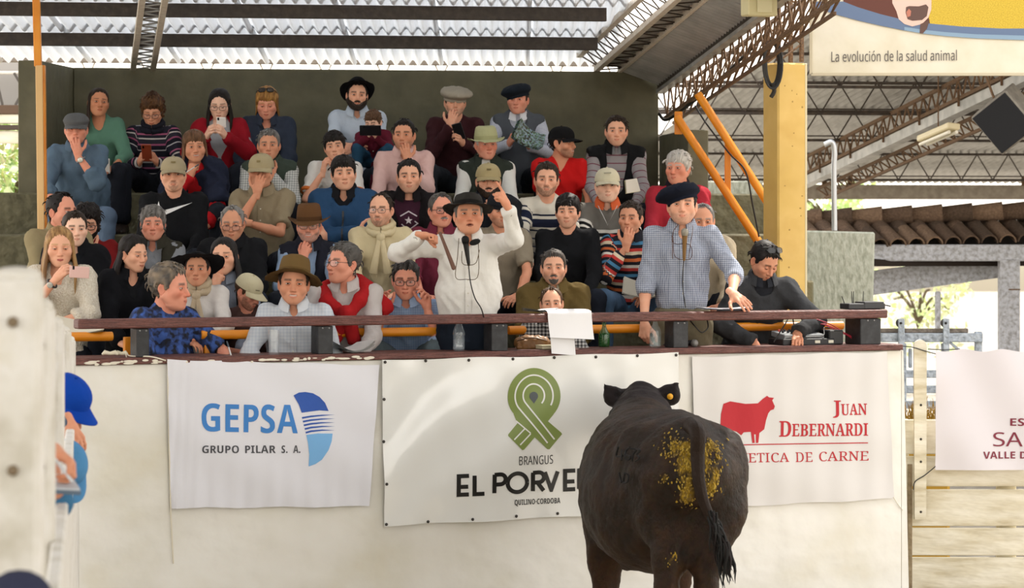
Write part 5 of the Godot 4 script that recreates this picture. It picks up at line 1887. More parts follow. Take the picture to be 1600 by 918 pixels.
func shawl(d: Dictionary, col: Color) -> void:
	var J: Dictionary = d.J
	var f := Field.new(J.hip - Vector3(0.4, 0.1, 0.35), J.H + Vector3(0.4, 0.1, 0.4), 0.014)
	for e in 2:
		f.cap(J.shl[e], J.elb[e], 0.080, 0.082, 0.04, Vector3.ZERO, 1.0, 2)
		f.cap(J.N - J.up * 0.04, J.shl[e], 0.092, 0.082, 0.04)
	f.cap(J.N - J.up * 0.05, J.Ch, 0.10, 0.15, 0.05, J.X, 0.75)
	f.cap(J.N + J.Z * 0.08 + Vector3(0, 0.1, 0), J.N + J.Z * 0.08, 0.07, 0.07, 0.02, Vector3.ZERO, 1.0, 1)
	f.cap(J.N + J.Z * 0.14 - J.up * 0.02, J.Ch + J.Z * 0.20 - J.up * 0.15, 0.05, 0.10, 0.02, Vector3.ZERO, 1.0, 1)
	var g := f.net()
	wrinkled(g, 0.012, 8.0)
	obj("shawl", g, cloth_mat(col), d.root)

func tied_sweater(d: Dictionary, col: Color) -> void:
	var J: Dictionary = d.J
	var f := Field.new(J.hip - Vector3(0.4, 0.1, 0.35), J.H + Vector3(0.4, 0.1, 0.4), 0.012)
	for e in 2:
		var sx := -1.0 if e == 0 else 1.0
		var a: Vector3 = J.N - J.Z * 0.06 + J.X * sx * 0.05
		var b: Vector3 = J.N + J.X * sx * 0.13 + Vector3(0, -0.035, 0) - J.Z * 0.01
		var c: Vector3 = J.N + J.X * sx * 0.10 + J.Z * 0.11 - J.up * 0.10
		var k: Vector3 = J.N + J.X * 0.035 + J.Z * 0.165 - J.up * 0.19
		f.cap(a, b, 0.036, 0.039, 0.03)
		f.cap(b, c, 0.039, 0.033, 0.03)
		f.cap(c, k, 0.033, 0.028, 0.02)
		f.cap(k, k + J.X * sx * (0.05 if sx > 0 else 0.09) - J.up * 0.16 - J.Z * 0.01, 0.032, 0.040, 0.015, Vector3.ZERO, 1.0, 2)
	f.cap(J.N + J.X * 0.035 + J.Z * 0.175 - J.up * 0.17, J.N + J.X * 0.035 + J.Z * 0.175 - J.up * 0.21, 0.042, 0.042, 0.01)
	f.cap(J.N + J.X * 0.06 - J.Z * 0.05, J.N + J.X * 0.22 - J.Z * 0.03 - J.up * 0.14, 0.05, 0.06, 0.04)
	var g := f.net()
	wrinkled(g, 0.008, 6.0)
	obj("tied_sweater", g, cloth_mat(col), d.root, "red sweater knotted in front")

func watch(d: Dictionary, arm: int, col: Color) -> void:
	var J: Dictionary = d.J
	var a: Vector3 = J.wri[arm]
	var u: Vector3 = (J.elb[arm] - a).normalized()
	var c: Vector3 = a + u * 0.035
	var side := u.cross(Vector3.BACK).normalized()
	var fr := side.cross(u).normalized()
	if fr.z < 0.0:
		fr = -fr
		side = -side
	var path := []
	for k in 21:
		var t := TAU * k / 20
		path.append(c + side * cos(t) * 0.031 + fr * sin(t) * 0.031)
	var g := G.new()
	g.tube(path, [0.006], 6, 1.0, Color.WHITE, false)
	var o := obj("watch_strap", g, mat(col, 0.4, 0.5), d.root)
	g = G.new()
	g.lathe([Vector2(0.001, 0.0), Vector2(0.018, 0.0), Vector2(0.019, 0.007), Vector2(0.016, 0.009), Vector2(0.001, 0.009)], 14, Transform3D(Basis(side, fr, side.cross(fr)), c + fr * 0.030))
	obj("watch_face", g, mat(Color(0.75, 0.75, 0.72), 0.25, 0.6), o)

func pen_in(d: Dictionary, arm: int, label: String, col: Color) -> void:
	var J: Dictionary = d.J
	var q: Vector3 = d.root.position + J.wri[arm] + Vector3(0.02, 0.05, 0.08)
	var o := thing("pen", label, "pen", q)
	var g := G.new()
	var u := Vector3(0.6, 0.35, 0.45).normalized() if arm == 0 else Vector3(-0.25, 0.9, 0.2).normalized()
	g.tube([-u * 0.06, -u * 0.05, u * 0.06, u * 0.062], [0.001, 0.0042, 0.0042, 0.003], 8)
	obj("barrel", g, mat(col, 0.35), o)
	g = G.new()
	g.tube([u * 0.03, u * 0.064], [0.0048, 0.0046], 8)
	obj("pen_cap", g, mat(Color(0.25, 0.3, 0.35), 0.35), o)

func sleeve_bands(d: Dictionary, col: Color, long: float) -> void:
	var J: Dictionary = d.J
	for e in 2:
		var a: Vector3 = J.shl[e]
		var b: Vector3 = J.elb[e]
		var t := minf(long / 0.535, 1.0)
		var u := (b - a).normalized()
		var q := a.lerp(b, t)
		var g := G.new()
		g.tube([q - u * 0.022, q - u * 0.018, q - u * 0.002, q + u * 0.002], [0.066 * J.s, 0.070 * J.s, 0.069 * J.s, 0.065 * J.s], 18)
		obj("sleeve_band", g, cloth_mat(col), d.root, "orange sleeve band")

func necklace(d: Dictionary, col: Color) -> void:
	var J: Dictionary = d.J
	var path := []
	for k in 17:
		var t := lerpf(-1.0, 1.0, k / 16.0)
		path.append(J.N + J.X * t * 0.065 + J.Z * (0.115 + 0.035 * (1.0 - t * t)) - J.up * (0.02 + 0.14 * (1.0 - absf(t))))
	var g := G.new()
	g.tube(path, [0.0022], 5)
	obj("necklace", g, mat(col, 0.3, 0.9), d.root)

func necked_paper(d: Dictionary, label: String) -> void:
	var q: Vector3 = d.root.position + d.J.wri[0].lerp(d.J.wri[1], 0.6)
	q = d.root.position + d.J.wri[1] + Vector3(-0.06, 0.035, 0.10)
	sheets("catalogue", label, "catalogue", Transform3D(Basis.from_euler(Vector3(-1.0, 0.2, -0.25)), q), 0.24, 0.17, 2, ["a8a294", "8d8778"], 0.03)
func belt(d: Dictionary, col: Color, drop: float) -> void:
	var J: Dictionary = d.J
	var path := []
	var c: Vector3 = J.hip + J.up * drop
	for k in 29:
		var t := TAU * k / 28
		path.append(c + J.X * sin(t) * 0.178 * J.s + J.Z * cos(t) * 0.134 * J.s)
	var g := G.new()
	for e in 2:
		g.tube(path.map(func(q): return q + Vector3(0, 0.009 - 0.018 * e, 0)), [0.012], 7, 1.0, Color.WHITE, false)
	var o := obj("belt", g, leather_mat(col), d.root)
	g = G.new()
	g.box(path[0] + J.Z * 0.012, Vector3(0.05, 0.04, 0.008), 0.003)
	obj("buckle", g, mat(hexc("a58a54"), 0.35, 0.8), o)

func auctioneer(tan: Color, greydark: Color, grey: Color) -> void:
	var d := {"label": "auctioneer in a white shirt and charcoal hat pointing up with one raised arm", "stand": true, "ground": 0.9, "at": [732, 336, 18.15], "skin": tan, "red": 0.7, "s": 0.94, "hs": 1.06, "hairc": greydark, "hairc2": grey, "hair": "short", "mouth": 2, "turn": 0.10, "pitch": -0.10, "fat": 0.5, "belly": 0.6, "wide": 1.12, "lean": Vector2(0, 0.06), "gaze": Vector2(0.1, 0.05),
		"hat": ["wide", hexc("2b2926"), -0.16, -0.03, 0.88, 0.085], "brim": 0.004, "bandc": hexc("191817"), "top": {"c": hexc("dcdad4"), "neck": "open", "collarc": hexc("dcdad4"), "sleeve": 0.96, "wrinkle": 0.008, "buttons": true},
		"left": [Vector3(0.290, -0.125, 0.20), "fist", Vector3(-1, -0.12, 0.25), Vector3(0, -1, 0.25), Vector3(1, -0.25, 0.1)],
		"right": [Vector3(0.248, 0.055, 0.36), "point", Vector3(-0.5, 0.85, 0.2), Vector3(-0.6, -0.2, -0.6), Vector3(0.6, -0.7, 0.3)], "trousers": hexc("1e2530"), "cell": 0.012, "knee": 0.0}
	person(d)
	belt(d, hexc("5b3c26"), 0.12)
	watch(d, 1, hexc("6b5a45"))
	watch(d, 0, hexc("4a4038"))
	var o := thing("gavel", "brown wooden gavel stick in the auctioneer's fist", "gavel", P(699, 394, 17.82))
	var g := G.new()
	var a := P(687, 362, 17.84) - o.position
	var b := P(710, 421, 17.80) - o.position
	g.tube([a, a.lerp(b, 0.02), a.lerp(b, 0.3), a.lerp(b, 0.97), b], [0.004, 0.009, 0.0095, 0.0135, 0.008], 10)
	obj("shaft", g, leather_mat(hexc("5d3a28")), o)
	microphone("black microphone in a wire neck holder on the auctioneer's chest", P(727, 374, 17.84), P(732, 410, 17.84), Color(0.02, 0.02, 0.02), Color(0.02, 0.02, 0.02), Color(0.30, 0.23, 0.11), 0.023, [P(732, 410, 17.84), P(735, 440, 17.84), P(742, 465, 17.85), P(752, 482, 17.84), P(757, 500, 17.92)], [[P(717, 372, 17.90), P(715, 400, 17.86), P(712, 433, 17.85), P(728, 436, 17.84), P(746, 433, 17.85), P(748, 400, 17.86), P(747, 372, 17.90)], [P(722, 392, 17.84), P(722, 410, 17.83), P(731, 414, 17.82), P(744, 410, 17.83), P(749, 390, 17.84)]])
	# the black foam bow that hangs beside the microphone
	var f := thing("foam_windscreen", "black foam windscreen hanging beside the auctioneer's microphone", "windscreen", P(742, 378, 17.84))
	g = G.new()
	g.ball(Vector3.ZERO, Vector3(0.034, 0.018, 0.02), 12, 8, Color.WHITE, Basis(Vector3.BACK, 0.3))
	obj("foam", g, mat(Color(0.015, 0.015, 0.015), 0.95), f)

func microphone(label: String, top: Vector3, end: Vector3, head_c: Color, body_c: Color, wire_c: Color, r: float, cable: Array, wires: Array) -> void:
	var o := thing("microphone", label, "microphone", top)
	var u := (end - top).normalized()
	var l := top.distance_to(end)
	var g := G.new()
	var q := Vector3.ZERO
	g.tube([q - u * r, q - u * r * 0.85, q - u * r * 0.4, q + u * r * 0.2, q + u * r * 0.8, q + u * r * 1.1], [0.002, r * 0.6, r * 0.95, r, r * 0.9, r * 0.75], 14)
	obj("grille", g, mat(head_c, 0.5, 0.6), o)
	g = G.new()
	g.tube([q + u * r * 1.05, q + u * r * 1.4, q + u * l * 0.8, q + u * l, q + u * (l + 0.02)], [r * 0.8, r * 0.72, r * 0.5, r * 0.45, r * 0.3], 12)
	obj("handle", g, mat(body_c, 0.4, 0.3), o)
	if cable.size():
		g = G.new()
		g.tube(smooth(cable.map(func(p): return p - top)), [0.0035], 6)
		obj("cable", g, mat(Color(0.015, 0.015, 0.015), 0.5), o)
	for w in wires:
		g = G.new()
		g.tube(smooth(w.map(func(p): return p - top), 4), [0.0021], 6)
		obj("wire_holder", g, mat(wire_c, 0.4, 0.7), o)

# a softer line through the points
func smooth(pts: Array, n := 6) -> Array:
	var out := []
	for k in pts.size() - 1:
		var a: Vector3 = pts[maxi(k - 1, 0)]
		var b: Vector3 = pts[k]
		var c: Vector3 = pts[k + 1]
		var e: Vector3 = pts[mini(k + 2, pts.size() - 1)]
		for j in n:
			out.append(b.cubic_interpolate(c, a, e, float(j) / n))
	out.append(pts[-1])
	return out

func beret_man(fair: Color, black: Color) -> void:
	var d := {"label": "young man in a navy beret and blue gingham shirt standing at a microphone", "stand": true, "ground": 0.9, "at": [1066, 321, 18.8], "skin": fair, "hs": 1.05, "hairc": black, "hair": "short", "stubble": 0.45, "turn": -0.06, "pitch": -0.08, "wide": 1.2, "lean": Vector2(0, 0.05),
		"hat": ["beret", hexc("161a26"), -0.10, 0.30, 1.04], "flop": Vector2(-0.022, 0.0), "top": {"c": check_mat("c9ced8", "50596e", 0.0115, 0.5), "neck": "open", "sleeve": 0.66, "buttons": true, "wrinkle": 0.007, "collarc": check_mat("c9ced8", "50596e", 0.0115, 0.5)},
		"left": [Vector3(0.245, -0.77, 0.10), "loose", Vector3(0.0, -1, 0.1), Vector3(-0.5, 0.1, -1), Vector3(0.5, 0, -1)],
		"right": [Vector3(0.29, -0.535, 0.30), "flat", Vector3(0.55, -0.45, 0.55), Vector3(0.2, -1, -0.3), Vector3(0.7, -0.4, -0.6)], "trousers": hexc("6a6350"), "cell": 0.012}
	person(d)
	belt(d, hexc("4a3524"), 0.07)
	watch(d, 0, hexc("b3a071"))
	var cop := Color(0.30, 0.17, 0.08)
	microphone("silver microphone in a bent copper wire holder in front of the gingham shirt", P(1070, 362, 18.52), P(1069, 402, 18.52), Color(0.55, 0.53, 0.48), Color(0.45, 0.32, 0.14), cop, 0.023, [P(1069, 400, 18.52), P(1067, 425, 18.53), P(1067, 450, 18.53), P(1071, 480, 18.52)],
		[[P(1060, 350, 18.6), P(1052, 362, 18.55), P(1053, 380, 18.52), P(1078, 382, 18.51), P(1079, 404, 18.52), P(1055, 401, 18.52), P(1052, 370, 18.52)], [P(1082, 352, 18.6), P(1082, 362, 18.55), P(1079, 380, 18.52), P(1076, 404, 18.52)], [P(1050, 368, 18.53), P(1051, 404, 18.52)]])

func ring_side_people(tan: Color, ruddy: Color) -> void:
	var d := {"label": "man in a royal blue cap leaning over the white ring fence", "stand": true, "ground": 0.0, "at": [103, 634, 12.6], "skin": tan, "hairc": Color(0.03, 0.02, 0.015), "turn": 0.95, "pitch": 0.55, "lid": 1.0, "yaw": 0.3, "lean": Vector2(0.34, 0.15), "hat": ["cap", hexc("0f3f9e"), 0.0, 0.0], "top": {"c": hexc("43546a"), "neck": "collar"},
		"left": "down", "right": [Vector3(0.045, -0.055, 0.22), "relax", Vector3(0.45, -0.8, 0.4), Vector3(-0.5, -0.5, -0.8), Vector3(-1, -0.6, 0.0)], "armsturn": false, "nshift": Vector3(-0.2, 0, 0)}
	person(d)
	d = {"label": "man in a faded light blue cap bowing his head over the fence", "stand": true, "ground": 0.0, "s": 0.9, "at": [101, 735, 11.8], "skin": ruddy, "hairc": Color(0.05, 0.04, 0.03), "turn": 0.5, "pitch": 0.95, "lid": 1.0, "yaw": 0.2, "lean": Vector2(0.34, 0.1), "hat": ["cap", hexc("4d83b0"), 0.0, 0.0], "top": {"c": hexc("55739a"), "neck": "collar"},
		"left": [Vector3(0.40, -0.65, 0.0), "relax", Vector3(0, -1, 0.1), Vector3(-1, 0, 0), Vector3(0.3, 0, -1)], "right": [Vector3(-0.16, -0.65, 0.0), "relax", Vector3(0, -1, 0.1), Vector3(-1, 0, 0), Vector3(0.1, 0, -1)], "nshift": Vector3(-0.26, 0, 0)}
	person(d)
	d = {"label": "man hidden behind the nearest white post, only his writing hand showing", "stand": true, "ground": 0.0, "at": [-30, 610, 9.3], "skin": tan, "hairc": Color(0.05, 0.04, 0.03), "turn": 0.4, "pitch": 0.5, "lid": 1.0, "yaw": 0.1, "lean": Vector2(0.0, 0.1), "top": {"c": hexc("3f6f93"), "neck": "collar", "sleeve": 0.62},
		"left": "down", "right": [Vector3(0.262, -0.145, 0.35), "grip", Vector3(0.8, -0.55, 0.25), Vector3(-0.4, -0.8, 0.2), Vector3(0.2, -1, 0)], "armsturn": false}
	person(d)
	var o := thing("notebook", "small grey notebook held under the writing hand by the fence", "notebook", P(93, 757, 8.95))
	o.rotation = Vector3(0.25, 0.35, -0.08)
	var g := G.new()
	g.box(Vector3.ZERO, Vector3(0.10, 0.012, 0.14), 0.002)
	obj("cover", g, mat(hexc("5a6a7c"), 0.6), o)
	g = G.new()
	g.box(Vector3(0, 0.009, 0), Vector3(0.095, 0.006, 0.134), 0.001)
	obj("pages", g, mat(hexc("b9bfc6"), 0.8), o)
	o = thing("pen", "pen with a black tip in the hand over the grey notebook", "pen", P(88, 722, 8.9))
	g = G.new()
	g.tube([Vector3(-0.02, 0.03, 0), Vector3(0.05, -0.055, 0.02)], [0.006, 0.005], 8)
	obj("barrel", g, mat(hexc("c8ccd2"), 0.35), o)
	g = G.new()
	g.tube([Vector3(-0.027, 0.038, -0.002), Vector3(-0.018, 0.028, 0)], [0.007, 0.007], 8)
	obj("pen_cap", g, mat(hexc("15161a"), 0.35), o)

# ---------------------------------------------------------------- the bull
func bull() -> void:
	# points in the world: the bull stands with its back to the ring's far side
	var root := thing("bull", "black bull seen from behind with yellow dung on its rump and an ear tag", "bull", Vector3(0.86, 0, -16.6))
	var o := root.position
	var f := Field.new(Vector3(-0.75, -0.05, -1.75), Vector3(0.75, 1.70, 1.25), 0.0155)
	var q := func(px: float, py: float, d: float) -> Vector3: return P(px, py, d) - o
	var X := Vector3(0.985, 0, -0.17)
	# trunk: barrel, loin, rump, shoulders
	f.ell(q.call(1030, 752, 16.55), Vector3(0.415, 0.395, 0.78), Basis(Vector3.UP, 0.14), 0.08)
	f.ell(q.call(1028, 790, 16.45), Vector3(0.40, 0.36, 0.62), Basis(Vector3.UP, 0.14), 0.08)
	f.ell(q.call(1000, 760, 17.05), Vector3(0.34, 0.42, 0.50), Basis(Vector3.UP, 0.14), 0.10)
	f.ell(q.call(1066, 738, 15.95), Vector3(0.285, 0.285, 0.40), Basis(Vector3.UP, 0.10), 0.08)
	f.cap(q.call(1000, 700, 16.05), q.call(1125, 702, 16.0), 0.12, 0.12, 0.10)
	f.cap(q.call(1062, 684, 16.5), q.call(1072, 686, 15.85), 0.12, 0.105, 0.08)
	# thighs and hind legs
	for s in [[1042, 1048, 1045, 1041, 15.72], [1108, 1112, 1106, 1104, 15.74]]:
		f.cap(q.call(s[0], 745, 15.98), q.call(s[1], 800, 15.86), 0.205, 0.165, 0.08)
		f.cap(q.call(s[1], 800, 15.88), q.call(s[2], 872, 15.72), 0.165, 0.085, 0.08)
		f.cap(q.call(s[2], 872, 15.72), q.call(s[3], 918, 15.66), 0.080, 0.060, 0.05)
		f.cap(q.call(s[3], 918, 15.66), q.call(s[3], 1030, 15.72), 0.058, 0.048, 0.04)
		f.cap(q.call(s[3], 1030, 15.72), q.call(s[3], 1068, 15.66), 0.055, 0.070, 0.03)
	# fore legs
	for s in [946, 1058]:
		f.cap(q.call(s + 8, 800, 17.1), q.call(s, 870, 17.12), 0.15, 0.098, 0.08)
		f.cap(q.call(s, 870, 17.12), q.call(s, 935, 17.1), 0.094, 0.070, 0.04)
		f.cap(q.call(s, 935, 17.1), q.call(s, 1000, 17.1), 0.055, 0.052, 0.04)
		f.cap(q.call(s, 1000, 17.1), q.call(s, 1022, 17.08), 0.055, 0.068, 0.03)
	# sheath under the belly
	f.cap(q.call(985, 874, 16.4), q.call(978, 882, 16.6), 0.035, 0.028, 0.05)
	f.ell(q.call(1068, 860, 16.0), Vector3(0.07, 0.10, 0.08), Basis.IDENTITY, 0.05)
	# neck and head
	f.cap(q.call(1004, 706, 17.2), q.call(1002, 655, 17.75), 0.26, 0.175, 0.10)
	f.cap(q.call(1002, 655, 17.7), q.call(1002, 632, 17.86), 0.165, 0.120, 0.06)
	f.ell(q.call(1002, 633, 17.92), Vector3(0.128, 0.105, 0.15), Basis.IDENTITY, 0.05)
	f.cap(q.call(1002, 612, 17.9), q.call(1002, 611, 17.88), 0.048, 0.045, 0.07)
	f.cap(q.call(1002, 640, 17.95), q.call(998, 668, 18.18), 0.110, 0.075, 0.06)
	# ears
	for s in [[976, 622, 958, 618, 946, 603, 1.0], [1029, 625, 1046, 617, 1055, 601, -1.0]]:
		f.cap(q.call(s[0], s[1], 17.9), q.call(s[2], s[3], 17.86), 0.042, 0.062, 0.03, Vector3.BACK, 1.0)
		f.cap(q.call(s[2], s[3], 17.86), q.call(s[4] - 3 * s[6], s[5] - 4, 17.84), 0.060, 0.009, 0.02)
		f.cap(q.call((s[0] + s[2]) * 0.5, s[1] - 4, 17.80), q.call(s[2] - 2 * s[6], s[3] - 6, 17.79), 0.018, 0.020, 0.02, Vector3.ZERO, 1.0, 1)
	# the groove of the tail and between the thighs
	f.cap(q.call(1092, 800, 15.64), q.call(1078, 900, 15.60), 0.03, 0.05, 0.06, Vector3.ZERO, 1.0, 1)
	var g := f.net()
	var coat := Color(0.020, 0.0135, 0.009)
	var rust := Color(0.040, 0.021, 0.011)
	for k in g.v.size():
		var p := g.v[k]
		var w := fine.get_noise_3d(p.x * 60, p.y * 60, p.z * 60)
		var w2 := fine.get_noise_3d(p.x * 320, p.y * 320, p.z * 320)
		var low := smoothstep(0.95, 0.4, p.y)
		g.c[k] = mixc(coat, rust, 0.15 + w * 0.9 + low * 0.95) * (0.95 + w2 * 0.35)
		if p.z < -0.9:
			g.c[k] = mixc(g.c[k], Color(0.010, 0.009, 0.009), 0.75)
		g.v[k] = p + g.n[k] * (w * 0.012 + w2 * 0.0025)
	g.n = PackedVector3Array()
	var stain := PackedFloat32Array()
	stain.resize(g.v.size())
	for k in g.v.size():
		var p := g.v[k]
		if p.z < 0.2:
			continue
		var w := p + o
		var px := 800.0 + w.x * F / -w.z
		var py := HZ - (w.y - EYE) * F / -w.z
		var band := exp(-pow((px - 1071.0) / 9.0, 2.0)) * smoothstep(682, 700, py) * smoothstep(797, 770, py) * 1.15
		band = maxf(band, exp(-pow((px - 1052.0) / 13.0, 2.0) - pow((py - 700.0) / 14.0, 2.0)) * 0.8)
		band = maxf(band, exp(-pow((px - 1110.0) / 13.0, 2.0)) * smoothstep(682, 700, py) * smoothstep(785, 755, py) * 0.75)
		band = maxf(band, exp(-pow((px - 1038.0) / 7.0, 2.0) - pow((py - 748.0) / 7.0, 2.0)) * 0.4)
		band = maxf(band, exp(-pow((px - 1049.0) / 6.0, 2.0) - pow((py - 872.0) / 10.0, 2.0)) * 0.4)
		stain[k] = clampf(band * (0.75 + fine.get_noise_3d(p.x * 200, p.y * 90, p.z * 160) * 1.9), 0.0, 1.0)
		g.c[k] = mixc(g.c[k], Color(0.27, 0.165, 0.015), smoothstep(0.15, 0.75, stain[k]) * 0.9)
	var m := StandardMaterial3D.new()
	m.vertex_color_use_as_albedo = true
	m.roughness = 0.55
	m.metallic_specular = 0.25
	m.normal_enabled = true
	m.normal_texture = noise_tex(0.06, [], true, FastNoiseLite.TYPE_SIMPLEX_SMOOTH, 4, 5.0, 256, 61)
	m.normal_scale = 0.5
	m.uv1_triplanar = true
	m.uv1_scale = Vector3(5, 2.2, 5)
	g.norm()
	obj("body", g, m, root)
	# tail
	var tl := smooth([q.call(1080, 664, 15.66), q.call(1090, 676, 15.52), q.call(1090, 710, 15.52), q.call(1092, 750, 15.50), q.call(1100, 785, 15.50), q.call(1112, 812, 15.50), q.call(1124, 838, 15.50)])
	var tg := G.new()
	var rad := []
	for k in tl.size():
		rad.append(lerpf(0.046, 0.020, float(k) / tl.size()))
	tg.tube(tl, rad, 12, 1.0, coat)
	obj("tail", tg, m, root)
	var sg := G.new()
	var rng := RandomNumberGenerator.new()
	rng.seed = 4
	for k in 70:
		var t0 := rng.randf_range(0.0, 0.9)
		var a := P(lerpf(1108, 1134, t0), lerpf(795, 858, t0), 15.5) - o + Vector3(rng.randf_range(-0.022, 0.022), 0, rng.randf_range(-0.02, 0.03))
		var l := rng.randf_range(0.14, 0.24)
		var path := []
		var wob := rng.randf_range(0, TAU)
		var dx := rng.randf_range(-0.02, 0.035)
		for e in 7:
			var t := e / 6.0
			path.append(a + Vector3(0.05 * t * (1.0 - t0 * 0.7) + dx * t + sin(t * 6.0 + wob) * 0.010, -l * t, sin(t * 5.0 + wob) * 0.008))
		sg.tube(path, [0.006, 0.0075, 0.0075, 0.007, 0.006, 0.004, 0.001], 5, 1.0, Color(0.010, 0.009, 0.009) * rng.randf_range(0.7, 1.6))
	obj("tail_switch", sg, hair_m, root).set_meta("kind", "stuff")
	# ear tag
	var yg := G.new()
	yg.lathe([Vector2(0.001, 0.0), Vector2(0.017, 0.0), Vector2(0.018, 0.004), Vector2(0.008, 0.006), Vector2(0.007, 0.009), Vector2(0.001, 0.009)], 16, Transform3D(Basis(Vector3.RIGHT, PI / 2), q.call(1047, 619, 17.785)))
	obj("ear_tag", yg, mat(hexc("e0a21c"), 0.5), root, "round yellow ear tag")
	# dried dung in flakes, where it clings to the rump on both sides of the tail
	var dg := G.new()
	var dm := [Color(0.36, 0.22, 0.015), Color(0.26, 0.16, 0.015), Color(0.44, 0.30, 0.04), Color(0.16, 0.10, 0.02)]
	for k in g.v.size():
		if stain[k] <= 0.0 or g.n[k].z < 0.15:
			continue
		var p := g.v[k]
		for e in 5:
			if rng.randf() > stain[k] * 0.9:
				continue
			var at := p + Vector3(rng.randf_range(-0.012, 0.012), rng.randf_range(-0.014, 0.014), 0) + g.n[k] * 0.0005
			var t := g.n[k].cross(Vector3.UP).normalized()
			var r := rng.randf_range(0.002, 0.006)
			dg.ball(at, Vector3(r, r * rng.randf_range(1.0, 2.2), 0.0022), 6, 4, dm[rng.randi() % 4], Basis(t, g.n[k].cross(t), g.n[k]) * Basis(Vector3.BACK, rng.randf_range(-0.6, 0.6)))
	var dgm := StandardMaterial3D.new()
	dgm.vertex_color_use_as_albedo = true
	dgm.roughness = 0.85
	var dn := obj("dried_dung", dg, dgm, root, "yellow dried dung beside the tail")
	dn.set_meta("kind", "stuff")
	# the brand on its flank, clipped lines of dark skin
	var cells := {}
	for k in g.v.size():
		if g.n[k].z > 0.05:
			var w := g.v[k] + o
			var key := Vector2i(int((800.0 + w.x * F / -w.z) / 5.0), int((HZ - (w.y - EYE) * F / -w.z) / 5.0))
			if not cells.has(key) or cells[key].z < g.v[k].z:
				cells[key] = g.v[k]
	var lines := [
		[[966, 697], [963, 712], [973, 711]], [[971, 702], [971, 718]],
		[[984, 698], [978, 704], [976, 713], [981, 718], [985, 713], [978, 710]],
		[[985, 700], [994, 702], [989, 709], [988, 720]],
		[[994, 701], [1000, 703], [995, 709], [999, 715], [993, 720]],
		[[967, 737], [969, 746], [971, 753]], [[976, 738], [974, 752], [980, 752], [982, 742], [976, 738]]]
	for l in lines:
		var path := []
		for p in l:
			var best: Variant = null
			for dx in range(-2, 3):
				for dy in range(-2, 3):
					var key := Vector2i(int(p[0] / 5.0) + dx, int(p[1] / 5.0) + dy)
					if cells.has(key) and (best == null or cells[key].z > best.z):
						best = cells[key]
			if best != null:
				var depth: float = -(best.z + o.z)
				path.append(P(p[0], p[1], depth) - o + Vector3(0, 0, 0.012))
		if path.size() > 1:
			var stroke := G.new()
			stroke.tube(smooth(path, 4), [0.0055], 6)
			obj("brand_stroke", stroke, mat(Color(0.06, 0.05, 0.045), 0.9), root, "stroke of the branded number 4673")
# ---------------------------------------------------------------- the ring wall and what hangs on it
const WA := Vector3(-2.466, 0, -16.94)
const WT := Vector3(0.9213, 0, -0.3889)
const WN := Vector3(0.3889, 0, 0.9213)

func wall_d(px: float) -> float:
	return 1.0 / (0.05882 - (px - 150.0) * 4.953e-6)

# a point of the ring wall's face, back metres behind it
func W(px: float, py: float, back := 0.0) -> Vector3:
	var d := wall_d(px)
	if back == 0.0:
		return P(px, py, d)
	var n := WN
	# along the same line of sight, on the plane that lies back metres behind the face
	var q := P(px, py, d) - Vector3(0, EYE, 0)
	var k := 1.0 + back / -(q.dot(n))
	return Vector3(0, EYE, 0) + q * k

func wall_box(px0: float, px1: float, y0: float, y1: float, front: float, depth: float, g: G, bev := 0.004) -> void:
	var a := W(px0, 500)
	var b := W(px1, 500)
	a.y = 0
	b.y = 0
	var c := (a + b) / 2.0 + WN * (front - depth / 2.0)
	c.y = (y0 + y1) / 2.0
	g.box(c, Vector3(a.distance_to(b), y1 - y0, depth), bev, Basis(WT, Vector3.UP, WN))

var plaster: StandardMaterial3D
var wood_red: StandardMaterial3D
var wood_white: StandardMaterial3D
var steel_black: StandardMaterial3D
var yellow_paint: StandardMaterial3D
var concrete: StandardMaterial3D
var rust: StandardMaterial3D
var zinc: StandardMaterial3D

func setting_materials() -> void:
	plaster = rough_mat([[0.0, hexc("d6d0be")], [0.30, hexc("dcd9ce")], [0.5, hexc("e2dfd7")], [0.75, hexc("e5e3dc")], [1.0, hexc("dfdbd0")]], 0.008, 0.35, 0.6, 0.35)
	plaster.heightmap_enabled = true
	plaster.heightmap_texture = noise_tex(0.02, [], false, FastNoiseLite.TYPE_SIMPLEX_SMOOTH, 5, 1.0, 512, 9)
	plaster.heightmap_scale = 0.6
	wood_red = rough_mat([[0.0, hexc("3a1e18")], [0.4, hexc("55302a")], [0.6, hexc("6a3e36")], [0.85, hexc("7a5148")], [1.0, hexc("4a2822")]], 0.03, 0.8, 0.55, 0.7, 0.0, false, Vector3(0.6, 9, 9))
	wood_white = rough_mat([[0.0, hexc("b8ab8c")], [0.30, hexc("cfc6ae")], [0.6, hexc("dad3bf")], [1.0, hexc("e2dccb")]], 0.012, 0.7, 0.7, 0.4, 0.0, false, Vector3(0.5, 2.2, 2.2))
	steel_black = rough_mat([[0.0, hexc("1a1b1d")], [0.6, hexc("2b2c2f")], [1.0, hexc("3c3d40")]], 0.03, 1.0, 0.5, 0.08, 0.2)
	yellow_paint = rough_mat([[0.0, hexc("c9760f")], [0.5, hexc("e08a14")], [1.0, hexc("e79a26")]], 0.01, 0.6, 0.38, 0.15)
	concrete = rough_mat([[0.0, hexc("868a7a")], [0.4, hexc("a0a394")], [0.7, hexc("b2b4a6")], [1.0, hexc("9a9c8c")]], 0.02, 1.2, 0.9, 0.35, 0.0, true, Vector3(2, 0.7, 2))
	rust = rough_mat([[0.0, hexc("3b2c20")], [0.5, hexc("6b4f36")], [1.0, hexc("8d7252")]], 0.05, 2.0, 0.8, 0.5)
	zinc = rough_mat([[0.0, hexc("8c8c8a")], [0.5, hexc("b2b2b0")], [1.0, hexc("c9c8c4")]], 0.01, 0.7, 0.45, 0.2, 0.35)

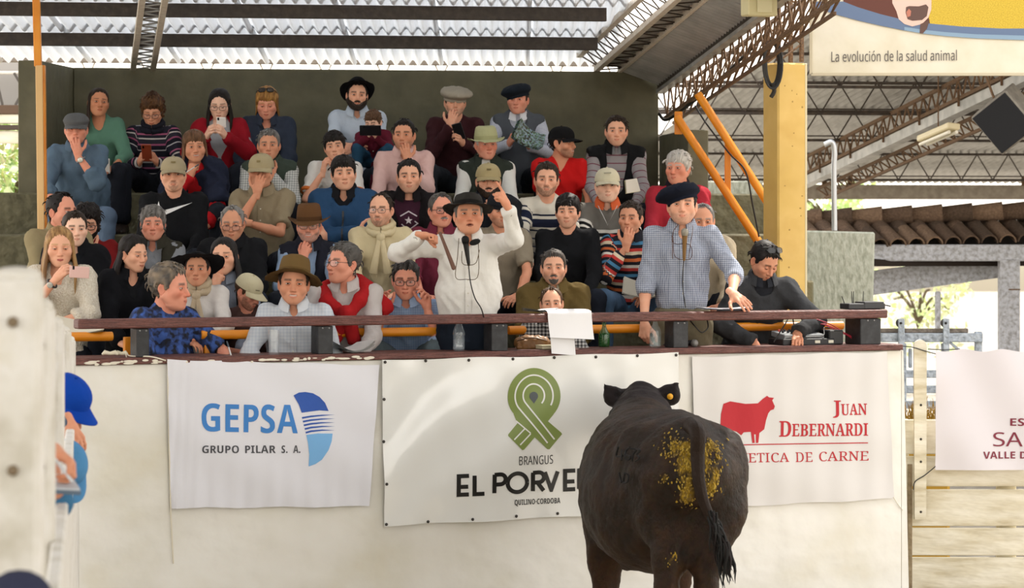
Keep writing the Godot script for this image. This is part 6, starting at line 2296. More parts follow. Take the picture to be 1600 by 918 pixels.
func ring_wall() -> void:
	var g := G.new()
	wall_box(112, 1409, 0, 1.662, 0.0, 0.22, g, 0.006)
	# the right end flares a little at the foot
	var e := W(1409, 500)
	g.prism(PackedVector2Array([Vector2(0, 0), Vector2(0.055, 0), Vector2(0.012, 1.66), Vector2(0, 1.66)]), 0.22, Transform3D(Basis(WT, Vector3.UP, WN), Vector3(e.x, 0, e.z) - WN * 0.22))
	struct("wall_ring", g, plaster, "low cream plastered ring wall under the wooden ledge")
	g = G.new()
	wall_box(112, 1409, 1.662, 1.700, 0.020, 0.40, g, 0.005)
	var ledge := obj("ledge", g, wood_red)
	tag(ledge, "dark red painted board ledge along the top of the ring wall", "ledge")
	# where the paint has flaked to white
	var rng := RandomNumberGenerator.new()
	rng.seed = 8
	var fl := G.new()
	for k in 46:
		var px := rng.randf_range(135, 250) if k < 20 else (rng.randf_range(390, 590) if k < 44 else rng.randf_range(250, 390))
		var c := W(px, 500, 0.0)
		c.y = rng.randf_range(1.664, 1.684)
		fl.ball(c + WN * 0.021, Vector3(rng.randf_range(0.008, 0.04), rng.randf_range(0.003, 0.009), 0.0015), 8, 4, Color.WHITE, Basis(WT, Vector3.UP, WN))
	obj("flaked_paint", fl, mat(hexc("d9d2c2"), 0.8), ledge).set_meta("kind", "stuff")
	g = G.new()
	wall_box(121, 1385, 1.864, 1.918, 0.02, 0.11, g, 0.007)
	var rail := obj("rail", g, wood_red)
	tag(rail, "long reddish brown wooden top rail on black posts", "rail")
	var posts := [[213, 233], [497, 520], [768, 793], [1052, 1075], [1344, 1376]]
	for p in posts:
		g = G.new()
		wall_box(p[0], p[1], 1.70, 1.862, 0.005, 0.13 if p[0] < 1300 else 0.2, g, 0.004)
		obj("post", g, steel_black, rail)
		g = G.new()
		for s in [-1.0, 1.0]:
			var c := W((p[0] + p[1]) / 2.0 + s * 5.0, 500)
			c.y = 1.85
			g.ball(c + WN * 0.006, Vector3(0.006, 0.006, 0.004), 8, 5)
		obj("bolts", g, mat(hexc("8d8d8d"), 0.4, 0.8), rail).set_meta("kind", "stuff")
	# the yellow pipe behind it
	var hr := thing("handrail", "yellow pipe handrail behind the wooden rail with upright legs", "handrail", Vector3(0, 0.9, 0))
	for s in [[103, 176], [314, 396], [520, 699], [794, 1013], [1106, 1317]]:
		g = G.new()
		var a := W(s[0], 510, 0.42)
		var b := W(s[1], 510, 0.42)
		a.y = 0.905
		b.y = 0.905
		var u := (b - a).normalized() * 0.004
		g.tube([a, a + u, b - u, b], [0.022, 0.027, 0.027, 0.022], 16)
		obj("pipe", g, yellow_paint, hr)
	for px in [325, 508, 783, 1066, 200, 1352]:
		var a := W(px, 510, 0.43)
		g = G.new()
		g.box(Vector3(a.x, 0.45, a.z), Vector3(0.05, 0.90, 0.04), 0.004, Basis(WT, Vector3.UP, WN))
		obj("leg", g, yellow_paint, hr)

# a cloth or vinyl banner between four corners (pixels), which sags and ripples by wave
func banner(label: String, cs: Array, back: float, wave: Callable, m: Material) -> Array:
	var on := func(p: Vector2, lift: float) -> Vector3:
		var q := W(p.x, -p.y)
		return q + WN * (back + wave.call(p.x, -p.y) + lift)
	var g := G.new()
	for e in 2:
		g.sheet(func(u, t): 
			var uu: float = u if e == 0 else 1.0 - u
			var a: Vector2 = cs[3].lerp(cs[2], uu)
			var b: Vector2 = cs[0].lerp(cs[1], uu)
			var p := a.lerp(b, t)
			p.y += 1.6 * sin(uu * 17.0 + p.y * 0.01) * (0.3 if back < 0.015 else 0.6)
			return on.call(Vector2(p.x, -p.y), 0.0 if e == 0 else -0.0045), 90, 60)
	var o := obj("banner", g, m)
	tag(o, label, "banner")
	return [o, func(p: Vector2) -> Vector3: return on.call(p, 0.0020)]

func sans(bold := false) -> Font:
	var f := SystemFont.new()
	f.font_names = PackedStringArray(["Droid Sans"])
	f.font_weight = 700 if bold else 400
	return f

func serif(bold := false) -> Font:
	var f := SystemFont.new()
	f.font_names = PackedStringArray(["Droid Serif"])
	f.font_weight = 700 if bold else 400
	return f

# a line of writing; box in pixels: left, top, right, bottom, with the slope of its line
func write(text: String, font: Font, x0: float, y0: float, x1: float, y1: float, slope: float, on: Callable, g: G) -> void:
	letters(text, font, Vector2(x0, -y1), x1 - x0, y1 - y0, func(p: Vector2) -> Vector3: return on.call(Vector2(p.x, p.y - slope * (p.x - x0))), g)

func poly(pts: Array, k: float, ox: float, oy: float) -> PackedVector2Array:
	var out := PackedVector2Array()
	for p in pts:
		out.append(Vector2(p[0] / k + ox, -(p[1] / k + oy)))
	return out

func banners() -> void:
	split = 11.0
	var cloth := StandardMaterial3D.new()
	cloth.albedo_color = hexc("dcdce2")
	cloth.roughness = 0.85
	cloth.metallic_specular = 0.2
	var vinyl := StandardMaterial3D.new()
	vinyl.albedo_color = hexc("e2e2de")
	vinyl.roughness = 0.16
	vinyl.metallic_specular = 0.5
	vinyl.clearcoat_enabled = true
	vinyl.clearcoat = 0.4
	vinyl.clearcoat_roughness = 0.12
	# 1: the blue one
	var ripple := func(x: float, y: float) -> float:
		var low := smoothstep(690.0, 790.0, y)
		var edge := smoothstep(330.0, 265.0, x)
		return 0.006 * sin((x + (y - 560) * 0.15) * 0.10) * (0.4 + edge) + 0.005 * low * sin(x * 0.21) + 0.004 * sin((x * 0.6 - y) * 0.06) + 0.004 * edge * sin(x * 0.45 + y * 0.02)
	var b := banner("white cloth banner lettered in blue with a fan emblem, GEPSA", [Vector2(259, 561), Vector2(591, 570), Vector2(575, 790), Vector2(266, 793)], 0.022, ripple, cloth)
	var on: Callable = b[1]
	var blue := mat(hexc("3f7fc4"), 0.8)
	var navy := mat(hexc("2f55a6"), 0.8)
	var sky := mat(hexc("77aede"), 0.8)
	var g := G.new()
	write("GEPSA", sans(true), 313, 629, 463, 674, 0.02, on, g)
	obj("lettering", g, blue, b[0], "GEPSA in bold blue letters")
	for w in [["GRUPO", 313.7, 371.0], ["PILAR", 381.0, 429.0], ["S.", 438.0, 447.5], ["A.", 456.5, 467.5]]:
		g = G.new()
		write(w[0], sans(true), w[1], 695, w[2], 707, 0.0, on, g)
		obj("lettering", g, mat(hexc("4a4a50"), 0.8), b[0], w[0] + " in dark grey capitals")
	g = G.new()
	print_on(poly([[20, 228], [45, 215], [75, 212], [110, 218], [140, 235], [165, 262], [182, 300], [140, 297], [58, 308], [45, 270]], 2.96, 450, 540), on, g)
	for k in 5:
		var y := 324.0 + 17.0 * k
		print_on(poly([[58 + 4 * k, y + 4], [100, y - 3], [150, y - 7], [212, y - 7 + k], [150, y - 1], [100, y + 5], [60 + 4 * k, y + 12]], 2.96, 450, 540), on, g)
	obj("emblem", g, navy, b[0], "dark blue upper half of the fan emblem")
	g = G.new()
	print_on(poly([[78, 410], [130, 403], [200, 404], [195, 440], [180, 480], [150, 525], [120, 545], [90, 556], [92, 500], [86, 450]], 2.96, 450, 540), on, g)
	obj("emblem", g, sky, b[0], "light blue lower half of the fan emblem")
	# 2: the glossy one
	var fold := func(x: float, y: float) -> float:
		var s := x + (y - 560.0) * 0.9
		return 0.009 * sin(s * 0.034 + 0.6 * sin(y * 0.02)) * smoothstep(980.0, 700.0, x) + 0.006 * sin((x - 595) * 0.068) * exp(-absf(y - 572) / 55.0) + 0.006 * sin((x * 0.8 + y) * 0.058 + sin(x * 0.03)) * smoothstep(900.0, 700.0, x) + 0.002 * sin(x * 0.11 - y * 0.03)
	b = banner("glossy white vinyl banner with a green looped ribbon, EL PORVENIR", [Vector2(594, 562), Vector2(1057, 550), Vector2(1057, 797), Vector2(598, 821)], 0.030, fold, vinyl)
	on = b[1]
	var green := mat(hexc("7d8c4c"), 0.35)
	var ink := mat(hexc("141414"), 0.35)
	# the ribbon: a wide loop with two crossing ends
	g = G.new()
	var c := Vector2(1128, 228)
	var ring := []
	for k in 41:
		var a := lerpf(-0.75, PI + 0.75, k / 40.0)
		ring.append([c.x + 122 * cos(a), c.y - 127 * sin(a)])
	var outer: Array = ring.duplicate()
	outer.append_array([[1085, 378], [1085, 378]])
	var inner := []
	# green disc with tails; the white lines are laid over it
	print_on(poly(ring + [[1120, 400]], 2.96, 450, 540), on, g)
	print_on(poly([[1036, 312], [1100, 268], [1252, 398], [1257, 406], [1200, 476], [1190, 476], [1048, 345]], 2.96, 450, 540), on, g)
	print_on(poly([[1218, 315], [1190, 350], [1080, 478], [1072, 480], [1010, 415], [1010, 408], [1056, 352], [1110, 395], [1160, 330]], 2.96, 450, 540), on, g)
	obj("ribbon", g, green, b[0], "olive green looped ribbon")
	var on2 := func(p: Vector2) -> Vector3: return on.call(p) + WN * 0.0015
	g = G.new()
	for rr in [[88.0, 94.0, -0.50, 3.75, [[1190, 478 - 44], [1190, 434]]], [50.0, 53.0, -0.75, 3.80, []]]:
		var line := PackedVector2Array()
		for k in 41:
			var a := lerpf(rr[2], rr[3], k / 40.0)
			line.append(Vector2((c.x + rr[0] * cos(a)) / 2.96 + 450, -((c.y - rr[1] * sin(a)) / 2.96 + 540)))
		var last := Vector2(1190, 447) if rr[0] > 60 else Vector2(1222, 430)
		line.append(Vector2(last.x / 2.96 + 450, -(last.y / 2.96 + 540)))
		band_on(line, 2.4, on2, g)
	for l in [[[1036, 432], [1085, 380]], [[1062, 456], [1110, 404]], [[1046, 345], [1110, 402]]]:
		band_on(poly(l, 2.96, 450, 540), 2.0, on2, g)
	obj("ribbon_lines", g, mat(hexc("e2e2de"), 0.35), b[0], "white lines along the ribbon")
	g = G.new()
	var drop := []
	for k in 17:
		var a := lerpf(-0.5, PI + 0.5, k / 16.0)
		drop.append([c.x + 1 + 20 * cos(a), 231 - 20 * sin(a)])
	drop.append([1129, 266])
	print_on(poly(drop, 2.96, 450, 540), on2, g)
	obj("drop", g, mat(hexc("4b5153"), 0.35), b[0], "dark drop in the ribbon's loop")
	g = G.new()
	write("BRANGUS", sans(), 807.5, 712, 861, 726, -0.045, on, g)
	obj("lettering", g, ink, b[0], "BRANGUS in thin black capitals")
	g = G.new()
	write("QUILINO·CORDOBA", sans(true), 800.5, 779.5, 872.5, 790, -0.045, on, g)
	obj("lettering", g, ink, b[0], "QUILINO·CORDOBA in small black capitals")
	g = G.new()
	var glyph := {"E": [[[0.5, 0], [0, 0], [0, 1], [0.5, 1]], [[0, 0.42], [0.46, 0.42]]], "L": [[[0, 1], [0, 0], [0.5, 0]]], "V": [[[0, 1], [0.33, 0.02], [0.66, 1]]], "N": [[[0, 0], [0, 1], [0.6, 0], [0.6, 1]]], "I": [[[0, 0], [0, 1]]]}
	var bow := []
	for k in 13:
		var a := lerpf(PI / 2, -PI / 2, k / 12.0)
		bow.append([0.28 + 0.27 * cos(a), 0.73 + 0.27 * sin(a)])
	glyph["P"] = [[[0, 0], [0, 1]], [[0.0, 0.985]] + bow + [[0.0, 0.46]]]
	glyph["R"] = [[[0, 0], [0, 1]], [[0.0, 0.985]] + bow + [[0.0, 0.46]], [[0.22, 0.46], [0.54, 0]]]
	var ol := []
	var ol2 := []
	for k in 17:
		ol.append([0.45 + 0.5 * cos(PI * k / 16), 0.5 + 0.5 * sin(PI * k / 16)])
		ol2.append([0.45 - 0.5 * cos(PI * k / 16), 0.5 - 0.5 * sin(PI * k / 16)])
	glyph["O"] = [ol, ol2]
	for l in [["E", 714.0], ["L", 738.0], ["P", 769.0], ["O", 791.0], ["R", 829.5], ["V", 848.0], ["E", 880.0], ["N", 901.5], ["I", 930.0], ["R", 942.0]]:
		var base: float = 772.0 - 0.05 * (l[1] - 714.0)
		for stroke in glyph[l[0]]:
			var line := PackedVector2Array()
			for q in stroke:
				line.append(Vector2(l[1] + q[0] * 31.0, -(base - q[1] * 29.0 - q[0] * 31.0 * 0.05)))
			band_on(line, 6.4, on, g)
	obj("lettering", g, mat(hexc("12110f"), 0.35), b[0], "EL PORVENIR in heavy black capitals")
	# eyelets and screws round its edge
	var eye := [[598, 565], [662, 563], [730, 562], [797, 560], [863, 558], [928, 557], [992, 555], [1053, 554], [597, 623], [597, 689], [600, 755], [601, 818], [667, 814], [735, 810], [803, 805], [868, 801]]
	for p in eye:
		var eg := G.new()
		eg.lathe([Vector2(0.004, 0.0), Vector2(0.009, 0.0), Vector2(0.009, 0.003), Vector2(0.005, 0.005), Vector2(0.001, 0.005)], 12, Transform3D(Basis(WT, WN.cross(WT) * -1.0, WN) * Basis(Vector3.RIGHT, PI / 2), on.call(Vector2(p[0], -p[1]))))
		obj("eyelet", eg, mat(hexc("3a3632"), 0.5, 0.5), b[0])
	# 3: the red one
	var soft := func(x: float, y: float) -> float:
		return 0.005 * sin((x * 0.35 - y) * 0.055) * smoothstep(560.0, 720.0, y) + 0.005 * sin((x + y * 0.8) * 0.06) * smoothstep(620.0, 560.0, y) + 0.003 * sin(x * 0.13) + 0.004 * sin((x - 1340) * 0.12) * smoothstep(1320.0, 1390.0, x)
	cloth = cloth.duplicate()
	cloth.albedo_color = hexc("d6d3d0")
	b = banner("off-white cloth banner with a red steer, JUAN DEBERNARDI", [Vector2(1079, 557), Vector2(1384, 549), Vector2(1395, 778), Vector2(1086, 794)], 0.020, soft, cloth)
	on = b[1]
	var red := mat(hexc("b3262f"), 0.8)
	g = G.new()
	print_on(poly([[698, 320], [703, 220], [712, 180], [740, 170], [800, 180], [850, 178], [870, 160], [888, 148], [896, 154], [915, 156], [908, 166], [918, 190], [914, 202], [902, 206], [893, 218], [885, 245], [878, 282], [858, 297], [853, 336], [843, 337], [843, 302], [836, 302], [838, 336], [828, 337], [823, 292], [795, 294], [785, 306], [768, 292], [748, 286], [745, 312], [741, 340], [731, 340], [729, 312], [722, 292], [713, 302], [706, 328]], 2.565, 850, 560), on, g)
	obj("steer_print", g, red, b[0], "red silhouette of a steer")
	g = G.new()
	band_on(PackedVector2Array([Vector2(1126, -694.5), Vector2(1353, -691)]), 1.6, on, g)
	obj("line", g, red, b[0], "thin red line under the name")
	g = G.new()
	write("J", serif(true), 1299, 625, 1311, 652, 0, on, g)
	write("UAN", serif(true), 1311, 630, 1352, 648, -0.005, on, g)
	obj("lettering", g, red, b[0], "JUAN in dark red small capitals")
	g = G.new()
	write("D", serif(true), 1215, 657, 1234, 681.5, 0, on, g)
	write("EBERNARDI", serif(true), 1235.5, 661.5, 1353, 681, -0.01, on, g)
	obj("lettering", g, red, b[0], "DEBERNARDI in dark red small capitals")
	for w in [["GENETICA", 1120.0, 1230.5, 707.5], ["DE", 1241.0, 1267.0, 706.0], ["CARNE", 1278.0, 1354.5, 705.0]]:
		g = G.new()
		write(w[0], serif(), w[1], w[3], w[2], w[3] + 15.0, -0.014, on, g)
		obj("lettering", g, red, b[0], w[0] + " in dark red capitals")
	# a rope and cleats at the left end
	var r := thing("rope", "thin white rope tied to wooden cleats on the left end of the ledge", "rope", W(192, 556, 0.05))
	g = G.new()
	var o := r.position
	g.tube(smooth([W(198, 552, 0.04) - o, W(205, 556, 0.03) - o, W(236, 557, -0.02) - o, W(259, 563, -0.03) - o]), [0.004], 6)
	g.tube(smooth([W(262, 564, -0.025) - o, W(263, 640, -0.02) - o, W(265, 720, -0.015) - o, W(267, 800, -0.012) - o, W(271, 880, -0.01) - o]), [0.004], 6)
	g.tube(smooth([W(196, 551, 0.03) - o, W(200, 563, 0.03) - o, W(210, 566, 0.03) - o]), [0.003], 6)
	obj("cord", g, mat(hexc("d8d0bd"), 0.9), r)
	for s in [[172, 12], [190, 9]]:
		g = G.new()
		var q := W(s[0], 563, 0.06)
		g.tube([Vector3(-0.045, 0, 0), Vector3(-0.03, 0.012, 0), Vector3(0.0, 0.006, 0), Vector3(0.03, 0.012, 0), Vector3(0.045, 0, 0)].map(func(p): return Vector3(q.x, 1.716, q.z) - o + p * (s[1] / 12.0)), [0.006, 0.014, 0.010, 0.014, 0.006], 8)
		obj("cleat", g, mat(hexc("ddd5be"), 0.7), r)
	# the strip of clear cord that trails from the third banner
	g = G.new()
	g.tube(smooth([W(1396, 776, -0.02), W(1402, 786, -0.01), W(1411, 797, -0.005)]), [0.003], 6)
	tag(obj("cord", g, mat(hexc("d9d3c3"), 0.8)), "short cord at the lower corner of the red steer banner", "cord")

# ---------------------------------------------------------------- things on the ledge and rail
func bottle(label: String, px: float, py: float, back: float, h: float, r: float, col: Color, ridged: bool) -> void:
	var q := W(px, py, back)
	q.y = 1.70
	var o := thing("bottle", label, "bottle", q)
	var pr := []
	if ridged:
		pr = [Vector2(0.001, 0.004), Vector2(r * 0.8, 0.0), Vector2(r, 0.012)]
		for k in 9:
			var y := lerpf(0.03, h * 0.52, k / 8.0)
			pr.append(Vector2(r * (1.0 if k % 2 == 0 else 0.93), y))
		pr.append_array([Vector2(r * 0.98, h * 0.60), Vector2(r * 0.75, h * 0.74), Vector2(r * 0.42, h * 0.88), Vector2(r * 0.38, h * 0.93)])
	else:
		pr = [Vector2(0.001, 0.006), Vector2(r * 0.9, 0.0), Vector2(r, 0.01), Vector2(r, h * 0.50), Vector2(r * 0.85, h * 0.60), Vector2(r * 0.48, h * 0.74), Vector2(r * 0.36, h * 0.85), Vector2(r * 0.36, h * 0.97), Vector2(r * 0.44, h * 0.98), Vector2(r * 0.42, h)]
	var g := G.new()
	g.lathe(pr, 24)
	var m := StandardMaterial3D.new()
	m.transparency = BaseMaterial3D.TRANSPARENCY_ALPHA
	m.albedo_color = col
	m.roughness = 0.06
	m.metallic_specular = 0.6
	obj("glass", g, m, o)
	g = G.new()
	g.lathe([Vector2(0.001, 0.008), Vector2(r * 0.88, 0.008), Vector2(r * 0.92, 0.02), Vector2(r * 0.92, h * 0.36), Vector2(0.001, h * 0.36)], 20)
	m = StandardMaterial3D.new()
	m.transparency = BaseMaterial3D.TRANSPARENCY_ALPHA
	m.albedo_color = Color(col.r, col.g, col.b, minf(col.a + 0.02, 0.5))
	m.roughness = 0.05
	obj("water", g, m, o)
	if ridged:
		g = G.new()
		g.lathe([Vector2(r * 0.44, h * 0.92), Vector2(r * 0.46, h * 0.93), Vector2(r * 0.46, h * 0.99), Vector2(r * 0.40, h), Vector2(0.001, h)], 18)
		obj("cap", g, mat(hexc("dfe3e6"), 0.4), o)

func ledge_things() -> void:
	bottle("ridged clear plastic water bottle in front of the auctioneer's jeans", 717, 556, 0.13, 0.185, 0.036, Color(0.85, 0.92, 0.97, 0.10), true)
	bottle("clear glass bottle beside the beret man's hand", 1024, 549, 0.13, 0.185, 0.036, Color(0.86, 0.93, 0.93, 0.12), false)
	bottle("green glass bottle behind the ledge under the striped polo", 944, 553, 0.30, 0.15, 0.035, Color(0.10, 0.35, 0.12, 0.60), false)
	var q := W(428, 562, 0.10)
	q.y = 1.70
	var o := thing("tumbler", "straight glass tumbler before the smiling man in the brown hat", "glass", q)
	var g := G.new()
	g.lathe([Vector2(0.001, 0.008), Vector2(0.027, 0.008), Vector2(0.030, 0.14), Vector2(0.032, 0.14), Vector2(0.030, 0.0), Vector2(0.001, 0.0)], 24)
	var m := StandardMaterial3D.new()
	m.transparency = BaseMaterial3D.TRANSPARENCY_ALPHA
	m.albedo_color = Color(0.88, 0.92, 0.95, 0.07)
	m.roughness = 0.06
	obj("glass", g, m, o)
	g = G.new()
	g.lathe([Vector2(0.001, 0.010), Vector2(0.0265, 0.010), Vector2(0.0285, 0.075), Vector2(0.001, 0.075)], 20)
	obj("water", g, m, o)
	# papers
	var flat := Basis(WT, Vector3.UP, WN) * Basis(Vector3.RIGHT, -PI / 2)
	q = W(545, 553, 0.14)
	q.y = 1.712
	sheets("papers", "loose white papers on the ledge below the red knotted sweater", "papers", Transform3D(flat * Basis(Vector3.BACK, 0.25) * Basis(Vector3.RIGHT, 0.06), q), 0.24, 0.20, 4, ["e4e3e0", "d9d8d6"], 0.05)
	q = W(1131, 479, 0.05)
	q.y = 1.928
	sheets("papers", "printed lists on the rail under the beret man's flat hand", "papers", Transform3D(flat * Basis(Vector3.BACK, -0.12), q), 0.30, 0.21, 3, ["e9e8ee", "dcdbe4"], 0.012)
	# the sheets that hang over the rail
	o = thing("hanging_papers", "white sheets of paper hanging over the rail before the child", "papers", W(886, 495, 0.0))
	for s in [[852.0, 921.0, 482.0, 528.0, 0.012, 0.020], [856.0, 894.0, 490.0, 553.0, 0.003, 0.012]]:
		g = G.new()
		for e in 2:
			g.sheet(func(u, t):
				var uu: float = u if e == 0 else 1.0 - u
				var px: float = lerpf(s[0], s[1], uu)
				if t < 0.8:
					var k: float = t / 0.8
					var w: Vector3 = W(px + (1.0 - k) * 2.0, lerpf(s[3] + (uu - 0.5) * 3.0, s[2] + 4.0, k))
					return w + WN * (0.022 + s[4] + s[5] * pow(1.0 - k, 2.0) + 0.004 * sin(uu * 5.0)) - o.position + Vector3(0, 0, 0.001 * (1 - e))
				var b: float = (t - 0.8) / 0.2
				var w2: Vector3 = W(px, s[2] + 4.0)
				return w2 + WN * (0.022 + s[4] - b * 0.14) + Vector3(0, 0.012 * sin(minf(b * 3.0, 1.57)) , 0) - o.position + Vector3(0, 0, 0.001 * (1 - e)), 12, 16)
		obj("sheet", g, mat(hexc("e6e5e6"), 0.7), o)
	q = W(843, 485, 0.08)
	q.y = 1.927
	sheets("papers", "stack of printed pages lying on the rail left of the hanging sheets", "papers", Transform3D(flat * Basis(Vector3.BACK, 0.2), q), 0.16, 0.16, 4, ["dedcd8", "c9c7c4"], 0.012)
	# pouch and book
	q = W(831, 552, 0.2)
	q.y = 1.70
	o = thing("pouch", "tan leather pouch on the ledge before the checked shirt", "pouch", q)
	var f := Field.new(Vector3(-0.14, -0.02, -0.12), Vector3(0.14, 0.14, 0.12), 0.008)
	f.cap(Vector3(-0.075, 0.035, 0), Vector3(0.075, 0.035, 0), 0.032, 0.036, 0.02)
	f.cap(Vector3(-0.04, 0.055, -0.02), Vector3(0.05, 0.05, -0.02), 0.025, 0.03, 0.02)
	f.cap(Vector3(-0.08, 0.012, 0.03), Vector3(0.085, 0.012, 0.03), 0.012, 0.012, 0.01)
	g = f.net()
	wrinkled(g, 0.005, 14.0)
	obj("leather", g, leather_mat(hexc("8a6238")), o)
	g = G.new()
	g.tube(smooth([Vector3(-0.09, 0.05, 0.03), Vector3(0, 0.068, 0.035), Vector3(0.09, 0.05, 0.03)]), [0.004], 6)
	obj("strap", g, leather_mat(hexc("5d3f22")), o)
	q = W(860, 551, 0.10)
	q.y = 1.70
	o = thing("book", "small cream notebook lying before the tan pouch", "book", q)
	o.basis = Basis(WT, Vector3.UP, WN)
	g = G.new()
	g.box(Vector3(0, 0.013, 0), Vector3(0.15, 0.020, 0.10), 0.003)
	obj("pages", g, mat(hexc("cfc6a8"), 0.8), o)
	g = G.new()
	g.box(Vector3(0, 0.025, 0), Vector3(0.154, 0.004, 0.104), 0.001)
	obj("cover", g, mat(hexc("b9b294"), 0.7), o)
	# spare microphone
	q = W(1085, 542, 0.08)
	q.y = 1.723
	o = thing("microphone", "spare microphone with a round silver grille lying on the ledge", "microphone", q)
	g = G.new()
	g.ball(Vector3.ZERO, Vector3.ONE * 0.024, 16, 10)
	obj("grille", g, mat(hexc("8d8b88"), 0.6, 0.4), o)
	g = G.new()
	var u := (WN * -1.0 + WT * -0.6).normalized()
	g.tube([u * 0.02, u * 0.03, u * 0.16], [0.020, 0.018, 0.012], 12)
	obj("handle", g, mat(hexc("19191b"), 0.4), o)
	g = G.new()
	g.tube(smooth([u * 0.155, u * 0.16 - WT * 0.06 + Vector3(0, -0.012, 0), -WT * 0.16 - Vector3(0, 0.012, 0)]), [0.0035], 6)
	g.tube(smooth([W(1078, 500, 0.10) - q, W(1084, 507, 0.03) - q, W(1096, 519, 0.0) - q, W(1106, 512, 0.02) - q, W(1105, 500, 0.08) - q]), [0.004], 6)
	obj("cable", g, mat(hexc("131314"), 0.5), o)
	# mixer
	q = W(1252, 546, 0.16)
	q.y = 1.70
	o = thing("mixer", "grey sound mixer with plugs and knobs under the bending man", "mixer", q)
	o.basis = Basis(WT, Vector3.UP, WN)
	g = G.new()
	g.box(Vector3(0, 0.020, 0), Vector3(0.36, 0.04, 0.20), 0.004)
	obj("base", g, mat(hexc("1c1d20"), 0.5), o)
	g = G.new()
	g.box(Vector3(-0.02, 0.058, -0.01), Vector3(0.28, 0.035, 0.18), 0.004, Basis(Vector3.RIGHT, 0.12))
	obj("panel", g, mat(hexc("8b8f92"), 0.45, 0.3), o)
	for k in 14:
		g = G.new()
		var x := -0.13 + (k % 7) * 0.036
		var z := -0.05 + (k / 7) * 0.05
		g.lathe([Vector2(0.008, 0.0), Vector2(0.007, 0.014), Vector2(0.001, 0.015)], 10, Transform3D(Basis(Vector3.RIGHT, 0.12), Vector3(x, 0.074 - z * 0.12, z)))
		obj("knob", g, mat(hexc("c44a3a") if k % 5 == 0 else (hexc("d9d9d9") if k % 3 == 0 else hexc("23252a")), 0.4), o)
	for k in 4:
		g = G.new()
		g.tube([Vector3(-0.005 + k * 0.032, 0.07, -0.06), Vector3(-0.005 + k * 0.032, 0.12, -0.062)], [0.008, 0.007], 10)
		obj("plug", g, mat(hexc("cfcdc6"), 0.35, 0.6), o)
	for k in 3:
		g = G.new()
		g.box(Vector3([-0.10, 0.06, 0.155][k], 0.020, 0.101), Vector3(0.036, 0.018, 0.004), 0.001)
		obj("tag", g, mat(hexc("d6d2bf"), 0.6), o, "white tag on the black front")
	for c in [[[0.10, 0.12, -0.06], [0.14, 0.14, -0.03], [0.22, 0.10, 0.02], [0.33, 0.05, 0.04]], [[0.07, 0.12, -0.06], [0.15, 0.125, 0.0], [0.24, 0.08, 0.03], [0.33, 0.045, 0.05]], [[0.03, 0.12, -0.06], [0.08, 0.16, -0.02], [0.2, 0.12, 0.03], [0.33, 0.035, 0.05]]]:
		g = G.new()
		g.tube(smooth(c.map(func(p): return Vector3(p[0], p[1], p[2]))), [0.0032], 6)
		obj("cable", g, mat(hexc("b3223a"), 0.45), o, "red cable")
	for c in [[[-0.02, 0.12, -0.06], [-0.06, 0.19, -0.02], [-0.13, 0.13, 0.03], [-0.22, 0.02, 0.05]], [[-0.15, 0.04, 0.08], [0.0, 0.05, 0.105], [0.10, 0.055, 0.10], [0.15, 0.10, 0.02], [0.20, 0.10, 0.0]]]:
		g = G.new()
		g.tube(smooth(c.map(func(p): return Vector3(p[0], p[1], p[2]))), [0.0042], 6)
		obj("cable", g, mat(hexc("151516"), 0.45), o, "black cable")
	g = G.new()
	g.box(Vector3(0.20, 0.045, 0.02), Vector3(0.10, 0.09, 0.14), 0.006)
	obj("power_box", g, mat(hexc("1a1b1d"), 0.5), o)
	# radio receiver with aerials on the rail
	q = W(1352, 476, 0.07)
	q.y = 1.92
	o = thing("receiver", "flat black radio receiver with thin aerials on the end of the rail", "receiver", q)
	o.basis = Basis(WT, Vector3.UP, WN)
	g = G.new()
	g.box(Vector3(-0.02, 0.018, 0), Vector3(0.26, 0.036, 0.12), 0.004)
	obj("case", g, mat(hexc("222327"), 0.45), o)
	g = G.new()
	g.box(Vector3(0.03, 0.024, 0.0), Vector3(0.14, 0.044, 0.124), 0.003)
	obj("case", g, mat(hexc("2a2b2f"), 0.45), o)
	for a in [[-0.13, -0.02], [-0.075, -0.006], [-0.068, 0.002], [0.0, 0.004]]:
		g = G.new()
		g.tube([Vector3(a[0], 0.03, -0.03), Vector3(a[0] + a[1], 0.11 if a[0] > -0.1 else 0.08, -0.03)], [0.0035, 0.0025], 6)
		obj("aerial", g, mat(hexc("1b1c1f"), 0.4), o)
	g = G.new()
	g.tube(smooth([Vector3(0.10, 0.02, 0), Vector3(0.14, 0.022, 0.01), Vector3(0.17, 0.015, 0.02)]), [0.004, 0.004], 6)
	obj("cable", g, mat(hexc("1b1c1f"), 0.5), o)
# ---------------------------------------------------------------- the stand, roof and yard
const ST := Vector3(0.9899, 0, -0.1416)      # along the rows
const SA := Vector3(-0.1416, 0, -0.9899)     # away from the ring
const SLOPE := 0.101

# a point in the stand: s metres along the rows, at row depth d, height y
func S(s: float, d: float, y: float) -> Vector3:
	return Vector3(0, y, -d) + ST * s

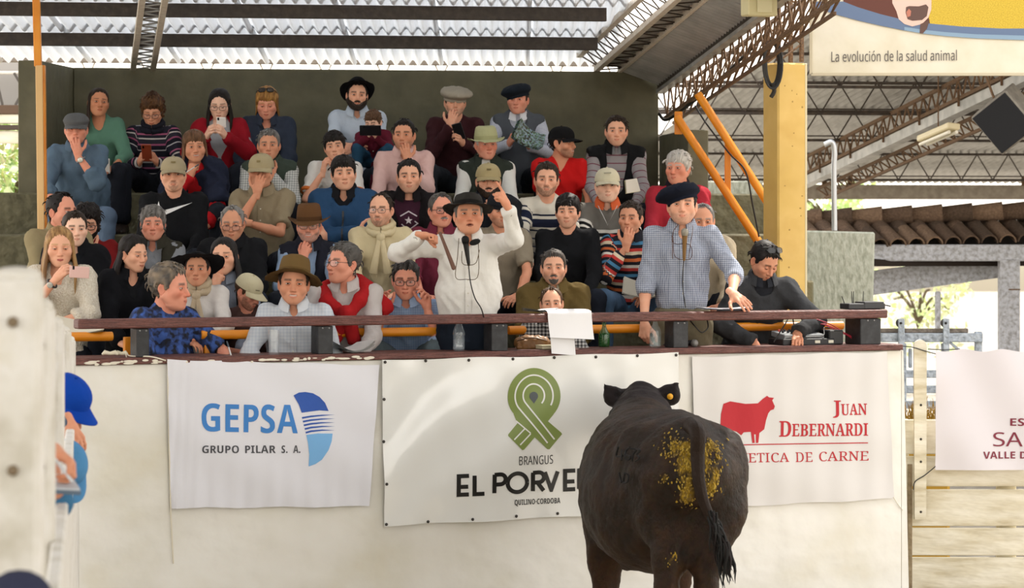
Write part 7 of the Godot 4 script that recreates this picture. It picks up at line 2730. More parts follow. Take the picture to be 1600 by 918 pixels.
func stand() -> void:
	var olive := rough_mat([[0.0, hexc("535140")], [0.5, hexc("605c47")], [1.0, hexc("6a6550")]], 0.012, 0.6, 0.75, 0.25)
	var tread := rough_mat([[0.0, hexc("57533f")], [0.5, hexc("67634c")], [1.0, hexc("77725a")]], 0.02, 0.8, 0.85, 0.6)
	var sb := Basis(ST, Vector3.UP, -SA)
	var g := G.new()
	# platform behind the ring wall
	var pa := W(60, 500, 0.24)
	var pb := W(1402, 500, 0.24)
	var pc := Vector3(pb.x, 0, -19.6)
	var pd := Vector3(pa.x - 0.2, 0, -18.9)
	g.prism(PackedVector2Array([Vector2(pa.x, -pa.z), Vector2(pb.x, -pb.z), Vector2(pc.x, -pc.z), Vector2(pd.x, -pd.z)]), 0.90, Transform3D(Basis(Vector3.RIGHT, Vector3.FORWARD, Vector3.UP), Vector3.ZERO))
	struct("floor_platform", g, tread, "concrete platform behind the ring wall")
	for r in [2, 3, 4, 5]:
		g = G.new()
		var y: float = ROWS[r][1]
		var d: float = ROWS[r][0]
		g.box(S(-0.85, d + 0.30, y / 2.0), Vector3(5.7, y, 0.82 if r < 5 else 1.1), 0.012, sb)
		struct("floor_tier", g, tread, "olive painted concrete tier of seats")
	g = G.new()
	# the left side has one step more
	g.box(S(-2.75, 18.45, 1.0), Vector3(1.2, 1.06, 0.5), 0.01, sb)
	struct("floor_step", g, tread, "low step at the far end of the front row")
	# back wall and its returns
	g = G.new()
	var a := P(115, 400, 22.28)
	var b := P(1029, 400, 22.92)
	a.y = 0
	b.y = 0
	var t := (b - a).normalized()
	var wb := Basis(t, Vector3.UP, t.cross(Vector3.UP))
	g.box((a + b) / 2.0 + Vector3(0, 1.80, 0) - wb.z * 0.075, Vector3(a.distance_to(b), 3.60, 0.15), 0.006, wb)
	struct("wall_back", g, olive, "dark olive wall behind the top row")
	g = G.new()
	var c := P(62, 400, 21.3)
	c.y = 0
	t = (a - c).normalized()
	a += t * 0.14
	wb = Basis(t, Vector3.UP, t.cross(Vector3.UP))
	g.box((a + c) / 2.0 + Vector3(0, 1.80, 0) - wb.z * 0.08, Vector3(a.distance_to(c), 3.60, 0.15), 0.006, wb)
	struct("wall_side", g, olive, "olive side wall by the orange post")
	g = G.new()
	c = P(1073, 400, 21.55)
	c.y = 0
	t = (c - b).normalized()
	wb = Basis(t, Vector3.UP, t.cross(Vector3.UP))
	g.box((b + c) / 2.0 + Vector3(0, 1.56, 0) - wb.z * 0.08, Vector3(b.distance_to(c), 3.12, 0.15), 0.006, wb)
	struct("wall_return", g, olive, "lower olive wall beside the yellow stair rail")
	# grey walls behind the stair
	g = G.new()
	a = P(1078, 480, 24.6)
	b = P(1192, 480, 24.6)
	g.box(Vector3((a.x + b.x) / 2, 1.40, -24.7), Vector3(b.x - a.x, 2.80, 0.2), 0.01)
	struct("wall_shed", g, concrete, "grey concrete wall behind the stair rail")
	g = G.new()
	g.box(P(1150, 430, 21.6) - Vector3(0, 0.55, 0), Vector3(0.42, 1.66, 0.4), 0.012)
	struct("wall_stair", g, concrete, "rough concrete block beside the stair")
	g = G.new()
	a = P(1225, 480, 22.3)
	b = P(1361, 480, 22.3)
	g.box(Vector3((a.x + b.x) / 2, 1.20, -22.45), Vector3(b.x - a.x, 2.40, 0.3), 0.012, Basis(Vector3.BACK, -0.025))
	struct("wall_block", g, concrete, "weathered grey concrete wall right of the yellow column")

# a girder of two bars with rods that zigzag between them; every piece is a part
func lattice(called: String, label: String, a0: Vector3, a1: Vector3, b0: Vector3, b1: Vector3, n: int, chord: float, rod: float, m: Material, m2: Material, group := "", cat := "girder") -> Node3D:
	var o := thing(called, label, cat, a0, group)
	for c in [[a0, a1], [b0, b1]]:
		var g := G.new()
		g.bar(c[0] - a0, c[1] - a0, chord, chord)
		obj("chord", g, m, o)
	for k in n:
		var t0 := float(k) / n
		var t1 := (k + 0.5) / n
		var t2 := (k + 1.0) / n
		for e in 2:
			var p: Vector3 = a0.lerp(a1, t0) if e == 0 else b0.lerp(b1, t1)
			var q: Vector3 = b0.lerp(b1, t1) if e == 0 else a0.lerp(a1, t2)
			var g := G.new()
			g.tube([p - a0, q - a0], [rod], 5)
			obj("rod", g, m2, o)
	return o

# a corrugated sheet: one corner, along the eave, down the slope, pitch of the waves
func corrugated(x0: Vector3, across: Vector3, down: Vector3, pitch: float, amp: float, up: Vector3, g: G) -> void:
	var n := int(round(across.length() / pitch)) * 8
	for e in 2:
		var s := g.v.size()
		for r in 2:
			for k in n + 1:
				var t := float(k) / n
				var w := sin(t * n / 8.0 * TAU) * amp
				g.p(x0 + across * t + down * r + up * (w + (0.0008 if e == 0 else -0.0008)), Vector2(t, r))
		for k in n:
			if e == 0:
				g.quad(s + k, s + k + 1, s + k + n + 2, s + k + n + 1)
			else:
				g.quad(s + k, s + k + n + 1, s + k + n + 2, s + k + 1)

func roof() -> void:
	var tin := rough_mat([[0.0, hexc("a9a5a0")], [0.5, hexc("cfcbc5")], [1.0, hexc("dedad4")]], 0.01, 0.5, 0.55, 0.15, 0.1)
	var clear := StandardMaterial3D.new()
	clear.albedo_color = hexc("f1f2f4")
	clear.roughness = 0.5
	clear.backlight_enabled = true
	clear.backlight = Color(0.80, 0.81, 0.82)
	var steel := rough_mat([[0.0, hexc("2c2520")], [0.6, hexc("3d342d")], [1.0, hexc("4c423a")]], 0.03, 1.0, 0.6, 0.2)
	var pale := rough_mat([[0.0, hexc("c9bfb0")], [0.6, hexc("e0d6c8")], [1.0, hexc("e9e1d5")]], 0.03, 1.0, 0.6, 0.2)
	var holder := Node3D.new()
	holder.name = "ceiling"
	holder.set_meta("kind", "structure")
	holder.set_meta("label", "corrugated roof sheets over the stand")
	add_child(holder)
	# height of the sheets over row depth d
	var h := func(d: float) -> float: return 3.70 + SLOPE * (23.0 - d)
	for k in 9:
		var s0 := -5.2 + k * 0.664
		var g := G.new()
		for part in [[23.25, 21.72, 0.02], [21.82, 20.45, 0.02], [20.57, 19.15, 0.02], [19.3, 15.0, 0.02], [15.3, 9.0, 0.02]]:
			var a := S(s0, part[0], h.call(part[0]) + 0.024 - part[2])
			var down := S(s0, part[1], h.call(part[1]) + 0.026) - a
			# the sheets run along the girders
			corrugated(a, ST * 0.69, down, 0.083, 0.023, Vector3(0, 1, 0), g)
		obj("roof_sheet", g, clear if k in [2, 3, 4, 5, 6, 7, 8] else tin, holder)
	# the ring's own roof, over and behind the camera
	for k in 19:
		var s0 := -6.6 + k * 0.664
		var g := G.new()
		for part in [[15.9, 9.0], [9.3, 1.5]]:
			if s0 > -5.3 and s0 < 0.6 and part[0] > 10.0:
				continue
			var a := S(s0, part[0], 4.75)
			corrugated(a, ST * 0.69, S(s0, part[1], 5.05) - a, 0.083, 0.018, Vector3.UP, g)
		if g.v.size():
			obj("roof_sheet", g, clear if k % 3 == 1 else tin, holder)
	# purlins
	for d in [21.85, 20.6, 19.3, 18.0]:
		var g := G.new()
		var y: float = h.call(d) - 0.018
		var s1: float = 0.62 + (22.2 - d) * 0.02
		var a := S(-5.2, d, y - 0.045)
		var b := S(s1, d, y - 0.045)
		for q in [[0.0, 0.0, 0.004, 0.090], [0.025, 0.044, 0.05, 0.004], [0.025, -0.044, 0.05, 0.004]]:
			g.bar(a + SA * q[0] + Vector3(0, q[1], 0), b + SA * q[0] + Vector3(0, q[1], 0), q[2], q[3])
		tag(obj("purlin", g, steel), ["brown steel purlin nearest the olive wall", "second brown steel purlin from the olive wall", "third brown steel purlin from the olive wall", "fourth brown steel purlin from the olive wall"][[21.85, 20.6, 19.3, 18.0].find(d)], "purlin")
	# beam and small brackets behind the wall's top
	var bm := thing("eave_beam", "pale beam with small brackets above the olive wall", "beam", S(-2.2, 23.5, 3.70))
	var g := G.new()
	g.box(Vector3.ZERO, Vector3(6.4, 0.05, 0.08), 0.004, Basis(ST, Vector3.UP, -SA))
	obj("beam", g, rough_mat([[0.0, hexc("6f6458")], [1.0, hexc("8f8375")]], 0.02, 0.8, 0.7, 0.2), bm)
	for k in 15:
		g = G.new()
		var x := -2.9 + k * 0.45
		g.bar(ST * x - Vector3(0, 0.02, 0), ST * (x + 0.05) - Vector3(0, 0.13, 0), 0.012, 0.012)
		g.bar(ST * (x + 0.10) - Vector3(0, 0.02, 0), ST * (x + 0.05) - Vector3(0, 0.13, 0), 0.012, 0.012)
		obj("bracket", g, pale, bm)
	# the line of a depth-running member that is seen at pixel (px, py) where it is d away
	var dirv := Vector3(-0.1445, -SLOPE, -1.0)
	var run := func(px: float, py: float, d: float, to: float) -> Array: 
		var p := P(px, py, d)
		return [p, p + dirv * (to - d)]
	var l: Array = run.call(208, 108, 22.4, 16.6)
	var r: Array = run.call(239, 108, 22.4, 16.6)
	lattice("roof_girder", "cream lattice girder under the roof above the woman in stripes", l[0], l[1], r[0], r[1], 24, 0.042, 0.006, pale, mat(hexc("8f8d88"), 0.5, 0.3))
	l = run.call(905, 98, 22.9, 16.6)
	r = run.call(932, 108, 22.9, 16.6)
	lattice("roof_girder", "cream edge girder with fine rods along the roof's open side", l[0] + Vector3(0, 0.06, 0), l[1] + Vector3(0, 0.06, 0), r[0], r[1], 26, 0.045, 0.006, pale, mat(hexc("5b5148"), 0.5, 0.3))
	# a strip of dark sheet that closes the roof over to the gutter
	l = run.call(931, 107, 22.9, 16.6)
	r = run.call(972, 108, 22.9, 16.6)
	var strip := G.new()
	corrugated(l[0] + Vector3(0, 0.02, 0), l[1] - l[0], r[0] - l[0], 0.083, 0.014, Vector3.UP, strip)
	obj("roof_sheet", strip, zinc, holder)
	var dn := Vector3(0, -0.012, 0)
	lattice("roof_girder", "slim dark lattice strip beside the ribbed gutter panel", l[0] + dn, l[1] + dn, r[0] + dn, r[1] + dn, 22, 0.02, 0.006, steel, steel)
	# gutter with its ribbed panel
	l = run.call(968, 109, 22.9, 16.6)
	r = run.call(1032, 133, 22.9, 16.6)
	var gp := thing("gutter", "grey ribbed metal gutter along the roof's edge", "gutter", l[0])
	g = G.new()
	g.bar(Vector3.ZERO, l[1] - l[0], 0.03, 0.05)
	obj("rim", g, pale, gp)
	g = G.new()
	corrugated(Vector3.ZERO, l[1] - l[0], r[0] - l[0], 0.085, 0.024, Vector3(-0.3, 0.9, 0).normalized(), g)
	obj("panel", g, zinc, gp)
	g = G.new()
	g.bar(r[0] - l[0], r[1] - l[0], 0.05, 0.07)
	obj("rim", g, steel, gp)
	g = G.new()
	g.bar(r[0] - l[0] + Vector3(0.0, -0.05, 0.0), r[1] - l[0] + Vector3(0.0, -0.05, 0.0), 0.07, 0.03)
	obj("rim", g, zinc, gp)
	var b0: Array = run.call(1036, 138, 22.9, 17.6)
	var b1: Array = run.call(1037, 186, 22.9, 17.6)
	lattice("roof_girder", "rusty lattice girder hanging below the grey gutter", b0[0], b0[1], b1[0], b1[1], 20, 0.026, 0.008, rust, rust)
	var b2: Array = run.call(1052, 192, 23.1, 18.2)
	lattice("roof_girder", "inner rusty lattice girder behind the gutter", b0[0] + Vector3(0.16, 0.02, 0), b0[1] + Vector3(0.16, 0.02, 0), b2[0], b2[1], 20, 0.022, 0.006, rust, rust)
	# black cable slung along it
	g = G.new()
	var cb := P(1040, 188, 22.6)
	g.tube(smooth([P(1030, 178, 22.7) - cb, P(1042, 187, 22.5) - cb, P(1075, 165, 22.0) - cb, P(1120, 128, 21.4) - cb, P(1160, 90, 20.8) - cb, P(1195, 55, 20.4) - cb]), [0.012], 8)
	tag(obj("cable", g, mat(hexc("1c1a18"), 0.6)), "thick black cable slung along the rusty girder", "cable").position = cb
	g = G.new()
	cb = P(1090, 170, 21.2)
	g.tube(smooth([P(1086, 165, 21.2) - cb, P(1105, 195, 21.0) - cb, P(1140, 240, 20.9) - cb, P(1165, 268, 20.8) - cb, P(1176, 320, 20.8) - cb, P(1186, 370, 20.8) - cb]), [0.006], 6)
	tag(obj("cable", g, mat(hexc("1c1a18"), 0.6)), "thin black cable falling beside the yellow stair rail", "cable").position = cb

func yard_roof() -> void:
	# the lower shed roof on the right
	var tin := rough_mat([[0.0, hexc("85837f")], [0.5, hexc("a9a8a5")], [1.0, hexc("c0c0be")]], 0.01, 0.5, 0.5, 0.15, 0.25)
	var dark := rough_mat([[0.0, hexc("2e2722")], [0.6, hexc("43382f")], [1.0, hexc("5a4a3c")]], 0.03, 1.0, 0.7, 0.2)
	var holder := Node3D.new()
	holder.name = "ceiling_shed"
	holder.set_meta("kind", "structure")
	holder.set_meta("label", "corrugated roof sheets of the shed beyond the yellow column")
	add_child(holder)
	var h := func(d: float) -> float: return 2.93 + SLOPE * (34.0 - d)
	for k in 12:
		var s0 := 0.9 + k * 0.83
		var g := G.new()
		var a := S(s0, 34.0, h.call(34.0))
		corrugated(a, ST * 0.86, S(s0, 21.3, h.call(21.3)) + SA * -0.0 - a + ST * 1.8, 0.083, 0.016, Vector3.UP, g)
		obj("roof_sheet", g, tin, holder)
	# cross girders
	var names := ["nearest", "second", "third", "fourth"]
	var k := 0
	for d in [24.6, 26.2, 28.0, 31.2]:
		var y: float = h.call(d) - 0.03
		var a0 := S(1.2, d, y)
		var a1 := S(8.0, d, y)
		var dn := Vector3(0, -0.27, 0)
		lattice("cross_girder", "dark zigzag girder across the shed roof, %s from the yellow column" % names[k], a0, a1, a0 + dn, a1 + dn, 20, 0.025, 0.007, dark, dark)
		for e in 2:
			var g := G.new()
			g.bar(a0 + dn + Vector3(0, 0.04 * e, 0) - a0, a1 + dn + Vector3(0, 0.04 * e, 0) - a0, 0.02, 0.012)
			obj("chord", g, dark, get_child(get_child_count() - 1))
		k += 1
	# the far eave beam
	var eb := thing("eave_beam", "long pale beam along the shed's far eave", "beam", P(1430, 300, 33.4))
	var g := G.new()
	g.box(Vector3.ZERO, Vector3(7.0, 0.16, 0.14), 0.008, Basis(ST, Vector3.UP, -SA))
	obj("beam", g, rough_mat([[0.0, hexc("8a8074")], [1.0, hexc("b5ab9c")]], 0.02, 0.8, 0.8, 0.3), eb)
	for x in [-1.0, -0.72, 1.2]:
		g = G.new()
		g.box(Vector3(x, 0.12, 0), Vector3(0.05, 0.10, 0.1), 0.004)
		obj("bracket", g, rust, eb)
	# a rusty girder that runs towards us with a white channel below it
	var dirv := Vector3(-0.1445, -SLOPE, -1.0)
	var p := P(1255, 287, 30.0)
	var q := p - dirv * 7.6
	var ch := thing("cable_channel", "long white channel slung under the rusty yard girder", "channel", p)
	g = G.new()
	g.bar(Vector3.ZERO, q - p, 0.10, 0.085)
	obj("channel", g, zinc, ch)
	for e in 6:
		g = G.new()
		g.bar((q - p) * (0.12 + e * 0.15) + Vector3(-0.06, 0, 0), (q - p) * (0.12 + e * 0.15) + Vector3(-0.06, 0.14, 0), 0.02, 0.008, Vector3.BACK)
		obj("bracket", g, rust, ch)
	var up := Vector3(-0.02, 0.24, 0)
	lattice("yard_girder", "rusty lattice girder above the white channel", p + up, q + up, p + Vector3(-0.02, 0.08, 0), q + Vector3(-0.02, 0.08, 0), 30, 0.03, 0.009, rust, rust)
	lattice("yard_girder", "second rusty lattice girder just beneath the white channel", p + Vector3(0.14, -0.05, 0), q + Vector3(0.14, -0.05, 0), p + Vector3(0.22, -0.14, 0), q + Vector3(0.22, -0.14, 0), 30, 0.026, 0.008, rust, rust)
	# fluorescent fitting, switched off
	var f := thing("light_fitting", "unlit cream fluorescent batten hanging under the shed roof", "light fitting", P(1466, 207, 24.2))
	var along := (P(1508, 189, 23.7) - P(1422, 226, 24.7)).normalized()
	g = G.new()
	g.bar(along * -0.30, along * 0.30, 0.11, 0.05, Vector3(0.2, 1, 0.3), 0.008)
	obj("case", g, mat(hexc("d8cba6"), 0.5), f)
	for e in 2:
		g = G.new()
		g.tube([along * -0.28 + Vector3(-0.03 + e * 0.06, -0.045, 0), along * 0.28 + Vector3(-0.03 + e * 0.06, -0.045, 0)], [0.014], 10)
		obj("tube", g, mat(hexc("e4dfcf"), 0.3), f)
	g = G.new()
	g.bar(Vector3(0, 0.02, 0), Vector3(0.0, 0.5, 0), 0.01, 0.01)
	obj("hanger", g, rust, f)
	# dark square panel of a loudspeaker, tilted
	var sp := thing("loudspeaker", "dark tilted loudspeaker box hung beneath the shed roof", "loudspeaker", P(1568, 192, 22.8))
	sp.rotation = Vector3(0.35, -0.5, 0.62)
	g = G.new()
	g.box(Vector3(0, 0, -0.10), Vector3(0.37, 0.37, 0.20), 0.01)
	obj("case", g, rough_mat([[0.0, hexc("6c675f")], [1.0, hexc("8b857b")]], 0.02, 1.0, 0.7, 0.2, 0.0, false), sp)
	g = G.new()
	g.box(Vector3(0, 0, 0.004), Vector3(0.345, 0.345, 0.012), 0.004)
	obj("grille", g, mat(hexc("1d1e22"), 0.9), sp)
	g = G.new()
	g.bar(Vector3(0, 0.15, -0.12), Vector3(0.1, 0.55, -0.25), 0.025, 0.012)
	obj("bracket", g, rust, sp)
	# downpipe
	g = G.new()
	g.tube(smooth([P(1288, 226, 22.45), P(1300, 222, 22.45), P(1304, 236, 22.45), P(1303, 270, 22.45), P(1304, 360, 22.45)].map(func(v): return v - P(1303, 300, 22.45))), [0.020], 10)
	tag(obj("conduit", g, mat(hexc("b9bcbf"), 0.35, 0.6)), "slim grey metal conduit rising from the concrete wall", "conduit").position = P(1303, 300, 22.45)

func right_side() -> void:
	split = 60.0
	# yellow column
	var yel := rough_mat([[0.0, hexc("b8954c")], [0.4, hexc("caa75a")], [0.7, hexc("d3b168")], [1.0, hexc("c19b50")]], 0.006, 0.5, 0.7, 0.25)
	var o := thing("column", "yellow painted concrete column with a pale chipped edge", "column", Vector3(P(1226, 400, 20.4).x, 0, -20.4))
	o.rotation.y = 0.46
	var g := G.new()
	g.box(Vector3(0, 1.765, 0), Vector3(0.225, 3.53, 0.20), 0.012)
	obj("shaft", g, yel, o)
	g = G.new()
	g.box(Vector3(0.106, 1.765, 0.094), Vector3(0.018, 3.528, 0.018), 0.004)
	obj("edge", g, mat(hexc("cfc3a0"), 0.8), o)
	var rng := RandomNumberGenerator.new()
	rng.seed = 3
	for k in 14:
		g = G.new()
		g.ball(Vector3(rng.randf_range(-0.09, 0.09), rng.randf_range(1.9, 3.4), 0.100), Vector3(rng.randf_range(0.004, 0.010), rng.randf_range(0.004, 0.008), 0.002), 7, 4)
		obj("chip", g, mat(hexc("a08348"), 0.9), o)
	# its rusty lattice head
	o = thing("column_head", "rusty lattice post standing on top of the yellow column", "lattice post", P(1226, 97, 20.4))
	o.rotation.y = 0.46
	for sx in [-0.09, 0.09]:
		for sz in [-0.07, 0.07]:
			g = G.new()
			g.bar(Vector3(sx, 0.0, sz), Vector3(sx, 0.75, sz), 0.025, 0.025, Vector3.RIGHT)
			obj("upright", g, rust, o)
	for k in 6:
		for sz in [-0.07, 0.07]:
			g = G.new()
			var s := 1.0 if k % 2 == 0 else -1.0
			g.tube([Vector3(-0.09 * s, k * 0.12, sz), Vector3(0.09 * s, k * 0.12 + 0.12, sz)], [0.007], 5)
			obj("rod", g, rust, o)
	# coil of black cable
	o = thing("cable_coil", "coil of black cable hanging at the top of the yellow column", "cable", P(1207, 100, 20.15))
	for k in 5:
		g = G.new()
		var path := []
		for j in 25:
			var a := TAU * j / 24
			path.append(Vector3(cos(a) * (0.040 + 0.006 * k), sin(a) * (0.135 + 0.008 * k), 0.012 * k - 0.02 + 0.012 * sin(a * 2.0 + k)))
		g.tube(path, [0.007], 6, 1.0, Color.WHITE, false)
		obj("loop", g, mat(hexc("1f1d1b"), 0.6), o)
	g = G.new()
	g.tube(smooth([Vector3(0, -0.13, 0), Vector3(0.01, -0.18, 0.01), Vector3(-0.01, -0.22, 0.0)]), [0.02, 0.022, 0.014], 8)
	obj("tie", g, mat(hexc("2a2623"), 0.8), o)
	# meter box
	o = thing("meter_box", "cream meter box high on the yellow column", "box", P(1186, 8, 18.9))
	g = G.new()
	g.box(Vector3(0, 0.05, 0), Vector3(0.20, 0.24, 0.12), 0.008, Basis(Vector3.UP, 0.35))
	obj("case", g, mat(hexc("cfc598"), 0.6), o)
	g = G.new()
	g.box(Vector3(0.03, 0.05, 0.062), Vector3(0.10, 0.20, 0.008), 0.003, Basis(Vector3.UP, 0.35))
	obj("lid", g, mat(hexc("d8cfa6"), 0.6), o)
	# stair rail
	o = thing("stair_rail", "yellow pipe stair rail sloping down behind the white-haired man", "handrail", P(1137, 260, 21.0))
	for s in [[P(1090, 146, 21.0), P(1203, 322, 20.9)], [P(1057, 182, 21.0), P(1188, 382, 20.9)]]:
		g = G.new()
		var u: Vector3 = (s[1] - s[0]).normalized() * 0.004
		g.tube([s[0] - o.position, s[0] + u - o.position, s[1] - u - o.position, s[1] - o.position], [0.024, 0.029, 0.029, 0.024], 16)
		obj("pipe", g, yellow_paint, o)
	g = G.new()
	g.box(P(1137, 264, 21.0) - o.position, Vector3(0.042, 0.36, 0.042), 0.004)
	obj("upright", g, yellow_paint, o)
	g = G.new()
	g.box(P(1060, 192, 21.05) - o.position, Vector3(0.055, 0.16, 0.02), 0.004)
	obj("plate", g, yellow_paint, o)
	# the big board
	o = thing("signboard", "large cream billboard with a cow muzzle and slate blue band beside the yellow column", "billboard", P(1434, 40, 19.3))
	g = G.new()
	var a := P(1267, 116, 19.3) - o.position
	var b := P(1640, -40, 19.3) - o.position
	g.box(Vector3((a.x + b.x) / 2, (a.y + b.y) / 2, -0.02), Vector3(b.x - a.x, b.y - a.y, 0.035), 0.004)
	obj("panel", g, rough_mat([[0.0, hexc("cfc6ae")], [0.5, hexc("d8d0bb")], [1.0, hexc("ddd6c4")]], 0.01, 0.6, 0.6, 0.1), o)
	g = G.new()
	for r in [[a, Vector3(a.x, b.y, 0)], [a, Vector3(b.x, a.y, 0)]]:
		g.bar(r[0] + Vector3(0, 0, 0), r[1] + Vector3(0, 0, 0), 0.02, 0.02)
	obj("frame", g, mat(hexc("bfb49a"), 0.6), o)
	var flat := func(p: Vector2) -> Vector3: return P(p.x, -p.y, 19.3) - o.position + Vector3(0, 0, 0.004)
	var lay := func(up: float) -> Callable: return func(p: Vector2) -> Vector3: return P(p.x, -p.y, 19.3) - o.position + Vector3(0, 0, 0.004 + up)
	g = G.new()
	print_on(poly([[285, 10], [285, 45], [420, 90], [560, 128], [700, 160], [850, 190], [970, 210], [1100, 225], [1300, 240], [1590, 250], [1700, 250], [1700, 178], [1450, 178], [1200, 165], [1010, 147], [850, 125], [700, 88], [560, 45], [470, 10]], 3.9925, 1200, 0), flat, g)
	obj("print", g, mat(hexc("5d6f8c"), 0.6), o, "slate blue curved band")
	g = G.new()
	print_on(poly([[850, 168], [970, 186], [1100, 200], [1300, 214], [1590, 222], [1700, 222], [1700, 250], [1590, 250], [1300, 240], [1100, 225], [970, 210], [850, 190]], 3.9925, 1200, 0), lay.call(0.001), g)
	obj("print", g, mat(hexc("7f98ad"), 0.6), o, "pale blue lower edge of the band")
	g = G.new()
	print_on(poly([[1000, -160], [1700, -160], [1700, 178], [1450, 178], [1200, 165], [1010, 147], [1000, 100]], 3.9925, 1200, 0), flat, g)
	obj("print", g, rough_mat([[0.0, hexc("a58a1e")], [0.5, hexc("c4a52c")], [1.0, hexc("d3b848")]], 0.05, 4.0, 0.6, 0.0), o, "yellow grass field")
	g = G.new()
	print_on(poly([[470, 10], [470, -160], [1000, -160], [1000, 100], [1010, 147], [850, 125], [700, 88], [560, 45]], 3.9925, 1200, 0), flat, g)
	obj("print", g, mat(hexc("5c2f22"), 0.6), o, "reddish brown flank of the cow")
	g = G.new()
	print_on(poly([[770, -160], [775, 20], [800, 70], [815, 120], [850, 150], [900, 165], [960, 150], [1000, 110], [1018, 60], [1022, -160]], 3.9925, 1200, 0), lay.call(0.002), g)
	obj("print", g, mat(hexc("d9b7a8"), 0.6), o, "pinkish white muzzle")
	g = G.new()
	print_on(poly([[860, 45], [880, 38], [940, 40], [985, 28], [1000, 45], [990, 100], [960, 125], [900, 130], [870, 120], [858, 80]], 3.9925, 1200, 0), lay.call(0.003), g)
	print_on(poly([[950, 150], [1008, 125], [990, 180], [965, 210], [945, 208]], 3.9925, 1200, 0), lay.call(0.003), g)
	obj("print", g, mat(hexc("5a4038"), 0.6), o, "dark nose and mouth")
	g = G.new()
	print_on(poly([[862, 75], [878, 55], [892, 70], [888, 100], [868, 108]], 3.9925, 1200, 0), lay.call(0.004), g)
	obj("print", g, mat(hexc("b4705c"), 0.6), o, "pink nostril")
	g = G.new()
	write("La evolución de la salud animal", sans(), 1299, 80, 1495, 97, -0.012, flat, g)
	obj("lettering", g, mat(hexc("5a5450"), 0.7), o, "La evolución de la salud animal")

func tiled_shed() -> void:
	var clay := []
	for c in [["4e3c2f", "7a6350"], ["5d493a", "8a705a"], ["443529", "6c5848"], ["6a5443", "957a62"]]:
		clay.append(rough_mat([[0.0, hexc(c[0])], [1.0, hexc(c[1])]], 0.04, 1.6, 0.95, 0.8, 0.0, true, Vector3.ONE, clay.size()))
	var white := rough_mat([[0.0, hexc("8f8d8c")], [0.5, hexc("b9bac0")], [1.0, hexc("cfd2da")]], 0.03, 1.2, 0.85, 0.8)
	var o := thing("tiled_roof", "old clay barrel-tile roof of the low shed beyond the concrete wall", "roof", P(1430, 360, 27.0))
	var rng := RandomNumberGenerator.new()
	rng.seed = 12
	for k in 16:
		var px := 1215.0 + k * 28.6
		var d0 := 27.4 + k * 0.03
		var top := P(px + 8, lerpf(349, 336, (px - 1262) / 340.0), d0)
		var low := P(px + 45, lerpf(392, 380, (px - 1262) / 340.0), d0 - 0.75)
		for e in 2:
			var a := top.lerp(low, 0.0 if e == 0 else 0.47)
			var b := top.lerp(low, 0.54 if e == 0 else 1.0)
			var ax := (b - a).normalized()
			var side := ax.cross(Vector3.UP).normalized()
			var upv := side.cross(ax)
			var g := G.new()
			var lift := 0.0 if e == 0 else 0.012
			for f in 2:
				var s := g.v.size()
				for r in 2:
					for j in 11:
						var t := PI * j / 10
						var w := (0.070 + 0.010 * r) - f * 0.014
						g.p((a if r == 0 else b) - o.position + side * -cos(t) * w + upv * (sin(t) * w + lift * (1.0 + r)) + ax * rng.randf_range(-0.004, 0.004))
				for j in 10:
					if f == 0:
						g.quad(s + j, s + j + 1, s + j + 12, s + j + 11)
					else:
						g.quad(s + j, s + j + 11, s + j + 12, s + j + 1)
			for j in 10:
				g.face([g.v[11 + j], g.v[12 + j], g.v[34 + j], g.v[33 + j]], ax)
			obj("tile", g, clay[rng.randi() % 4], o)
	# ridge tiles
	for k in 9:
		var px := 1235.0 + k * 47.0
		var a := P(px, lerpf(343, 330, (px - 1262) / 340.0), 27.45)
		var b := P(px + 50, lerpf(343, 330, (px + 50 - 1262) / 340.0) - 2, 27.40)
		var g := G.new()
		g.tube([a - o.position, b - o.position], [0.072, 0.085], 14)
		obj("ridge_tile", g, clay[(k + 1) % 4], o)
	var g := G.new()
	g.prism(PackedVector2Array([Vector2(0, 0), Vector2(0, -0.03), Vector2(-0.85, -0.36), Vector2(-0.85, -0.30)]), 3.4, Transform3D(Basis(Vector3(-0.30, 0, -0.95), Vector3.UP, Vector3(0.98, 0, -0.2)), P(1235, 347, 27.45) - o.position + Vector3(0, -0.03, -0.05)))
	obj("roof_deck", g, mat(hexc("2a211b"), 0.95), o)
	# beams and posts of the shed
	var sh := thing("shed_frame", "whitewashed beams and posts carrying the tiled roof", "shed", P(1480, 420, 26.8))
	var q := sh.position
	var bx := func(x0: float, y0: float, x1: float, y1: float, d: float, depth: float, called: String) -> void:
		var a := P(x0, y1, d) - q
		var b := P(x1, y0, d) - q
		var gg := G.new()
		gg.box(Vector3((a.x + b.x) / 2, (a.y + b.y) / 2, -depth / 2), Vector3(b.x - a.x, b.y - a.y, depth), 0.01)
		obj(called, gg, white, sh)
	bx.call(1355, 382, 1640, 408, 26.7, 0.15, "beam")
	bx.call(1566, 404, 1597, 560, 26.7, 0.16, "post")
	bx.call(1429, 450, 1437, 515, 28.2, 0.06, "post")
	g = G.new()
	g.prism(PackedVector2Array([Vector2(1355, -462), Vector2(1355, -424), Vector2(1480, -408), Vector2(1572, -404), Vector2(1572, -432)].map(func(v): return Vector2(P(v.x, -v.y, 27.2).x, P(v.x, -v.y, 27.2).y))), 0.12, Transform3D(Basis.IDENTITY, Vector3(0, 0, -27.3) - q))
	obj("gable_beam", g, white, sh)
	g = G.new()
	g.box(P(1585, 452, 26.6) - q, Vector3(0.10, 0.012, 0.02), 0.002)
	obj("hook", g, rust, sh)

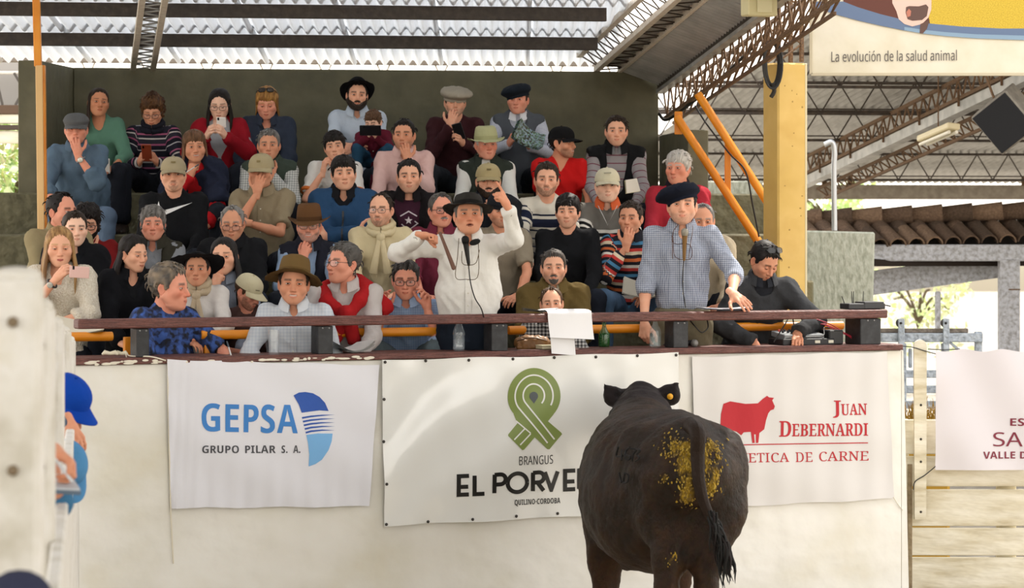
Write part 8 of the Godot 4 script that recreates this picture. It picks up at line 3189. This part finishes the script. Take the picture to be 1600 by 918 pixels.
func gate_and_fence() -> void:
	split = 11.0
	var blue := rough_mat([[0.0, hexc("7f8790")], [0.5, hexc("a5aeb8")], [1.0, hexc("bcc4cc")]], 0.03, 1.2, 0.7, 0.5)
	var d := 22.6
	var o := thing("sliding_gate", "grey wooden sliding gate with two iron wheels on its top rail", "gate", P(1450, 560, d))
	var q := o.position
	var bx := func(x0: float, y0: float, x1: float, y1: float, f: float, depth: float, called: String, m: Material) -> void:
		var a := P(x0, y1, d) - q
		var b := P(x1, y0, d) - q
		var gg := G.new()
		gg.box(Vector3((a.x + b.x) / 2, (a.y + b.y) / 2, f - depth / 2), Vector3(b.x - a.x, b.y - a.y, depth), 0.005)
		obj(called, gg, m, o)
	bx.call(1376, 513, 1513, 520, 0.0, 0.05, "track", rough_mat([[0.0, hexc("5a5148")], [1.0, hexc("8b8278")]], 0.03, 1.0, 0.8, 0.5))
	bx.call(1376, 520, 1535, 534, 0.03, 0.06, "beam", blue)
	bx.call(1524, 518, 1535, 560, 0.0, 0.06, "post", blue)
	for x in [1407.0, 1477.0]:
		bx.call(x - 5, 497, x + 5, 548, 0.06, 0.02, "strap", blue)
		var g := G.new()
		var c := P(x - 1, 504, d) - q + Vector3(0, 0, 0.02)
		g.lathe([Vector2(0.001, -0.012), Vector2(0.032, -0.012), Vector2(0.034, -0.004), Vector2(0.030, 0.0), Vector2(0.034, 0.004), Vector2(0.032, 0.012), Vector2(0.001, 0.012)], 20, Transform3D(Basis(Vector3.RIGHT, PI / 2), c))
		obj("wheel", g, mat(hexc("4c4a48"), 0.6, 0.4), o)
		g = G.new()
		g.ball(c + Vector3(0, 0, 0.045), Vector3(0.010, 0.010, 0.006), 8, 5)
		obj("bolt", g, mat(hexc("2b2928"), 0.5, 0.5), o)
	bx.call(1407, 536, 1416, 866, 0.02, 0.05, "post", blue)
	bx.call(1422, 545, 1427, 575, -0.06, 0.05, "post", blue)
	bx.call(1471, 536, 1479, 866, 0.02, 0.05, "post", blue)
	for y in [578.0, 602.0, 626.0]:
		bx.call(1395, y, 1535, y + 12, 0.0, 0.03, "slat", blue)
	var g := G.new()
	g.bar(P(1484, 534, d) - q, P(1500, 548, d) - q, 0.02, 0.02)
	obj("brace", g, blue, o)
	bx.call(1400, 596, 1420, 640, -0.3, 0.02, "board", mat(hexc("6b5a45"), 0.9))
	# a clump of dry straw behind the planks
	var st := G.new()
	var rng := RandomNumberGenerator.new()
	rng.seed = 77
	var base := P(1440, 660, 20.6)
	for k in 260:
		var a := Vector3(rng.randf_range(-0.15, 0.15), rng.randf_range(-0.05, 0.02), rng.randf_range(-0.08, 0.08))
		st.tube([a, a + Vector3(rng.randf_range(-0.06, 0.06), rng.randf_range(0.08, 0.17), rng.randf_range(-0.04, 0.04))], [0.003, 0.001], 4)
	st.box(Vector3(0, -base.y / 2, 0), Vector3(0.36, base.y, 0.2), 0.02)
	var so := obj("straw", st, mat(hexc("a8842e"), 0.9))
	so.position = base
	so.set_meta("kind", "stuff")
	so.set_meta("label", "yellow straw behind the white plank fence")
	# plank fence
	d = 19.4
	o = thing("plank_fence", "whitewashed horizontal plank fence right of the ring wall", "fence", P(1500, 780, d))
	q = o.position
	var rows := [[655, 709], [712, 759], [764, 821], [824, 867], [870, 930], [933, 985], [988, 1035]]
	for r in rows:
		var g2 := G.new()
		var a := P(1413, r[1], d) - q
		var b := P(1640, r[0], d) - q
		g2.box(Vector3((a.x + b.x) / 2, (a.y + b.y) / 2, rng.randf_range(-0.006, 0.006)), Vector3(b.x - a.x, b.y - a.y, 0.03), 0.005, Basis(Vector3.BACK, rng.randf_range(-0.003, 0.003)))
		obj("plank", g2, wood_white, o)
	for r in [[1411, 1421, 655, 1040, -0.05, 0.05], [1560, 1590, 600, 1040, -0.08, 0.06]]:
		var g2 := G.new()
		var a := P(r[0], r[3], d) - q
		var b := P(r[1], r[2], d) - q
		g2.box(Vector3((a.x + b.x) / 2, (a.y + b.y) / 2, r[4]), Vector3(b.x - a.x, b.y - a.y, r[5]), 0.006)
		obj("post", g2, wood_white, o)
	var g3 := G.new()
	g3.box(P(1421, 822, d) - q + Vector3(0, 0, 0.018), Vector3(0.03, 0.8, 0.012), 0.002)
	obj("batten", g3, rough_mat([[0.0, hexc("7b6a50")], [1.0, hexc("a8987c")]], 0.03, 1.0, 0.9, 0.5), o)
	# paddle-shaped post
	o = thing("paddle_post", "cream round-topped board bolted upright to the plank fence", "board", P(1437, 670, d - 0.06))
	var pl := PackedVector2Array()
	var w := 10.0 * (d - 0.06) / F
	var top := 140.0 * (d - 0.06) / F
	for k in 13:
		var a := PI * k / 12
		pl.append(Vector2(cos(a) * w, top - w + sin(a) * w))
	pl.append(Vector2(-w * 0.9, -top))
	pl.append(Vector2(w * 0.9, -top))
	g3 = G.new()
	g3.prism(pl, 0.035, Transform3D(Basis.IDENTITY, Vector3.ZERO))
	obj("board", g3, wood_white, o)
	for y in [-15.0, -50.0, 38.0, -128.0]:
		g3 = G.new()
		g3.ball(Vector3(0.003, y * d / F, 0.037), Vector3(0.008, 0.008, 0.004), 8, 5)
		obj("bolt", g3, mat(hexc("39342e"), 0.6, 0.4), o)
	# fourth banner
	var soft := func(x: float, y: float) -> float: return 0.012 * sin((x - y * 0.5) * 0.05) + 0.008 * sin(y * 0.06 + x * 0.02) * smoothstep(1520.0, 1460.0, x)
	var on := func(p: Vector2) -> Vector3: return P(p.x, -p.y, d - 0.12) + Vector3(0, 0, soft.call(p.x, -p.y) + 0.003)
	var cl := StandardMaterial3D.new()
	cl.albedo_color = hexc("d9d4d8")
	cl.roughness = 0.6
	var bg := G.new()
	for e in 2:
		bg.sheet(func(u, t):
			var uu: float = u if e == 0 else 1.0 - u
			var p := Vector2(lerpf(1462, 1650, uu), lerpf(734, 547 + 2.0 * sin(uu * 20.0), t))
			return on.call(Vector2(p.x, -p.y)) - Vector3(0, 0, 0.003 + 0.0045 * e), 60, 50)
	var bo := obj("banner", bg, cl)
	tag(bo, "pale lilac-white banner with dark red capitals on the plank fence", "banner")
	bg = G.new()
	write("ES", sans(true), 1578.5, 653, 1600, 665, 0, on, bg)
	write("SA", sans(), 1552, 675, 1598, 697, 0, on, bg)
	write("VALLE D", sans(true), 1536, 705, 1604, 716, 0, on, bg)
	obj("lettering", bg, mat(hexc("7c2a3c"), 0.7), bo, "dark red capitals: ES, SA, VALLE D")
	# wires from the ledge to it
	var wr := thing("wire", "thin dark wire tying the lilac-white banner to the fence", "wire", P(1440, 548, d - 0.1))
	for l in [[[1405, 540], [1425, 542], [1445, 548], [1464, 553]], [[1450, 545], [1475, 546], [1500, 545]], [[1462, 728], [1445, 742], [1430, 752], [1427, 765]]]:
		g3 = G.new()
		g3.tube(smooth(l.map(func(p): return P(p[0], p[1], d - 0.1) - wr.position)), [0.0035], 5)
		obj("strand", g3, mat(hexc("2b2a28"), 0.6), wr)

func leaves(called: String, label: String, at: Vector3, size: Vector3, count: int, leaf: float, cols: Array, sd: int) -> void:
	var o := thing(called, label, "tree", at)
	var mm := MultiMesh.new()
	mm.transform_format = MultiMesh.TRANSFORM_3D
	mm.use_colors = true
	var g := G.new()
	g.face([Vector3(0, 0, 0), Vector3(-0.28, 0.5, 0.08), Vector3(0, 1, 0), Vector3(0.28, 0.5, 0.08)], Vector3.BACK)
	mm.mesh = g.mesh()
	mm.instance_count = count
	var rng := RandomNumberGenerator.new()
	rng.seed = sd
	for k in count:
		var u := Vector3(rng.randfn(), rng.randfn(), rng.randfn()).normalized() * pow(rng.randf(), 0.4)
		var p := u * size
		p += Vector3(fine.get_noise_3d(p.x * 9, p.y * 9, p.z * 9), fine.get_noise_3d(p.x * 9 + 50, p.y * 9, p.z * 9), 0) * 0.8
		mm.set_instance_transform(k, Transform3D(Basis.from_euler(Vector3(rng.randf_range(-1.2, 1.2), rng.randf() * TAU, rng.randf() * TAU)) * Basis.from_scale(Vector3.ONE * leaf * rng.randf_range(0.6, 1.3)), p))
		mm.set_instance_color(k, cols[rng.randi() % cols.size()])
	var m := StandardMaterial3D.new()
	m.vertex_color_use_as_albedo = true
	m.roughness = 0.4
	m.backlight_enabled = true
	m.backlight = Color(0.75, 0.85, 0.5)
	m.cull_mode = BaseMaterial3D.CULL_DISABLED
	var mi := MultiMeshInstance3D.new()
	mi.name = "foliage"
	mi.multimesh = mm
	mi.material_override = m
	mi.set_meta("kind", "stuff")
	o.add_child(mi)
	g = G.new()
	for k in 7:
		var e := Vector3(rng.randf_range(-1, 1) * size.x * 0.7, rng.randf_range(-0.3, 0.8) * size.y, rng.randf_range(-0.5, 0.5) * size.z)
		g.tube(smooth([Vector3(0, -at.y, 0), Vector3(0, -size.y * 0.5, 0), e * 0.5, e]), [0.09, 0.02], 6)
	obj("branches", g, mat(hexc("5a4c3a"), 0.9), o)

func left_side() -> void:
	# orange post
	var o := thing("post", "tall post, orange above and pale yellow below, at the stand's corner", "post", P(64, 300, 19.6))
	var q := o.position
	var g := G.new()
	g.bar(P(56, -30, 19.6) - q, P(59.5, 104, 19.6) - q, 0.046, 0.046, Vector3.BACK, 0.004)
	obj("upper_bar", g, yellow_paint, o)
	g = G.new()
	g.bar(P(61.5, 102, 19.6) - q, P(68, 620, 19.6) - q, 0.045, 0.05, Vector3.BACK, 0.004)
	obj("lower_bar", g, mat(hexc("d9b27a"), 0.6), o, "pale yellow face")
	g = G.new()
	g.bar(P(68, 102, 19.62) - q, P(74, 620, 19.62) - q, 0.022, 0.05, Vector3.BACK, 0.003)
	obj("lower_bar", g, yellow_paint, o, "orange side")
	# the shed seen past it
	o = thing("back_shed", "grey shed end with a cross brace and timber beams beyond the orange post", "shed", P(25, 170, 27.5))
	q = o.position
	var bx := func(x0: float, y0: float, x1: float, y1: float, f: float, depth: float, called: String, m: Material) -> void:
		var a := P(x0, y1, 27.5) - q
		var b := P(x1, y0, 27.5) - q
		var gg := G.new()
		gg.box(Vector3((a.x + b.x) / 2, (a.y + b.y) / 2, f - depth / 2), Vector3(b.x - a.x, b.y - a.y, depth), 0.006)
		obj(called, gg, m, o)
	bx.call(-90, 92, 75, 178, -0.2, 0.05, "panel", mat(hexc("9a9691"), 0.7))
	bx.call(-90, 111, 75, 116, 0.0, 0.06, "beam", mat(hexc("c9c4bb"), 0.6))
	bx.call(-90, 164, 75, 178, 0.02, 0.08, "beam", mat(hexc("5a4535"), 0.8))
	bx.call(-90, 178, 75, 193, 0.0, 0.10, "plank", wood_white)
	bx.call(-90, 195, 75, 203, 0.03, 0.08, "beam", mat(hexc("463a30"), 0.8))
	bx.call(-90, 204, 75, 224, 0.0, 0.10, "plank", wood_white)
	for s in [[[22, 114], [52, 164]], [[52, 114], [24, 164]], [[-8, 114], [4, 164]]]:
		g = G.new()
		g.bar(P(s[0][0], s[0][1], 27.5) - q, P(s[1][0], s[1][1], 27.5) - q, 0.022, 0.022, Vector3.BACK)
		obj("brace", g, mat(hexc("4a443e"), 0.6), o)
	leaves("tree", "sunlit pale green bush seen left of the orange post", P(10, 345, 30.0), Vector3(1.4, 1.4, 1.0), 9000, 0.11, [Color(0.52, 0.60, 0.34), Color(0.80, 0.82, 0.60), Color(0.30, 0.42, 0.20), Color(0.9, 0.88, 0.75), Color(0.6, 0.5, 0.36)], 5)
	leaves("tree", "pale sunlit tree crown above the tiled roof by the yellow column", P(1285, 332, 46.0), Vector3(0.7, 0.55, 0.6), 1500, 0.12, [Color(0.55, 0.65, 0.35), Color(0.75, 0.8, 0.55)], 6)
	leaves("tree", "faint sunlit tree beyond the sliding gate", P(1435, 470, 44.0), Vector3(0.8, 0.8, 0.6), 700, 0.12, [Color(0.65, 0.72, 0.5), Color(0.8, 0.82, 0.65), Color(0.5, 0.45, 0.35)], 7)

func near_fence() -> void:
	# white posts of the ring fence that come towards the camera, with bolts and rails
	var w := rough_mat([[0.0, hexc("b9b3a4")], [0.4, hexc("d3cfc6")], [0.7, hexc("dedbd6")], [1.0, hexc("d5d0c4")]], 0.01, 0.8, 0.6, 0.4)
	var spec := [[-14, 66, 430, 6.6, "nearest and most blurred white post of the ring fence"], [52, 84, 478, 8.0, "second white post of the ring fence, with a worn top"], [64, 99, 503, 10.6, "third white post of the ring fence, before the royal blue cap"], [88, 110, 516, 13.6, "fourth white post of the ring fence"], [100, 117, 530, 15.6, "last white post of the ring fence, by the wall's end"]]
	for s in spec:
		var d: float = s[3]
		var a := P(s[0], s[2], d)
		var b := P(s[1], s[2], d)
		var o := thing("fence_post", s[4], "post", Vector3((a.x + b.x) / 2, 0, -d))
		var g := G.new()
		g.box(Vector3(0, a.y / 2, 0), Vector3(b.x - a.x, a.y, 0.09), 0.012)
		obj("timber", g, w, o)
		g = G.new()
		g.ball(Vector3(0.0, a.y + 0.0, 0), Vector3((b.x - a.x) / 2, 0.02, 0.045), 12, 6)
		obj("top", g, w, o)
		for y in [0.10, 0.42, 0.75]:
			g = G.new()
			g.tube([Vector3(0.0, a.y - y, 0.04), Vector3(0.0, a.y - y, 0.058), Vector3(0, a.y - y, 0.062)], [0.012, 0.012, 0.006], 8)
			obj("bolt", g, mat(hexc("7d6c55"), 0.6, 0.3), o)
	# boards between them
	var names := ["lowest white board of the ring fence", "second white board of the ring fence from the ground", "third white board of the ring fence", "fourth white board of the ring fence", "topmost white board of the ring fence"]
	for k in 5:
		var y := 0.16 + k * 0.325
		var a := Vector3(-0.99, y, -6.5)
		var b := Vector3(-2.40, y, -16.7)
		var g := G.new()
		g.bar(a, b, 0.035, 0.315, Vector3.UP, 0.006)
		tag(obj("fence_board", g, w), names[k], "board")
	# dark blurred cloth at the lowest corner
	var cg := G.new()
	cg.ball(Vector3.ZERO, Vector3(0.07, 0.06, 0.05), 14, 9)
	wrinkled(cg, 0.01, 12.0) if cg.n.size() else null
	tag(obj("jacket", cg, cloth_mat(hexc("33364a"))), "dark blue folded jacket lying on the near fence plank", "jacket").position = P(30, 935, 6.2)

func ground() -> void:
	var sand := rough_mat([[0.0, hexc("827a6c")], [0.5, hexc("9d9588")], [1.0, hexc("b5ada0")]], 0.02, 0.3, 0.95, 0.8)
	var g := G.new()
	g.box(Vector3(0, -0.1, -30), Vector3(160, 0.2, 160), 0.0)
	struct("floor", g, sand, "sandy ground of the sale ring and yard")
	# the far side of the ring, behind the camera
	g = G.new()
	g.box(Vector3(0, 1.5, 3.0), Vector3(16, 3.0, 0.2), 0.01)
	struct("wall_opposite", g, concrete, "plain concrete wall on the ring's opposite side")
